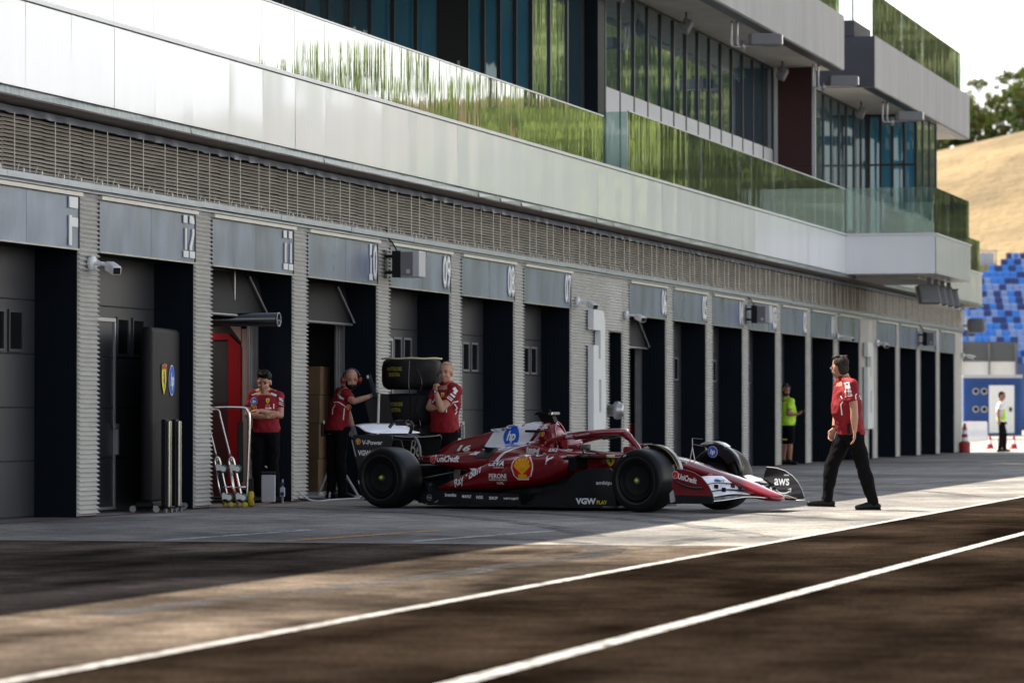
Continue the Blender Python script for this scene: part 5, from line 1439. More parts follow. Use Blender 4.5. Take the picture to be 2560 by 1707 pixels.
    for s in 'AB':
        sh, el = V3(J['sh' + s]), V3(J['el' + s]); e = sh.lerp(el, sleeve * 1.15)
        tube(b_, [sh - (e - sh) * .1, sh + (e - sh) * .1, sh.lerp(e, .6), e], [.045 * k, .070 * k, .064 * k, .062 * k], 16); cap(b_, sh, V3(J['neck']) + V3((0, 0, -.045)), .072 * k, .062 * k)
        if sleeve > 1: limb(b_, J['sh' + s], J['el' + s], J['wr' + s], (.075 * k, .066 * k, .056 * k, .055 * k, .042))
    sh_o = voxel(b_, .009, 'shirt', shirt, T, 2, .011)
    b_ = bm_new(); u = ff
    ring_ = []; n_ = V3(J['neck']); 
    for dz, rr in ((-.05, .078), (-.015, .070), (.012, .064)):
        ring_.append([n_ + V3((math.cos(a) * rr * k, math.sin(a) * rr * k, dz)) for a in [2 * PI * i / 18 for i in range(18)]])
    loft(b_, ring_, False); obj('collar', b_, shirt, sh_o, True)
    b_ = bm_new(); J2 = dict(J); torso(b_, J2, .010, belly * .4, -.4, .16, build)
    for s in 'AB':
        hp, kn, an = V3(J['hip' + s]), V3(J['kn' + s]), V3(J['an' + s])
        if shorts: cap(b_, hp, hp.lerp(kn, .45), .102 * k, .098 * k); cap(b_, hp.lerp(kn, .45), hp.lerp(kn, .88), .098 * k, .092 * k)
        else: limb(b_, hp, kn, an.lerp(kn, .05), (.102 * k, .092 * k, .076 * k, .074 * k, .064)); cap(b_, an.lerp(kn, .25), an.lerp(kn, -.04), .064, .066)
    tr_o = voxel(b_, .011, 'shorts' if shorts else 'trousers', legs, T, 2, .010)
    for s in 'AB':
        b_ = bm_new(); foot(b_, J['an' + s], J['toe' + s], 1.13); so = voxel(b_, .009, 'shoe', shoes, T, 2)
        a = V3(J['an' + s]); t = V3(J['toe' + s]); d = t - a; d.z = 0; d.normalize(); sd_ = V3((-d.y, d.x, 0)); zb = min(v.co.z for v in so.data.vertices)
        b_ = bm_new(); sl = (t.z - (a.z - .055)) ; hz = a.z - .055 - .036; tz = t.z - .026
        q = [a - d * .095 + sd_ * .034, a - d * .095 - sd_ * .034, t - d * .005 - sd_ * .036, t - d * .005 + sd_ * .036]
        zz = [hz, hz, tz, tz]
        lo = [b_.verts.new((p.x, p.y, z - .008)) for p, z in zip(q, zz)]; hi = [b_.verts.new((p.x, p.y, z + .010)) for p, z in zip(q, zz)]
        b_.faces.new(list(reversed(lo))); b_.faces.new(hi)
        for i in range(4): b_.faces.new((lo[i], lo[(i + 1) % 4], hi[(i + 1) % 4], hi[i]))
        bmesh.ops.recalc_face_normals(b_, faces=b_.faces); bmesh.ops.bevel(b_, geom=list(b_.edges), offset=.006, segments=2, affect='EDGES'); obj('sole', b_, 'rubber', so)
    if glove:
        for s in 'AB':
            b_ = bm_new(); hd = J['hand' + s]; w = V3(J['wr' + s]); hand(b_, w, hd[0], hd[1], hd[2], 1.18, hd[3] if len(hd) > 3 else 1); cap(b_, w - V3(hd[0]).normalized() * .02, w + V3(hd[0]).normalized() * .03, .033, .033)
            voxel(b_, .007, 'glove', 'glove', T, 1)
    T_ = (T, body, sh_o, tr_o, H)
    return T_
def stripe(pts, w):
    b2 = bmesh.new()
    for a, c in zip(pts, pts[1:]):
        a, c = Vector(a), Vector(c); d = (c - a).normalized(); n = Vector((-d.y, d.x)) * w / 2
        b2.faces.new([b2.verts.new((p.x, p.y, 0)) for p in (a - n, c - n + d * w * .3, c + n + d * w * .3, a + n)])
    return b2
VF = (0, -1.5, 0)
def on(o, surf, b2, m, name='shirt_print', lift=.004):
    return surf.wrap(b2, (0, 0), name, m, o, VF, (1, 0, 0), (0, 0, 1), lift, .03)
def on_badge(o, surf, kind, r, c):
    for i, (b2, m_) in enumerate(badge(kind, r)):
        bmesh.ops.triangulate(b2, faces=b2.faces); surf.wrap(b2, c, 'shirt_badge', m_, o, VF, (1, 0, 0), (0, 0, 1), .004 + .002 * i, .05)

# 1: dark haired young man, arms crossed
J = dict(pelvis=(.0, 0, .93), chest=(-.01, .0, 1.22), neck=(-.015, -.01, 1.43), shA=(.165, .0, 1.335), shB=(-.175, .02, 1.345), elA=(.185, -.06, 1.095), elB=(-.225, -.05, 1.10), wrA=(-.045, -.205, 1.150), wrB=(.03, -.165, 1.075),
         hipA=(.085, 0, .90), hipB=(-.095, 0, .90), knA=(.085, -.02, .49), knB=(-.105, -.02, .49), anA=(.115, .02, .09), anB=(-.09, .02, .09), toeA=(.17, -.15, .035), toeB=(-.13, -.16, .035),
         head=(-.02, -.055, 1.515), face=(-.18, -1, -.30), hup=(0, -.25, 1), fwd=(-.08, -1, 0), handA=((-1, .1, .05), (0, .3, -1), .25), handB=((1, .35, .12), (0, .6, .6), .3))
T, body, sh_o, tr_o, H = person('young dark haired mechanic in red shirt, arms crossed, beside the hand trolleys', (45.9, .10, 0), J, hairstyle='quiff', build=.98)
S_ = Surf([sh_o])
on_badge(sh_o, S_, 'round_blue', .042, (-.155 + .01, 1.27)); on_badge(sh_o, S_, 'pecten', .040, (-.145, 1.19)); on_badge(sh_o, S_, 'shield', .030, (.03, 1.275)); on_badge(sh_o, S_, 'slash', .022, (.03, 1.21))
on(sh_o, S_, stripe([(-.0, 1.185), (.07, 1.185)], .02), 'logo_white')
for pts, w in (([(-.165, 1.235), (-.18, 1.20), (-.18, 1.16)], .012), ([(.105, 1.24), (.105, 1.18)], .012), ([(.06, 1.37), (.13, 1.345)], .026), ([(-.10, 1.375), (-.17, 1.35)], .018), ([(.165, 1.315), (.205, 1.30)], .012), ([(.17, 1.295), (.215, 1.275)], .015), ([(.165, 1.26), (.225, 1.245)], .009), ([(.165, 1.24), (.225, 1.22)], .009)): on(sh_o, S_, stripe(pts, w), 'logo_white')

# 2: bearded mechanic with red ear defenders, one gloved hand on the stand
J = dict(pelvis=(.0, 0, .95), chest=(.045, -.02, 1.25), neck=(.125, -.05, 1.465), shA=(.13, -.17, 1.36), shB=(.03, .14, 1.39), elA=(.235, -.30, 1.275), elB=(.14, .10, 1.14), wrA=(.455, -.22, 1.345), wrB=(.215, .02, .915),
         hipA=(.07, -.05, .92), hipB=(-.04, .06, .92), knA=(.05, -.09, .50), knB=(-.06, .04, .50), anA=(.085, -.03, .09), anB=(-.07, .06, .09), toeA=(.23, -.12, .035), toeB=(.02, -.06, .035),
         head=(.195, -.085, 1.565), face=(.25, -1, -.16), fwd=(.85, -.55, 0), handA=((1, .05, .35), (.2, .5, -1), .65, -1), handB=((.2, 0, -1), (0, -1, 0), .4))
T, body, sh_o, tr_o, H = person('bald bearded mechanic in red ear defenders and grey gloves, holding a pole', (48.25, -.12, 0), J, hairstyle='bald', beard='hair_dark', glove=True, build=.98)
S_ = Surf([sh_o])
on_badge(sh_o, S_, 'pecten', .034, (.165, 1.20))
for pts, w in (([(.03, 1.41), (.09, 1.375)], .028), ([(.02, 1.36), (.08, 1.335)], .014), ([(.04, 1.335), (.10, 1.31)], .024), ([(-.03, 1.265), (.03, 1.27), (.08, 1.24), (.13, 1.205)], .011), ([(-.01, 1.235), (-.045, 1.18), (-.05, 1.11)], .011), ([(.11, 1.19), (.095, 1.04)], .014)): on(sh_o, S_, stripe(pts, w), 'logo_white')
b_ = bm_new(); n_ = 14
tube(b_, [H(.098 * math.cos(a), -.01, .015 + .108 * math.sin(a)) for a in [PI * i / n_ for i in range(n_ + 1)]], .011, 8)
eb = obj('headset_band', b_, 'black_gloss', T, True)
for s in (-1, 1):
    b_ = bm_new(); tube(b_, [H(.080 * s, -.008, -.012), H(.098 * s, -.008, -.012), H(.118 * s, -.008, -.012), H(.124 * s, -.008, -.012)], [.034, .043, .040, .030], 16); obj('ear_cup', b_, 'red_panel', eb, True)
b_ = bm_new(); tube(b_, [H(-.11, 0, -.03), H(-.08, .06, -.075), H(-.045, .085, -.075)], .004, 6); obj('microphone', b_, 'black', eb)
b_ = bm_new(); bbox_bev(b_, -.205, -.06, .82, -.155, .02, 1.0, .01, 1); obj('belt_radio', b_, 'black', tr_o)
b_ = bm_new(); bbox_bev(b_, -.17, -.075, .98, -.155, -.062, 1.03, .004, 1); obj('radio_label', b_, 'logo_white', tr_o)

# 3: broad fair haired man, hand at chin
J = dict(pelvis=(.07, 0, .93), chest=(.085, -.01, 1.27), neck=(.105, -.01, 1.53), shA=(.225, -.15, 1.41), shB=(-.03, .13, 1.41), elA=(.03, -.30, 1.175), elB=(-.13, -.02, 1.195), wrA=(-.045, -.27, 1.405), wrB=(.06, -.18, 1.17),
         hipA=(.14, -.06, .90), hipB=(0, .06, .90), knA=(.14, -.08, .49), knB=(-.01, .04, .49), anA=(.15, -.05, .09), anB=(-.03, .08, .09), toeA=(.04, -.2, .035), toeB=(-.15, -.04, .035),
         head=(.085, -.05, 1.655), face=(-.36, -1, -.05), fwd=(-.62, -.78, 0), handA=((-.05, .0, 1), (.6, .5, 0), 1.05, 1), handB=((1, .3, .0), (0, .6, -.6), .4))
T, body, sh_o, tr_o, H = person('broad man with short fair hair in red shirt, hand at his chin, behind the car', (48.3, -1.5, 0), J, hair='hair_blond', hairstyle='crop', belly=.07, build=1.16, hscale=1.15)
S_ = Surf([sh_o])
on_badge(sh_o, S_, 'shield', .028, (.045, 1.36))
for pts, w in (([(.19, 1.455), (.225, 1.405)], .042), ([(.185, 1.40), (.215, 1.375)], .02), ([(.15, 1.375), (.20, 1.335)], .024), ([(.12, 1.345), (.18, 1.30)], .010), ([(.105, 1.33), (.165, 1.285)], .012), ([(.14, 1.215), (.19, 1.265), (.245, 1.275)], .012), ([(.20, 1.245), (.235, 1.19), (.215, 1.16)], .012), ([(.235, 1.15), (.21, 1.11)], .012), ([(-.045, 1.33), (-.09, 1.26)], .012), ([(.095, 1.2), (.095, 1.14)], .014)): on(sh_o, S_, stripe(pts, w), 'logo_white')
b_ = bm_new(); cyl(b_, (-.048, -.27, 1.385), (-.049, -.268, 1.415), .036, n=16); bbox_bev(b_, -.065, -.318, 1.38, -.028, -.302, 1.42, .004, 1); w_ = obj('wrist_watch', b_, 'black', T)
b_ = bm_new(); box(b_, -.06, -.321, 1.388, -.034, -.3185, 1.411); obj('watch_face', b_, 'light_grey', w_)
b_ = bm_new(); tube(b_, [H(.085, .01, -.01), H(.095, .02, -.03), H(.085, .03, -.045)], .008, 6); obj('ear_piece', b_, 'black', T)
b_ = bm_new(); bbox_bev(b_, .235, -.09, .80, .285, -.0, .93, .01, 1); tube(b_, [(.27, -.04, .93), (.285, -.05, 1.0)], .006, 6); obj('belt_radio', b_, 'black', tr_o)

# 4: grey haired man striding in front of the car, looking back towards the garages
J = dict(pelvis=(.075, 0, .93), chest=(.035, -.02, 1.27), neck=(.0, .0, 1.54), shA=(.068, -.185, 1.445), shB=(-.03, .17, 1.45), elA=(.095, -.25, 1.14), elB=(-.05, .22, 1.15), wrA=(.10, -.26, .915), wrB=(-.105, .12, .935),
         hipA=(.10, -.085, .90), hipB=(.04, .085, .90), knA=(.215, -.10, .49), knB=(-.135, .08, .52), anA=(.325, -.10, .10), anB=(-.19, .08, .13), toeA=(.115, -.12, .032), toeB=(-.43, .06, .075),
         head=(-.045, .03, 1.65), face=(-.52, .88, -.10), fwd=(-1, .05, 0), handA=((-.02, -.05, -1), (-1, .2, 0), .25), handB=((-.45, 0, -1), (.5, -1, 0), .35))
T, body, sh_o, tr_o, H = person('grey haired man with glasses in red shirt striding before the car nose', (44.16, -7.48, 0), J, hair='hair_grey', hairstyle='short', belly=.09, build=1.10, skin='skin', hscale=1.15)
S_ = Surf([sh_o])
for pts, w in (([(.01, 1.475), (.02, 1.43)], .055), ([(-.005, 1.41), (.045, 1.41)], .022), ([(-.005, 1.385), (.055, 1.385)], .008), ([(-.01, 1.365), (.055, 1.37)], .026), ([(-.01, 1.335), (.065, 1.345)], .008), ([(-.01, 1.31), (.07, 1.325)], .011), ([(.125, 1.345), (.11, 1.325), (.115, 1.27), (.125, 1.22), (.12, 1.15)], .012), ([(-.055, 1.32), (-.04, 1.29)], .01), ([(-.03, 1.255), (-.055, 1.22), (-.04, 1.10)], .012), ([(.165, 1.33), (.185, 1.28)], .012)): on(sh_o, S_, stripe(pts, w), 'logo_white')
b_ = bm_new()
for s in (-1, 1):
    tube(b_, [H(.031 * s + .024 * math.cos(a), .100, .0 + .017 * math.sin(a)) for a in [2 * PI * i / 12 for i in range(13)]], .0025, 5)
    tube(b_, [H(.055 * s, .098, .004), H(.078 * s, .0, .008)], .0022, 5)
obj('glasses', b_, 'black_gloss', T)
b_ = bm_new()
for s in (-1, 1): ellipsoid(b_, H(.031 * s, .101, 0), (.016, .016, .014), 8, 6)
obj('spectacle_lens', b_, 'chrome', T, True)
b_ = bm_new(); bbox_bev(b_, .02, -.20, .88, .06, -.16, 1.0, .008, 1); obj('belt_radio', b_, 'black', tr_o)
b_ = bm_new(); cyl(b_, (-.10, .12, .95), (-.095, .125, .97), .034, n=14); obj('bracelet', b_, 'black', T)

# 5: marshal in a yellow shirt with a phone
J = dict(pelvis=(.0, 0, .93), chest=(.0, 0, 1.26), neck=(.0, -.01, 1.48), shA=(.09, -.15, 1.40), shB=(-.09, .14, 1.40), elA=(.03, -.24, 1.13), elB=(.06, .12, 1.15), wrA=(.20, -.22, 1.11), wrB=(.22, -.08, 1.12),
         hipA=(.07, -.06, .90), hipB=(-.05, .06, .90), knA=(.07, -.07, .49), knB=(-.05, .05, .49), anA=(.07, -.05, .09), anB=(-.06, .07, .09), toeA=(.24, -.15, .035), toeB=(.10, .0, .035),
         head=(-.01, -.03, 1.655), face=(.45, -.9, -.3), fwd=(.8, -.6, 0), handA=((1, .1, .1), (0, .3, .9), .7, -1), handB=((1, -.3, .1), (0, .3, 1), .6))
T, body, sh_o, tr_o, H = person('man in fluorescent yellow shirt and black shorts holding a phone beside a pillar', (83.8, .15, 0), J, shirt='neon', legs='trouser', skin='skin_tan', hair='hair_grey', hairstyle='short', beard='hair_grey', belly=.15, build=1.15, shorts=True, vs=.011, rotz=-R(75.96))
b_ = bm_new(); bbox_bev(b_, -.035, -.006, -.07, .035, .006, .07, .004, 1); bmesh.ops.transform(b_, matrix=Matrix.Translation((.345, -.20, 1.145)) @ Matrix.Rotation(R(55), 4, 'Y') @ Matrix.Rotation(R(40), 4, 'Z'), verts=b_.verts); 
ph = obj('phone', b_, 'black_gloss', None); ph.location = (83.8, .15, 0); ph.rotation_euler = (0, 0, -R(75.96)); tag(ph, 'black mobile phone held by the man in the fluorescent yellow shirt', 'phone')
b_ = bm_new()
for s in (-1, 1): ellipsoid(b_, H(.031 * s, .075, .075), (.024, .022, .018), 10, 6)
obj('sunglasses', b_, 'teal', T, True)
b_ = bm_new(); tube(b_, [(-.10, -.17, .56), (.0, -.185, .56)], .012, 6); obj('pocket_stripe', b_, 'logo_yellow', tr_o)

# 6: far marshal by the container
J = dict(pelvis=(.0, 0, .95), chest=(-.03, 0, 1.27), neck=(-.03, 0, 1.49), shA=(-.05, -.17, 1.42), shB=(-.01, .17, 1.42), elA=(-.13, -.20, 1.17), elB=(.06, .18, 1.17), wrA=(-.10, -.16, .93), wrB=(.12, .12, .95),
         hipA=(.0, -.08, .92), hipB=(.0, .08, .92), knA=(-.02, -.09, .50), knB=(.10, .08, .50), anA=(-.06, -.09, .09), anB=(.09, .08, .09), toeA=(.10, -.14, .035), toeB=(.27, .03, .035),
         head=(.02, -.01, 1.67), face=(.9, -.4, -.25), fwd=(1, -.2, 0), handA=((0, 0, -1), (0, 1, 0), .5), handB=((.3, 0, -1), (0, -1, 0), .4))
T, body, sh_o, tr_o, H = person('distant man in white shirt with yellow safety vest standing before the blue container', (115.1, -.88, 0), J, shirt='white_paint', legs='trouser', skin='skin_tan', hair='hair_dark', hairstyle='crop', vs=.012)
b_ = bm_new(); torso(b_, J, .032, 0, .0, .62, 1.0); v_ = voxel(b_, .02, 'safety_vest', 'neon', T, 1)
bmx = bmesh.new(); bmx.from_mesh(v_.data)
bmesh.ops.delete(bmx, geom=[v for v in bmx.verts if (v.co.x < .03 and v.co.z > 1.03) or v.co.z > 1.46], context='VERTS'); bmx.to_mesh(v_.data); bmx.free()

# 7: driver (car frame; seated, arms forward)
DRV = thing('person', 'racing driver in red overalls and red and white helmet, seated in the racing car', 'person', (43.31, -5.75, 0), math.atan2(-.936, -.354))
b_ = bm_new()
def dbody(b_, k):
    rings = []
    for p, w, d in (((-1.30, 0, .22), .15, .10), ((-1.42, 0, .34), .16, .10), ((-1.52, 0, .48), .175, .10), ((-1.57, 0, .57), .16, .085), ((-1.575, 0, .62), .08, .065), ((-1.565, 0, .68), .055, .055)):
        rings.append([(p[0] + (d + k) * math.sin(a), p[1] + (w + k) * math.cos(a), p[2]) for a in [2 * PI * i / 20 for i in range(20)]])
    loft(b_, rings)
    for s in (-1, 1):
        limb(b_, (-1.55, .17 * s, .56), (-1.32, .22 * s, .46), (-1.10, .12 * s, .55), (.055 + k, .048 + k, .042 + k, .04 + k, .03 + k))
        cap(b_, (-1.3, .09 * s, .24), (-.9, .10 * s, .36), .08 + k, .06 + k); cap(b_, (-.9, .10 * s, .36), (-.5, .09 * s, .30), .055 + k, .04 + k)
        hand(b_, (-1.10, .12 * s, .55), (1, -.2 * s, .2), (0, -s, 0), .8, 1.0 + k * 6)
dbody(b_, 0)
ellipsoid(b_, (-1.56, 0, .765), (.095, .075, .11))
voxel(b_, .009, 'body', 'skin', DRV, 2)
b_ = bm_new(); dbody(b_, .012); voxel(b_, .010, 'overalls', 'shirt_red', DRV, 2)
b_ = bm_new(); ellipsoid(b_, (-1.555, 0, .775), (.138, .122, .125), 28, 18); ellipsoid(b_, (-1.50, 0, .735), (.11, .10, .085), 24, 14); hl = voxel(b_, .007, 'helmet', mat('helmet_red', (0.50, 0.02, 0.03), .22, 0, .5, 14, coat=.8), DRV, 1)
b_ = bm_new()
rows = []
for zz in (.735, .755, .775, .795, .812):
    r_ = []
    for i in range(17):
        a = R(-75 + 150 * i / 16); k = math.sqrt(max(.1, 1 - ((zz - .775) / .125) ** 2))
        r_.append(b_.verts.new((-1.555 + .146 * k * math.cos(a), .130 * k * math.sin(a), zz)))
    rows.append(r_)
for a, c in zip(rows, rows[1:]):
    for i in range(16): b_.faces.new((a[i], a[i + 1], c[i + 1], c[i]))
obj('visor', b_, mat('visor', (0.62, 0.40, 0.45), .12, .3, .25, 20, (1, 1, 4), coat=1), hl, True)
b_ = bm_new()
for s in (-1, 1): tube(b_, smooth_path([(-1.45, .135 * s, .70), (-1.53, .14 * s, .68), (-1.64, .12 * s, .69)], 4), .016, 8)
for q in (-.06, .0, .06): ellipsoid(b_, (-1.58 + q * .4, q, .893 - abs(q) * .25), (.05, .014, .012), 10, 6)
obj('helmet_trim', b_, 'logo_white', hl, True)
b_ = bm_new(); tube(b_, smooth_path([(-1.56, -.13, .60), (-1.46, -.12, .64), (-1.40, 0, .645), (-1.46, .12, .64), (-1.56, .13, .60)], 5), .028, 8); obj('neck_restraint', b_, 'light_grey', DRV, True)
sw = bm_new(); bbox_bev(sw, -1.06, -.14, .50, -1.03, .14, .62, .012, 1); obj('steering_wheel', sw, 'black', CAR)
# ================================================================== far things
M['hill_grass'] = mat('hill_grass', (0.21, 0.155, 0.078), 0.95, 0, 0.32, .09, (1, 1, 1), 0.8, .6)
M['seat_a'] = mat('seat_a', (0.035, 0.20, 0.58), 0.45); M['seat_b'] = mat('seat_b', (0.018, 0.04, 0.17), 0.45); M['seat_c'] = mat('seat_c', (0.20, 0.29, 0.52), 0.45)
M['bark'] = mat('bark', (0.07, 0.05, 0.035), 0.9, 0, .3, 4)
def leaf_mat(name, c):
    m = mat(name, c, 0.6, 0, 0.45, .9); b = m.node_tree.nodes['Principled BSDF']; b.inputs['Transmission Weight'].default_value = 0
    nt = m.node_tree; tl = nt.nodes.new('ShaderNodeBsdfTranslucent'); tl.inputs['Color'].default_value = (c[0] * 1.6, c[1] * 1.8, c[2], 1)
    mxs = nt.nodes.new('ShaderNodeMixShader'); mxs.inputs[0].default_value = .35
    out = nt.nodes['Material Output']; nt.links.new(b.outputs[0], mxs.inputs[1]); nt.links.new(tl.outputs[0], mxs.inputs[2]); nt.links.new(mxs.outputs[0], out.inputs['Surface'])
    return m
M['leaf_bright'] = leaf_mat('leaf_bright', (0.36, 0.42, 0.19)); M['leaf_dark'] = leaf_mat('leaf_dark', (0.07, 0.12, 0.035)); M['leaf_olive'] = leaf_mat('leaf_olive', (0.27, 0.29, 0.14))

M['leaf_hill'] = leaf_mat('leaf_hill', (0.085, 0.10, 0.03))
# hill
def hill_z(s_, yy):
    u = min(1, max(0, (s_ - 325) / 175)); u = u * u * (3 - 2 * u)
    return 43.5 * u / (1 + math.exp((yy - 100) / 30)) + .5 * math.sin(yy * .09 + s_ * .05) - .6
bm = bm_new(); nx, ny = 26, 30; rows = []
for i in range(nx + 1):
    s_ = 330 + i * 16; row = []
    for j in range(ny + 1):
        yy = -330 + j * 16
        row.append(bm.verts.new((s_, yy, hill_z(s_, yy))))
    rows.append(row)
for a, c in zip(rows, rows[1:]):
    for j in range(ny):
        f = bm.faces.new((a[j], c[j], c[j + 1], a[j + 1])); f.smooth = True
bmesh.ops.recalc_face_normals(bm, faces=bm.faces)
struct('hill', bm, 'hill_grass')

# trees: tapered trunk with limbs, crown of leaf clumps with gaps
def make_tree(h, spread, leafm, seed, nclump=46, per=46, ls=.42, trunk_frac=.3):
    rnd = random.Random(seed)
    tb = bmesh.new(); lb_ = bmesh.new()
    tube(tb, [(0, 0, -.6), (.1, 0, h * .3), (.0, .1, h * .6), (.1, 0, h * .9)], [h * .022, h * .017, h * .011, h * .003], 8)
    tips = []
    for i in range(12):
        a = rnd.uniform(0, 2 * PI); z0 = h * rnd.uniform(trunk_frac, .7); L = spread * rnd.uniform(.45, .95)
        p1 = Vector((math.cos(a) * L * .5, math.sin(a) * L * .5, z0 + L * .35)); p2 = Vector((math.cos(a) * L, math.sin(a) * L, z0 + L * rnd.uniform(.4, .9)))
        tube(tb, [(0, 0, z0), p1, p2], [h * .008, h * .005, h * .002], 6); tips.append(p2)
    for i in range(nclump):
        if i < len(tips): c = tips[i].copy()
        else:
            a = rnd.uniform(0, 2 * PI); t = rnd.random() ** .6; zz = rnd.uniform(trunk_frac, 1.0)
            k = math.sin(PI * min(1, (zz - trunk_frac) / (1 - trunk_frac) * .82 + .14))
            c = Vector((math.cos(a) * spread * t * k, math.sin(a) * spread * t * k, h * zz))
        rc = h * rnd.uniform(.05, .10)
        for j in range(per):
            d = Vector((rnd.gauss(0, 1), rnd.gauss(0, 1), rnd.gauss(0, .8))); d.normalize(); d *= rc * rnd.random() ** .4
            q = c + d; s = ls * rnd.uniform(.5, 1.2)
            u = Vector((rnd.gauss(0, 1), rnd.gauss(0, 1), rnd.gauss(0, 1))).normalized(); v = u.orthogonal().normalized()
            lb_.faces.new([lb_.verts.new(q + u * s), lb_.verts.new(q + v * s * .6), lb_.verts.new(q - u * s), lb_.verts.new(q - v * s * .6)])
    return tb, lb_
def tree_thing(name, lab, h, spread, lm, seed, group, **kw):
    t = thing(name, lab, 'tree', (0, 0, 0), 0, group)
    tb, lb_ = make_tree(h, spread, lm, seed, **kw)
    obj('trunk', tb, 'bark', t, True); obj('crown', lb_, lm, t)
    return t
def dup(root, loc, rotz=0, scale=1.0, label=None):
    r = root.copy(); COL.objects.link(r); r.location = loc; r.rotation_euler = (0, 0, rotz); r.scale = (scale, scale, scale)
    if label: r['label'] = label
    for ch in list(root.children):
        c = ch.copy(); COL.objects.link(c); c.parent = r
        for g_ in list(ch.children):
            d = g_.copy(); COL.objects.link(d); d.parent = c
    return r
gh = 'trees on top of the dry grass hill'
th = [tree_thing('hill_tree', 'loose yellow green tree on the hill top, crown open against the sky', 13, 5.5, 'leaf_hill', 3, gh, per=110, ls=.24),
      tree_thing('hill_tree', 'dense dark green tree on the hill top beside the building', 9, 5.5, 'leaf_dark', 5, gh, per=130, ls=.26, trunk_frac=.08)]
rnd = random.Random(11)
spots = []
for i in range(9):
    X = 92 + (rnd.uniform(-1, 1) + i * 5.2); spots.append((520 + rnd.uniform(-8, 8), X))
k0 = 0
for i in range(26):
    ang = math.atan((2310 + i * 15.5 - 1280) / 9600.0)   # spread over the visible ridge and a little beyond
    Z = 505 + rnd.uniform(-14, 10)
    px, pz = math.tan(ang) * Z, Z
    s_ = .9702 * pz + .2426 * px; yy = .2426 * pz - .9702 * px - 14.55
    dark = (i % 2 == 0)
    lab = ('dense dark green tree low on the ridge of the dry hill' if dark else 'taller loose yellow green tree on the ridge of the dry hill')
    src = th[1] if dark else th[0]
    sc = rnd.uniform(.5, .72) if dark else rnd.uniform(.42, .68)
    if k0 < 2 and ((dark and i == 0) or (not dark and i == 1)):
        src.location = (s_, yy, hill_z(s_, yy)); src.scale = (sc,) * 3; src['label'] = lab; k0 += 1
    else: dup(src, (s_, yy, hill_z(s_, yy)), rnd.uniform(0, 6), sc, lab)

# trees across the track that the glazing mirrors
gl = 'tall trees across the track, mirrored in the glazing'
tl_ = [tree_thing('poplar_tree', 'tall bright green tree across the track, seen mirrored in the glass', 22, 4.2, 'leaf_bright', 21, gl, nclump=58, per=44, ls=.5, trunk_frac=.08),
       tree_thing('poplar_tree', 'broad olive green tree across the track, seen mirrored in the glass', 21, 4.5, 'leaf_olive', 22, gl, nclump=58, per=44, ls=.5, trunk_frac=.08)]
k1 = 0
for i in range(66):
    phi = R(7.2 + i * .285); dist = 178 + rnd.uniform(-8, 22)
    s_ = dist * math.cos(phi); yy = 14.55 - dist * math.sin(phi) 
    fade = 1.0 if phi < R(12.6) else max(.26, 1.0 - (phi - R(12.6)) / R(4.2) * .74)
    sc = fade * rnd.uniform(.85, 1.2)
    src = tl_[i % 2]
    if i > 22 and i % 4 == 0: sc = rnd.uniform(.55, .98)
    if (i > 28 and i % 4 in (1, 3)) or (i > 52 and i % 4): continue
    if i < 2: src.location = (s_, yy, 0); src.scale = (sc,) * 3
    else: dup(src, (s_, yy, 0), rnd.uniform(0, 6), sc)

# dark tree belt behind the camera side, mirrored low in the frontal glass
# ---------------------------------------------------------------- far paddock
t = thing('white_shed', 'low white building with dark grey roof band behind the blue container', 'building', (0, 0, 0))
def far(u, Z):   # lateral image position (photo pixels) at a depth Z -> ground coordinates
    px = (u - 1280) / 9600 * Z
    return (.9702 * Z + .2426 * px, .2426 * Z - .9702 * px - 14.55)
fx, fy = far(2403, 200); AX = THETA
def fbox(name, u0, u1, Z, z0, z1, dep, m, parent, bev=0):
    bm_ = bm_new(); k = Z / 9600
    a = (u0 - 1280) * k; c = (u1 - 1280) * k
    if bev: bbox_bev(bm_, a, Z, z0, c, Z + dep, z1, bev, 2)
    else: box(bm_, a, Z, z0, c, Z + dep, z1)
    # local frame: x right, y away from the camera line
    mt = Matrix(((.2426, .9702, 0, 0), (-.9702, .2426, 0, -14.55), (0, 0, 1, 0), (0, 0, 0, 1)))
    bmesh.ops.transform(bm_, matrix=mt, verts=bm_.verts)
    return obj(name, bm_, m, parent)
fbox('wall', 2398, 2543, 205, 0, 3.95, 12, 'white_cap', t); fbox('roof_band', 2396, 2545, 204.9, 3.96, 5.0, 12.3, mat('roof_band', (0.10, 0.11, 0.12), .7), t)
for u in (2405, 2474, 2541): fbox('downpipe', u - 2, u + 2, 204.7, 0, 4.9, .15, 'grey_box', t)
t2 = thing('site_container', 'blue steel site container with a white door and four round vents', 'container', (0, 0, 0))
M['cont_blue'] = mat('cont_blue', (0.012, 0.075, 0.30), 0.5, 0, 0.12, 1.5)
bd = fbox('body', 2409, 2555, 175, .18, 2.78, 6, 'cont_blue', t2)
bm = bm_new(); i = 0
fbox('roof_edge', 2407, 2557, 174.95, 2.785, 2.93, 6.1, 'light_grey', t2)
for u in range(2414, 2550, 7): fbox('rib', u, u + 2.5, 174.93, .22, 2.75, .06, 'cont_blue', bd)
dr = fbox('door', 2473, 2536, 174.86, .28, 2.45, .06, 'white_paint', t2)
fbox('handle', 2524, 2530, 174.80, 1.25, 1.45, .05, 'black', dr)
mt = Matrix(((.2426, .9702, 0, 0), (-.9702, .2426, 0, -14.55), (0, 0, 1, 0), (0, 0, 0, 1)))
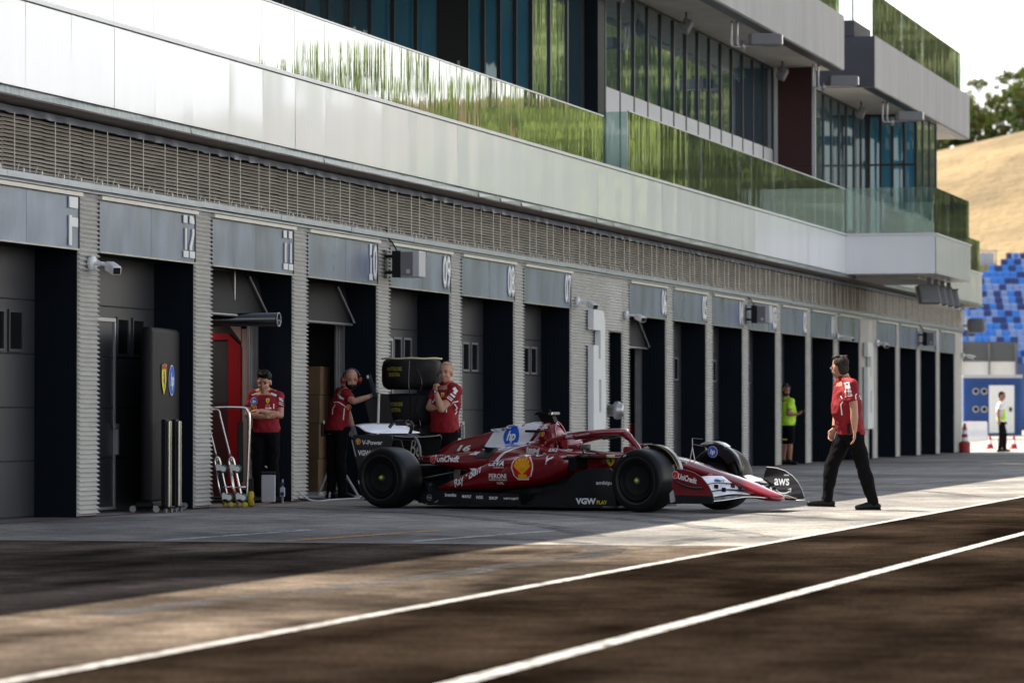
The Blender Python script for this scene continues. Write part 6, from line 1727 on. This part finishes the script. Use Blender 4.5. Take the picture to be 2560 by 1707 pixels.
for u in (2440, 2461):
    for z in (2.18, 1.36):
        bm_ = bm_new(); k = 174.85 / 9600; lathe(bm_, [(.01, 0), (.15, 0), (.15, .06), (.01, .06)], 'y', ((u - 1280) * k, 174.85, z), 20); bmesh.ops.transform(bm_, matrix=mt, verts=bm_.verts); v = obj('vent', bm_, 'light_grey', t2)
        bm_ = bm_new(); lathe(bm_, [(.01, 0), (.10, 0), (.10, .02), (.01, .02)], 'y', ((u - 1280) * k, 174.82, z), 20); bmesh.ops.transform(bm_, matrix=mt, verts=bm_.verts); obj('vent_grille', bm_, 'black', v)
def water_barrier(u, Z, lab, m):
    x_, y_ = far(u, Z)
    t_ = thing('water_barrier', lab, 'barrier', (x_, y_, 0), R(-76), 'plastic water barriers by the container')
    b_ = bm_new(); n = [(-.26, 0), (-.26, .16), (-.12, .45), (-.10, .82), (.10, .82), (.12, .45), (.26, .16), (.26, 0)]
    prism(b_, n, -.42, .42, 'x'); bmesh.ops.bevel(b_, geom=list(b_.edges), offset=.03, segments=2, affect='EDGES'); obj('shell', b_, m, t_)
    b_ = bm_new(); cyl(b_, (0, 0, .82), (0, 0, .86), .05, n=10); obj('filler_cap', b_, 'red_panel', t_)
    return t_
water_barrier(2422, 162, 'white plastic water barrier half hidden by the red and white post', 'white_paint')
water_barrier(2444, 165, 'white plastic water barrier in front of the blue container', 'white_paint')
x_, y_ = far(2412, 112)
t3 = thing('marker_post', 'red and white striped marker post on a round red foot at the building end', 'bollard', (x_, y_, 0))
b_ = bm_new(); lathe(b_, [(.15, 0), (.16, .02), (.16, .30), (.10, .34)], 'z', n=20); obj('foot', b_, 'red_panel', t3)
for i, (r0, r1, m_) in enumerate(((.10, .09, 'white_paint'), (.09, .085, 'red_panel'), (.085, .075, 'white_paint'), (.075, .06, 'red_panel'), (.05, .03, 'red_panel'))):
    b_ = bm_new(); cyl(b_, (0, 0, .341 + i * .105), (0, 0, .341 + (i + 1) * .105 - .001), r0, r1, 16); obj('band', b_, m_, t3)
def cone(u, Z, lab):
    x_, y_ = far(u, Z)
    t_ = thing('traffic_cone', lab, 'cone', (x_, y_, 0), 0, 'traffic cones near the container')
    b_ = bm_new(); bbox_bev(b_, -.15, -.15, 0, .15, .15, .03, .008, 1); obj('base', b_, 'red_panel', t_)
    for i, (z0, z1, r0, r1, m_) in enumerate(((.03, .16, .11, .08, 'red_panel'), (.161, .29, .08, .055, 'white_paint'), (.291, .44, .055, .02, 'red_panel'))):
        b_ = bm_new(); cyl(b_, (0, 0, z0), (0, 0, z1), r0, r1, 14); obj('band', b_, m_, t_)
cone(2475.5, 125, 'red and white traffic cone left of the far standing man'); cone(2535, 125, 'red traffic cone right of the far standing man')

# grandstand: stepped deck with single seats
gs = thing('grandstand', 'open grandstand deck on the slope behind the container', 'grandstand', (0, 0, 0))
NR, NC = 17, 16
Z0 = 285.0; bm = bm_new()
for r_ in range(NR):
    z = 4.9 + r_ * .52; d = Z0 + r_ * .85
    box(bm, 33.4 + max(0, r_ - 11) * .95, d, -1, 47, d + .85, z)
bmesh.ops.transform(bm, matrix=mt, verts=bm.verts); obj('deck', bm, mat('deck', (0.06, 0.10, 0.22), .8, 0, .1, .4), gs)
protos = []
for m_, w_ in (('seat_a', 'bright blue'), ('seat_b', 'navy blue'), ('seat_c', 'pale blue')):
    b_ = bm_new(); bbox_bev(b_, -.22, -.2, .0, .22, .22, .06, .02, 1); bbox_bev(b_, -.22, .17, .06, .22, .23, .42, .02, 1); protos.append((b_, m_, w_))
pm = []
for b_, m_, w_ in protos:
    me = bpy.data.meshes.new('stadium_seat'); b_.to_mesh(me); b_.free(); me.materials.append(M[m_]); pm.append((me, w_))
rnd = random.Random(5)
for r_ in range(NR):
    for c_ in range(NC):
        if c_ < (r_ - 11) * 1.8: continue
        X = 34.0 + c_ * .53; d = Z0 + r_ * .85 + .35; z = 4.9 + r_ * .52
        p = mt @ Vector((X, d, z))
        me, w_ = pm[rnd.choices((0, 1, 2), (.36, .30, .34))[0]]
        o = bpy.data.objects.new('stadium_seat', me); COL.objects.link(o); o.location = p; o.rotation_euler = (0, 0, R(-75.96)); o.scale = (1.1, 1, 1.2)
        tag(o, w_ + ' plastic seat in the far grandstand', 'seat', w_ + ' grandstand seats')
# scaffold platform with a yellow skirt at the top of the stand
t4 = thing('camera_platform', 'yellow skirted scaffold platform above the grandstand seats', 'platform', (0, 0, 0))
def f2(name, x0, x1, d, z0, z1, dep, m, parent):
    b_ = bm_new(); box(b_, x0, d, z0, x1, d + dep, z1); bmesh.ops.transform(b_, matrix=mt, verts=b_.verts); return obj(name, b_, m, parent)
f2('skirt', 36.3, 38.2, 303, 11.0, 12.9, 2, 'yellow', t4); f2('deck', 36.2, 38.3, 302.9, 12.9, 13.05, 2.1, 'steel', t4)
for x_ in (36.3, 37.2, 38.2): f2('post', x_ - .05, x_ + .05, 302.8, 3, 14.1, .1, 'steel', t4)
f2('cover', 36.7, 38.1, 303.2, 13.06, 13.9, 1.4, 'light_grey', t4)
f2('rail', 36.2, 38.3, 302.8, 14.0, 14.1, .08, 'steel', t4)
# ================================================================== garage front equipment (local frame: x image right, y away, z up)
VA = -R(75.96)
def T_(name, lab, cat, u, Z, group=None):
    px = (u - 1280) / 9600 * Z
    return thing(name, lab, cat, (.9702 * Z + .2426 * px, .2426 * Z - .9702 * px - 14.55, 0), VA, group)

# covered display stand in front of the closed garage
st = thing('covered_stand', 'tall display stand under a tight black cover with two badges before the closed garage', 'covered stand', (41.05, 0, 0), R(8))
b_ = bm_new(); bbox_bev(b_, 0, -.10, .10, 1.66, .04, 2.10, .06, 4)
for v in b_.verts:
    v.co.y += .006 * math.sin(v.co.x * 17 + v.co.z * 3) * (1 if v.co.z < 1.4 else .2); v.co.x += .01 * math.sin(v.co.z * 4)
M['cover'] = mat('cover', (0.008, 0.007, 0.008), 0.65, 0, 0.15, 3, (3, 1, .4), 0.008, 5, bsc=(4, 1, .3), spec=.25)
cv = obj('cover', b_, 'cover', st, True)
for i, (b2, m_) in enumerate(badge('shield', .17)):
    bmesh.ops.triangulate(b2, faces=b2.faces); flat_sign(b2, (.62, -.109, 1.50), (1, 0, 0), (0, 0, 1), 'emblem', m_, cv, .003 + i * .003)
b2 = poly2d([(-.11, .19), (0, .23), (.11, .19), (.11, .155), (-.11, .155)]); flat_sign(b2, (.62, -.109, 1.47), (1, 0, 0), (0, 0, 1), 'emblem', 'logo_red', cv, .012)
b2 = poly2d([(-.11, .18), (-.04, .20), (-.04, .17), (-.11, .155)]); flat_sign(b2, (.62, -.109, 1.49), (1, 0, 0), (0, 0, 1), 'emblem', 'logo_green', cv, .014)
for i, (b2, m_) in enumerate(badge('round_blue', .165)): bmesh.ops.triangulate(b2, faces=b2.faces); flat_sign(b2, (1.08, -.109, 1.50), (1, 0, 0), (0, 0, 1), 'emblem', m_, cv, .003 + i * .003)
flat_sign(poly2d([(-.006, -.17), (.006, -.17), (.006, .17), (-.006, .17)]), (.86, -.109, 1.49), (1, 0, 0), (0, 0, 1), 'emblem', 'grey_box', cv, .003)
b_ = bm_new(); bbox_bev(b_, -.05, -.12, .06, 1.7, .08, .12, .01, 1); fr = obj('base_frame', b_, 'black', st)
for x_, y_ in ((.0, -.15), (.0, .12), (1.66, -.15), (.9, -.2)):
    b_ = bm_new(); cyl(b_, (x_ - .012, y_, .04), (x_ + .012, y_, .04), .038, n=14); cyl(b_, (x_, y_, .04), (x_, y_ * .7, .08), .012, n=6); obj('castor', b_, 'steel', fr)
for k, x_ in enumerate((-.13, .21)):
    p = thing('floor_post', ('left' if k == 0 else 'right') + ' one of the two short steel posts on castors before the black covered stand', 'post', (41.15 + x_, -.30, 0), 0, 'steel posts on castors')
    b_ = bm_new(); bbox_bev(b_, -.045, -.035, .07, .045, .0, 1.03, .006, 1); obj('front_plate', b_, 'chrome', p)
    b_ = bm_new(); bbox_bev(b_, -.06, .001, .07, .06, .06, 1.05, .01, 1); obj('back_profile', b_, 'black', p)
    b_ = bm_new(); bbox_bev(b_, -.12, -.05, .055, .12, .07, .075, .005, 1); obj('foot_plate', b_, 'black', p)
    for q in (-.09, .09):
        b_ = bm_new(); cyl(b_, (q, -.02, .028), (q, .005, .028), .027, n=12); cyl(b_, (q, 0, .03), (q, .01, .056), .008, n=6); obj('castor', b_, 'steel', p)

# trolleys
def trolley():
    t = T_('hand_trolley', 'tall tubular steel trolley with a hoop handle and big yellow wheels against the slatted pillar', 'trolley', 569, 45.9)
    b_ = bm_new(); tube(b_, smooth_path([(-.27, .0, .10), (-.275, 0, .55), (-.255, 0, 1.0), (-.22, 0, 1.14), (-.15, 0, 1.19), (.17, 0, 1.19), (.24, 0, 1.15), (.265, 0, 1.03), (.25, 0, .5), (.235, 0, .10)], 6), .0165, 10); obj('hoop_handle', b_, 'chrome', t, True)
    b_ = bm_new(); tube(b_, [(-.27, 0, .11), (.24, 0, .11)], .014, 8); bbox_bev(b_, -.28, -.02, .05, .25, .16, .085, .008, 1); bbox_bev(b_, .22, .0, .12, .31, .06, .34, .01, 1); obj('base', b_, 'black', t)
    b_ = bm_new(); bbox_bev(b_, .12, .02, .30, .19, .04, 1.02, .008, 1); obj('side_panel', b_, 'black', t)
    for x_ in (-.26, .285):
        b_ = bm_new(); lathe(b_, [(.02, -.028), (.06, -.03), (.075, -.034), (.092, -.024), (.095, 0), (.092, .024), (.075, .034), (.06, .03), (.02, .028)], 'x', (x_, -.01, .098), 28); w_ = obj('wheel', b_, 'yellow', t, True)
        b_ = bm_new(); cyl(b_, (x_ - .037, -.01, .098), (x_ + .037, -.01, .098), .022, n=12); obj('hub', b_, 'black', w_)
    return t
trolley()
def cart():
    t = thing('folding_cart', '', 'cart', (0, 0, 0), VA, 'two folded platform carts leaning on the hand trolley')
    b_ = bm_new(); tube(b_, smooth_path([(-.28, .02, 1.13), (-.22, .02, 1.165), (-.16, .02, 1.15), (-.135, .02, 1.05), (-.02, .02, .60)], 6), .011, 8); tube(b_, [(-.02, .02, .60), (-.01, .02, .52)], .016, 8); obj('pull_bar', b_, 'steel', t, True)
    b_ = bm_new()
    tube(b_, smooth_path([(-.03, -.01, .50), (-.035, -.01, .56), (-.01, -.01, .60), (.02, -.01, .56), (.05, -.01, .42), (.13, -.01, .06)], 5), .013, 8)
    tube(b_, [(-.03, -.01, .50), (.01, -.01, .25), (.07, -.01, .03)], .015, 8); tube(b_, [(-.03, .10, .50), (.01, .10, .25), (.07, .10, .03)], .015, 8); tube(b_, [(.0, -.01, .40), (.0, .10, .40)], .012, 6)
    tube(b_, [(.035, -.02, .24), (.165, -.02, .245)], .012, 6)
    obj('folded_frame', b_, 'chrome', t, True)
    b_ = bm_new(); vs = box(b_, -.075, .03, .08, -.045, .30, .52); bmesh.ops.transform(b_, matrix=Matrix.Rotation(R(-11), 4, 'Y'), verts=b_.verts); obj('deck_board', b_, 'black', t)
    for z_, x_ in ((.46, .065), (.12, .135)):
        b_ = bm_new(); lathe(b_, [(.012, -.014), (.042, -.016), (.050, -.010), (.052, 0), (.050, .010), (.042, .016), (.012, .014)], 'y', (x_, -.05, z_), 26); w_ = obj('castor_wheel', b_, 'teal', t, True)
        b_ = bm_new(); lathe(b_, [(.004, -.018), (.032, -.018), (.032, .018), (.004, .018)], 'y', (x_, -.05, z_), 18); obj('hub', b_, 'steel', w_)
        b_ = bm_new(); prism(b_, [(x_ - .085, z_ + .035), (x_ - .07, z_ + .06), (x_ + .01, z_ + .02), (x_ + .01, z_ - .015), (x_ - .08, z_ - .02)], -.072, -.067, 'y'); prism(b_, [(x_ - .085, z_ + .035), (x_ - .07, z_ + .06), (x_ + .01, z_ + .02), (x_ + .01, z_ - .015), (x_ - .08, z_ - .02)], -.033, -.028, 'y'); obj('fork', b_, 'steel', t)
    b_ = bm_new(); lathe(b_, [(.008, -.012), (.03, -.014), (.034, 0), (.03, .014), (.008, .012)], 'y', (.155, -.05, .036), 20); obj('small_wheel', b_, 'yellow', t, True)
    b_ = bm_new(); lathe(b_, [(.008, -.012), (.03, -.014), (.034, 0), (.03, .014), (.008, .012)], 'x', (.085, .0, .034), 20); obj('small_wheel', b_, 'yellow', t, True)
    return t
c1 = cart(); k = T_('tmp', 'x', 'x', 546, 45.75); c1.location = k.location; bpy.data.objects.remove(k)
c1['label'] = 'left one of the two folded platform carts, its bar touching the slatted pillar'
k = T_('tmp', 'x', 'x', 581, 45.7); c2 = dup(c1, k.location, VA, 1.0, 'right one of the two folded platform carts, inside the hoop of the trolley'); bpy.data.objects.remove(k)

# covered tyre stack
M['dull_yellow'] = mat('dull_yellow', (0.30, 0.27, 0.03), .6)
ts = T_('tyre_stack', 'tall stack of tyres in black heating covers with yellow lettering behind the rear wing', 'tyre stack', 1030, 50.4)
for i in range(2):
    b_ = bm_new(); z0 = 1.42 - i * .44 if i else 1.44
    lathe(b_, [(.05, 0), (.33, .0), (.375, .035), (.395, .10), (.395, .28), (.375, .355), (.33, .39), (.05, .395)], 'z', (0, 0, z0), 44)
    for v in b_.verts:
        a = math.atan2(v.co.y, v.co.x); v.co.x *= 1 + .012 * math.sin(a * 9 + i); v.co.y *= 1 + .012 * math.sin(a * 9 + i); v.co.z += .008 * math.sin(a * 5 + i * 2)
    cvr = obj('tyre_cover', b_, 'cover', ts, True); SS = Surf([cvr])
    for q, (wd, dz) in enumerate((('ANTERIORE', .04), ('SINISTRA' if i == 0 else 'DESTRA', -.035))):
        t_ = text_fit(wd, .20 if q == 0 else .15, .05, .02); SS.wrap(t_, (-.22 + .01 * i, z0 + .22 + dz), 'lettering', 'dull_yellow', cvr, (0, -1.5, 0), (1, 0, 0), (0, 0, 1), .006, .04)
for i in range(2):
    b_ = bm_new(); z0 = .56 - i * .43
    lathe(b_, [(.05, 0), (.33, .0), (.375, .035), (.395, .10), (.395, .28), (.375, .355), (.33, .39), (.05, .395)], 'z', (0, 0, z0), 40); cvr = obj('tyre_cover', b_, 'cover', ts, True)
    if i == 0:
        t_ = text_fit('POSTERIORE', .2, .05, .02); Surf([cvr]).wrap(t_, (-.2, z0 + .26), 'lettering', 'dull_yellow', cvr, (0, -1.5, 0), (1, 0, 0), (0, 0, 1), .006, .04)
b_ = bm_new(); tube(b_, [(.39 * math.cos(a), .39 * math.sin(a), 1.838 + .004 * math.sin(7 * a)) for a in [2 * PI * i / 40 for i in range(41)]], .011, 6); obj('yellow_rim_cord', b_, mat('pale_cord', (.62, .56, .30), .6), ts)
for pts in ([(-.02, -.41, 1.80), (-.03, -.43, 1.5), (.0, -.43, 1.25), (-.06, -.45, 1.0), (-.3, -.42, 1.0)], [(.08, -.41, 1.7), (.14, -.43, 1.5), (.05, -.44, 1.2), (.12, -.45, 1.0), (.1, -.45, .8)], [(-.35, -.3, 1.02), (-.2, -.44, .98), (-.05, -.46, .8), (.1, -.45, .7)]):
    b_ = bm_new(); tube(b_, smooth_path(pts, 6), .006, 6); obj('heater_cable', b_, 'black_gloss', ts)
b_ = bm_new(); bbox_bev(b_, -.36, -.36, .07, .36, .36, .12, .01, 1); obj('dolly', b_, 'black', ts)
for sx_ in (-.28, .28):
    for sy_ in (-.28, .28):
        b_ = bm_new(); cyl(b_, (sx_ - .015, sy_, .035), (sx_ + .015, sy_, .035), .034, n=12); obj('castor', b_, 'steel', ts)

# monitor pole held by the mechanic
mp_ = T_('pole_stand', 'black handset on a slim pale pole held by the gloved mechanic', 'stand', 944, 49.6)
b_ = bm_new(); cyl(b_, (-.02, 0, .05), (.02, 0, 1.38), .017, n=10); obj('pole', b_, 'beige_trim', mp_)
b_ = bm_new(); bbox_bev(b_, -.03, -.03, .0, .03, .03, .32, .012, 2); bmesh.ops.transform(b_, matrix=Matrix.Translation((-.02, 0, 1.32)) @ Matrix.Rotation(R(-18), 4, 'Y'), verts=b_.verts); obj('handset', b_, 'black', mp_)
b_ = bm_new(); bbox_bev(b_, -.028, -.034, .27, .0, -.031, .31, .002, 1); bmesh.ops.transform(b_, matrix=Matrix.Translation((-.02, 0, 1.32)) @ Matrix.Rotation(R(-18), 4, 'Y'), verts=b_.verts); obj('screen', b_, 'light_grey', mp_)
b_ = bm_new(); lathe(b_, [(.02, 0), (.17, 0), (.16, .03), (.03, .05), (.02, .05)], 'z', n=24); obj('foot', b_, 'black', mp_)
b_ = bm_new(); prism(b_, [(-.16, 1.26), (.0, 1.38), (.14, 1.37), (.2, 1.0), (.12, .74), (.0, .74), (-.10, 1.0)], .05, .12, 'y'); obj('tyre_blanket_bag', b_, 'black', mp_)

# cardboard boxes
for i in range(4):
    z0, z1 = ((.06, .50), (.505, .98), (.985, 1.37), (1.375, 1.76))[i]
    bx = thing('cardboard_box', ['lowest', 'second lowest', 'third from the floor', 'topmost'][i] + ' brown cardboard box of the stack in the open garage', 'box', (50.45, 1.00, 0), .03 * (i - 1.5), 'cardboard boxes stacked in the garage')
    b_ = bm_new(); bbox_bev(b_, -.27, -.30, z0, .27, .30, z1, .006, 1); obj('carton', b_, 'cardboard', bx)
    b_ = bm_new(); box(b_, -.2705, -.03, z0 + .002, -.2702, .03, z1 - .002); obj('tape', b_, 'beige_trim', bx)
    b_ = bm_new()
    for q in range(5): box(b_, -.2712, .10 + q * .022, z0 + .12 + (q % 2) * .03, -.2706, .115 + q * .022, z0 + .24 + (q % 3) * .02)
    obj('print', b_, 'black', bx)
b_ = bm_new(); box(b_, 50.12, .68, .0, 50.74, 1.32, .055); o = obj('pallet', b_, 'beige_trim'); tag(o, 'low pallet under the stack of cardboard boxes', 'pallet')
# steel rack deep in the garage
rk = thing('storage_rack', 'dark shelving rack above and behind the cardboard boxes', 'rack', (50.35, 2.1, 0))
b_ = bm_new()
for x_ in (-.5, .5):
    for y_ in (-.2, .2): box(b_, x_ - .02, y_ - .02, 0, x_ + .02, y_ + .02, 2.5)
obj('uprights', b_, 'steel', rk)
for z_ in (.5, 1.1, 1.7, 2.3):
    b_ = bm_new(); box(b_, -.478, -.21, z_, .478, .21, z_ + .03); obj('shelf', b_, 'black', rk)

# partition, screen and hanging hose in the first open garage
pw = thing('garage_partition', 'red and white partition wall with dark screen inside the open garage', 'partition', (46.80, 0, 0))
b_ = bm_new(); box(b_, 0, .90, 1.25, .06, 1.7, 2.05); obj('dark_screen', b_, 'inside_dark', pw)
b_ = bm_new(); prism(b_, [(.72, .02), (.72, 1.98), (.89, 2.14), (1.9, 2.14), (1.9, 2.06), (.89, 2.06), (.89, .02)], -.02, .06, 'x'); obj('red_column', b_, mat('deep_red', (.22, .004, .008), .6, spec=.2), pw)
b_ = bm_new(); box(b_, .0, .892, .02, .05, 1.9, 1.248); obj('red_panel', b_, 'red_wall', pw)
b_ = bm_new(); prism(b_, [(.72, 2.30), (.92, 2.30), (.72, 2.04)], -.01, .03, 'x'); obj('white_corner', b_, mat('pale_pink', (.30, .22, .21), .7), pw)
b_ = bm_new(); box(b_, .0, .57, .15, .05, .715, 2.2); obj('pale_panel', b_, 'pale_pink' if 'pale_pink' in M else bpy.data.materials['pale_pink'], pw)
b_ = bm_new(); box(b_, -.1, 1.15, 2.16, -.02, 1.5, 2.19); obj('ceiling_strip', b_, mat('lamp', (1, .75, .6), .5, emit=2.5), pw)
def hose(pts, lab):
    b_ = bm_new(); tube(b_, smooth_path(pts, 8), .013, 8); o = obj('blue_hose', b_, 'blue_cable'); tag(o, lab, 'hose')
hose([(46.75, .62, 2.2), (46.75, .61, 1.9), (46.75, .60, 1.5), (46.72, .56, 1.32), (46.6, .50, 1.28)], 'dark blue air hose hanging in the open garage beside the young mechanic')
hose([(50.68, .60, 2.3), (50.66, .60, 1.7), (50.68, .60, 1.1)], 'blue hose hanging by the door rail above the cardboard boxes')
hose([(70.08, .70, 2.2), (70.06, .70, 1.7), (70.08, .70, 1.2), (70.05, .66, .8)], 'blue hose hanging in the half open far garage')
b_ = bm_new(); bbox_bev(b_, 69.72, .62, .02, 70.1, 1.1, .95, .03, 2); o = obj('tool_cabinet', b_, 'red_panel'); tag(o, 'low red tool cabinet inside the half open far garage', 'cabinet')
du = thing('exhaust_duct', 'dark round air duct sticking out of the open garage above the young mechanic', 'duct', (45.4, 0, 2.28))
b_ = bm_new(); n_ = 28
r0 = []; 
for (y_, r_) in ((1.6, .083), (-.22, .083), (-.22, .074), (1.6, .074)): r0.append([(r_ * math.cos(2 * PI * i / n_), y_, r_ * math.sin(2 * PI * i / n_) + .0) for i in range(n_)])
loft(b_, r0, False); bmesh.ops.recalc_face_normals(b_, faces=b_.faces); obj('duct', b_, 'black_gloss', du, True)
b_ = bm_new(); tube(b_, [(.083 * math.cos(a), -.225, .083 * math.sin(a)) for a in [2 * PI * i / 30 for i in range(31)]], .007, 6); obj('duct_ring', b_, 'light_grey', du, True)
b_ = bm_new(); cyl(b_, (0, .35, .08), (0, .35, .62), .01, n=6); obj('hanger', b_, 'steel', du)
# small floor things
wb = T_('waste_bin', 'slim white bin with black lid on the floor behind the young mechanic', 'bin', 672, 47.7)
b_ = bm_new(); bbox_bev(b_, -.085, -.06, .02, .085, .06, .36, .012, 2); obj('bin_body', b_, 'light_grey', wb); b_ = bm_new(); bbox_bev(b_, -.09, -.065, .361, .09, .065, .40, .01, 1); obj('lid', b_, 'black', wb)
for i, (pts, lab) in enumerate((([(46.6, .2, .30), (46.7, .1, .12), (46.9, -.1, .02), (47.4, -.25, .015), (47.9, -.1, .015)], 'black cable running from the wall over the floor between the two mechanics'),
                 ([(46.5, .3, .45), (46.75, .1, .25), (46.95, -.15, .02), (47.3, -.35, .015), (48.2, -.45, .015)], 'pale cable looping along the floor by the slatted pillar'),
                 ([(49.1, .3, .3), (49.2, .1, .05), (49.5, -.3, .015), (50.2, -.4, .015)], 'thin black cable on the floor behind the rear wheel'))):
    b_ = bm_new(); tube(b_, smooth_path(pts, 8), .011, 6); o = obj('floor_cable', b_, 'black' if i != 1 else 'light_grey'); tag(o, lab, 'cable')
sk = T_('socket_box', 'small white socket box with plugs low on the floor beside the slatted pillar', 'socket box', 707, 47.9)
b_ = bm_new(); bbox_bev(b_, -.03, -.03, .08, .03, .03, .20, .008, 1); obj('socket_case', b_, 'light_grey', sk)
for z_ in (.12, .24):
    b_ = bm_new(); cyl(b_, (0, -.03, z_), (.0, -.09, z_), .025, n=12); obj('plug', b_, 'blue_cable', sk)
b_ = bm_new(); cyl(b_, (0, .0, 0), (0, .0, .08), .012, n=8); cyl(b_, (0, 0, .2), (0, 0, .3), .012, n=8); obj('stand_rod', b_, 'steel', sk)
# light tripod legs by the bearded mechanic
tp_ = T_('folding_tripod', 'pale metal tripod legs on the floor behind the bearded mechanic', 'tripod', 838, 50.6)
for a_ in (R(20), R(140), R(260)):
    b_ = bm_new(); tube(b_, [(0, 0, .55), (.33 * math.cos(a_), .33 * math.sin(a_), .02)], .016, 8); obj('leg', b_, 'light_grey', tp_)
b_ = bm_new(); cyl(b_, (0, 0, .5), (0, 0, .85), .02, n=10); obj('centre_tube', b_, 'light_grey', tp_)
b_ = bm_new(); bbox_bev(b_, -.5, -.2, .015, .35, .1, .04, .006, 1); obj('tripod_tray', b_, 'light_grey', tp_)
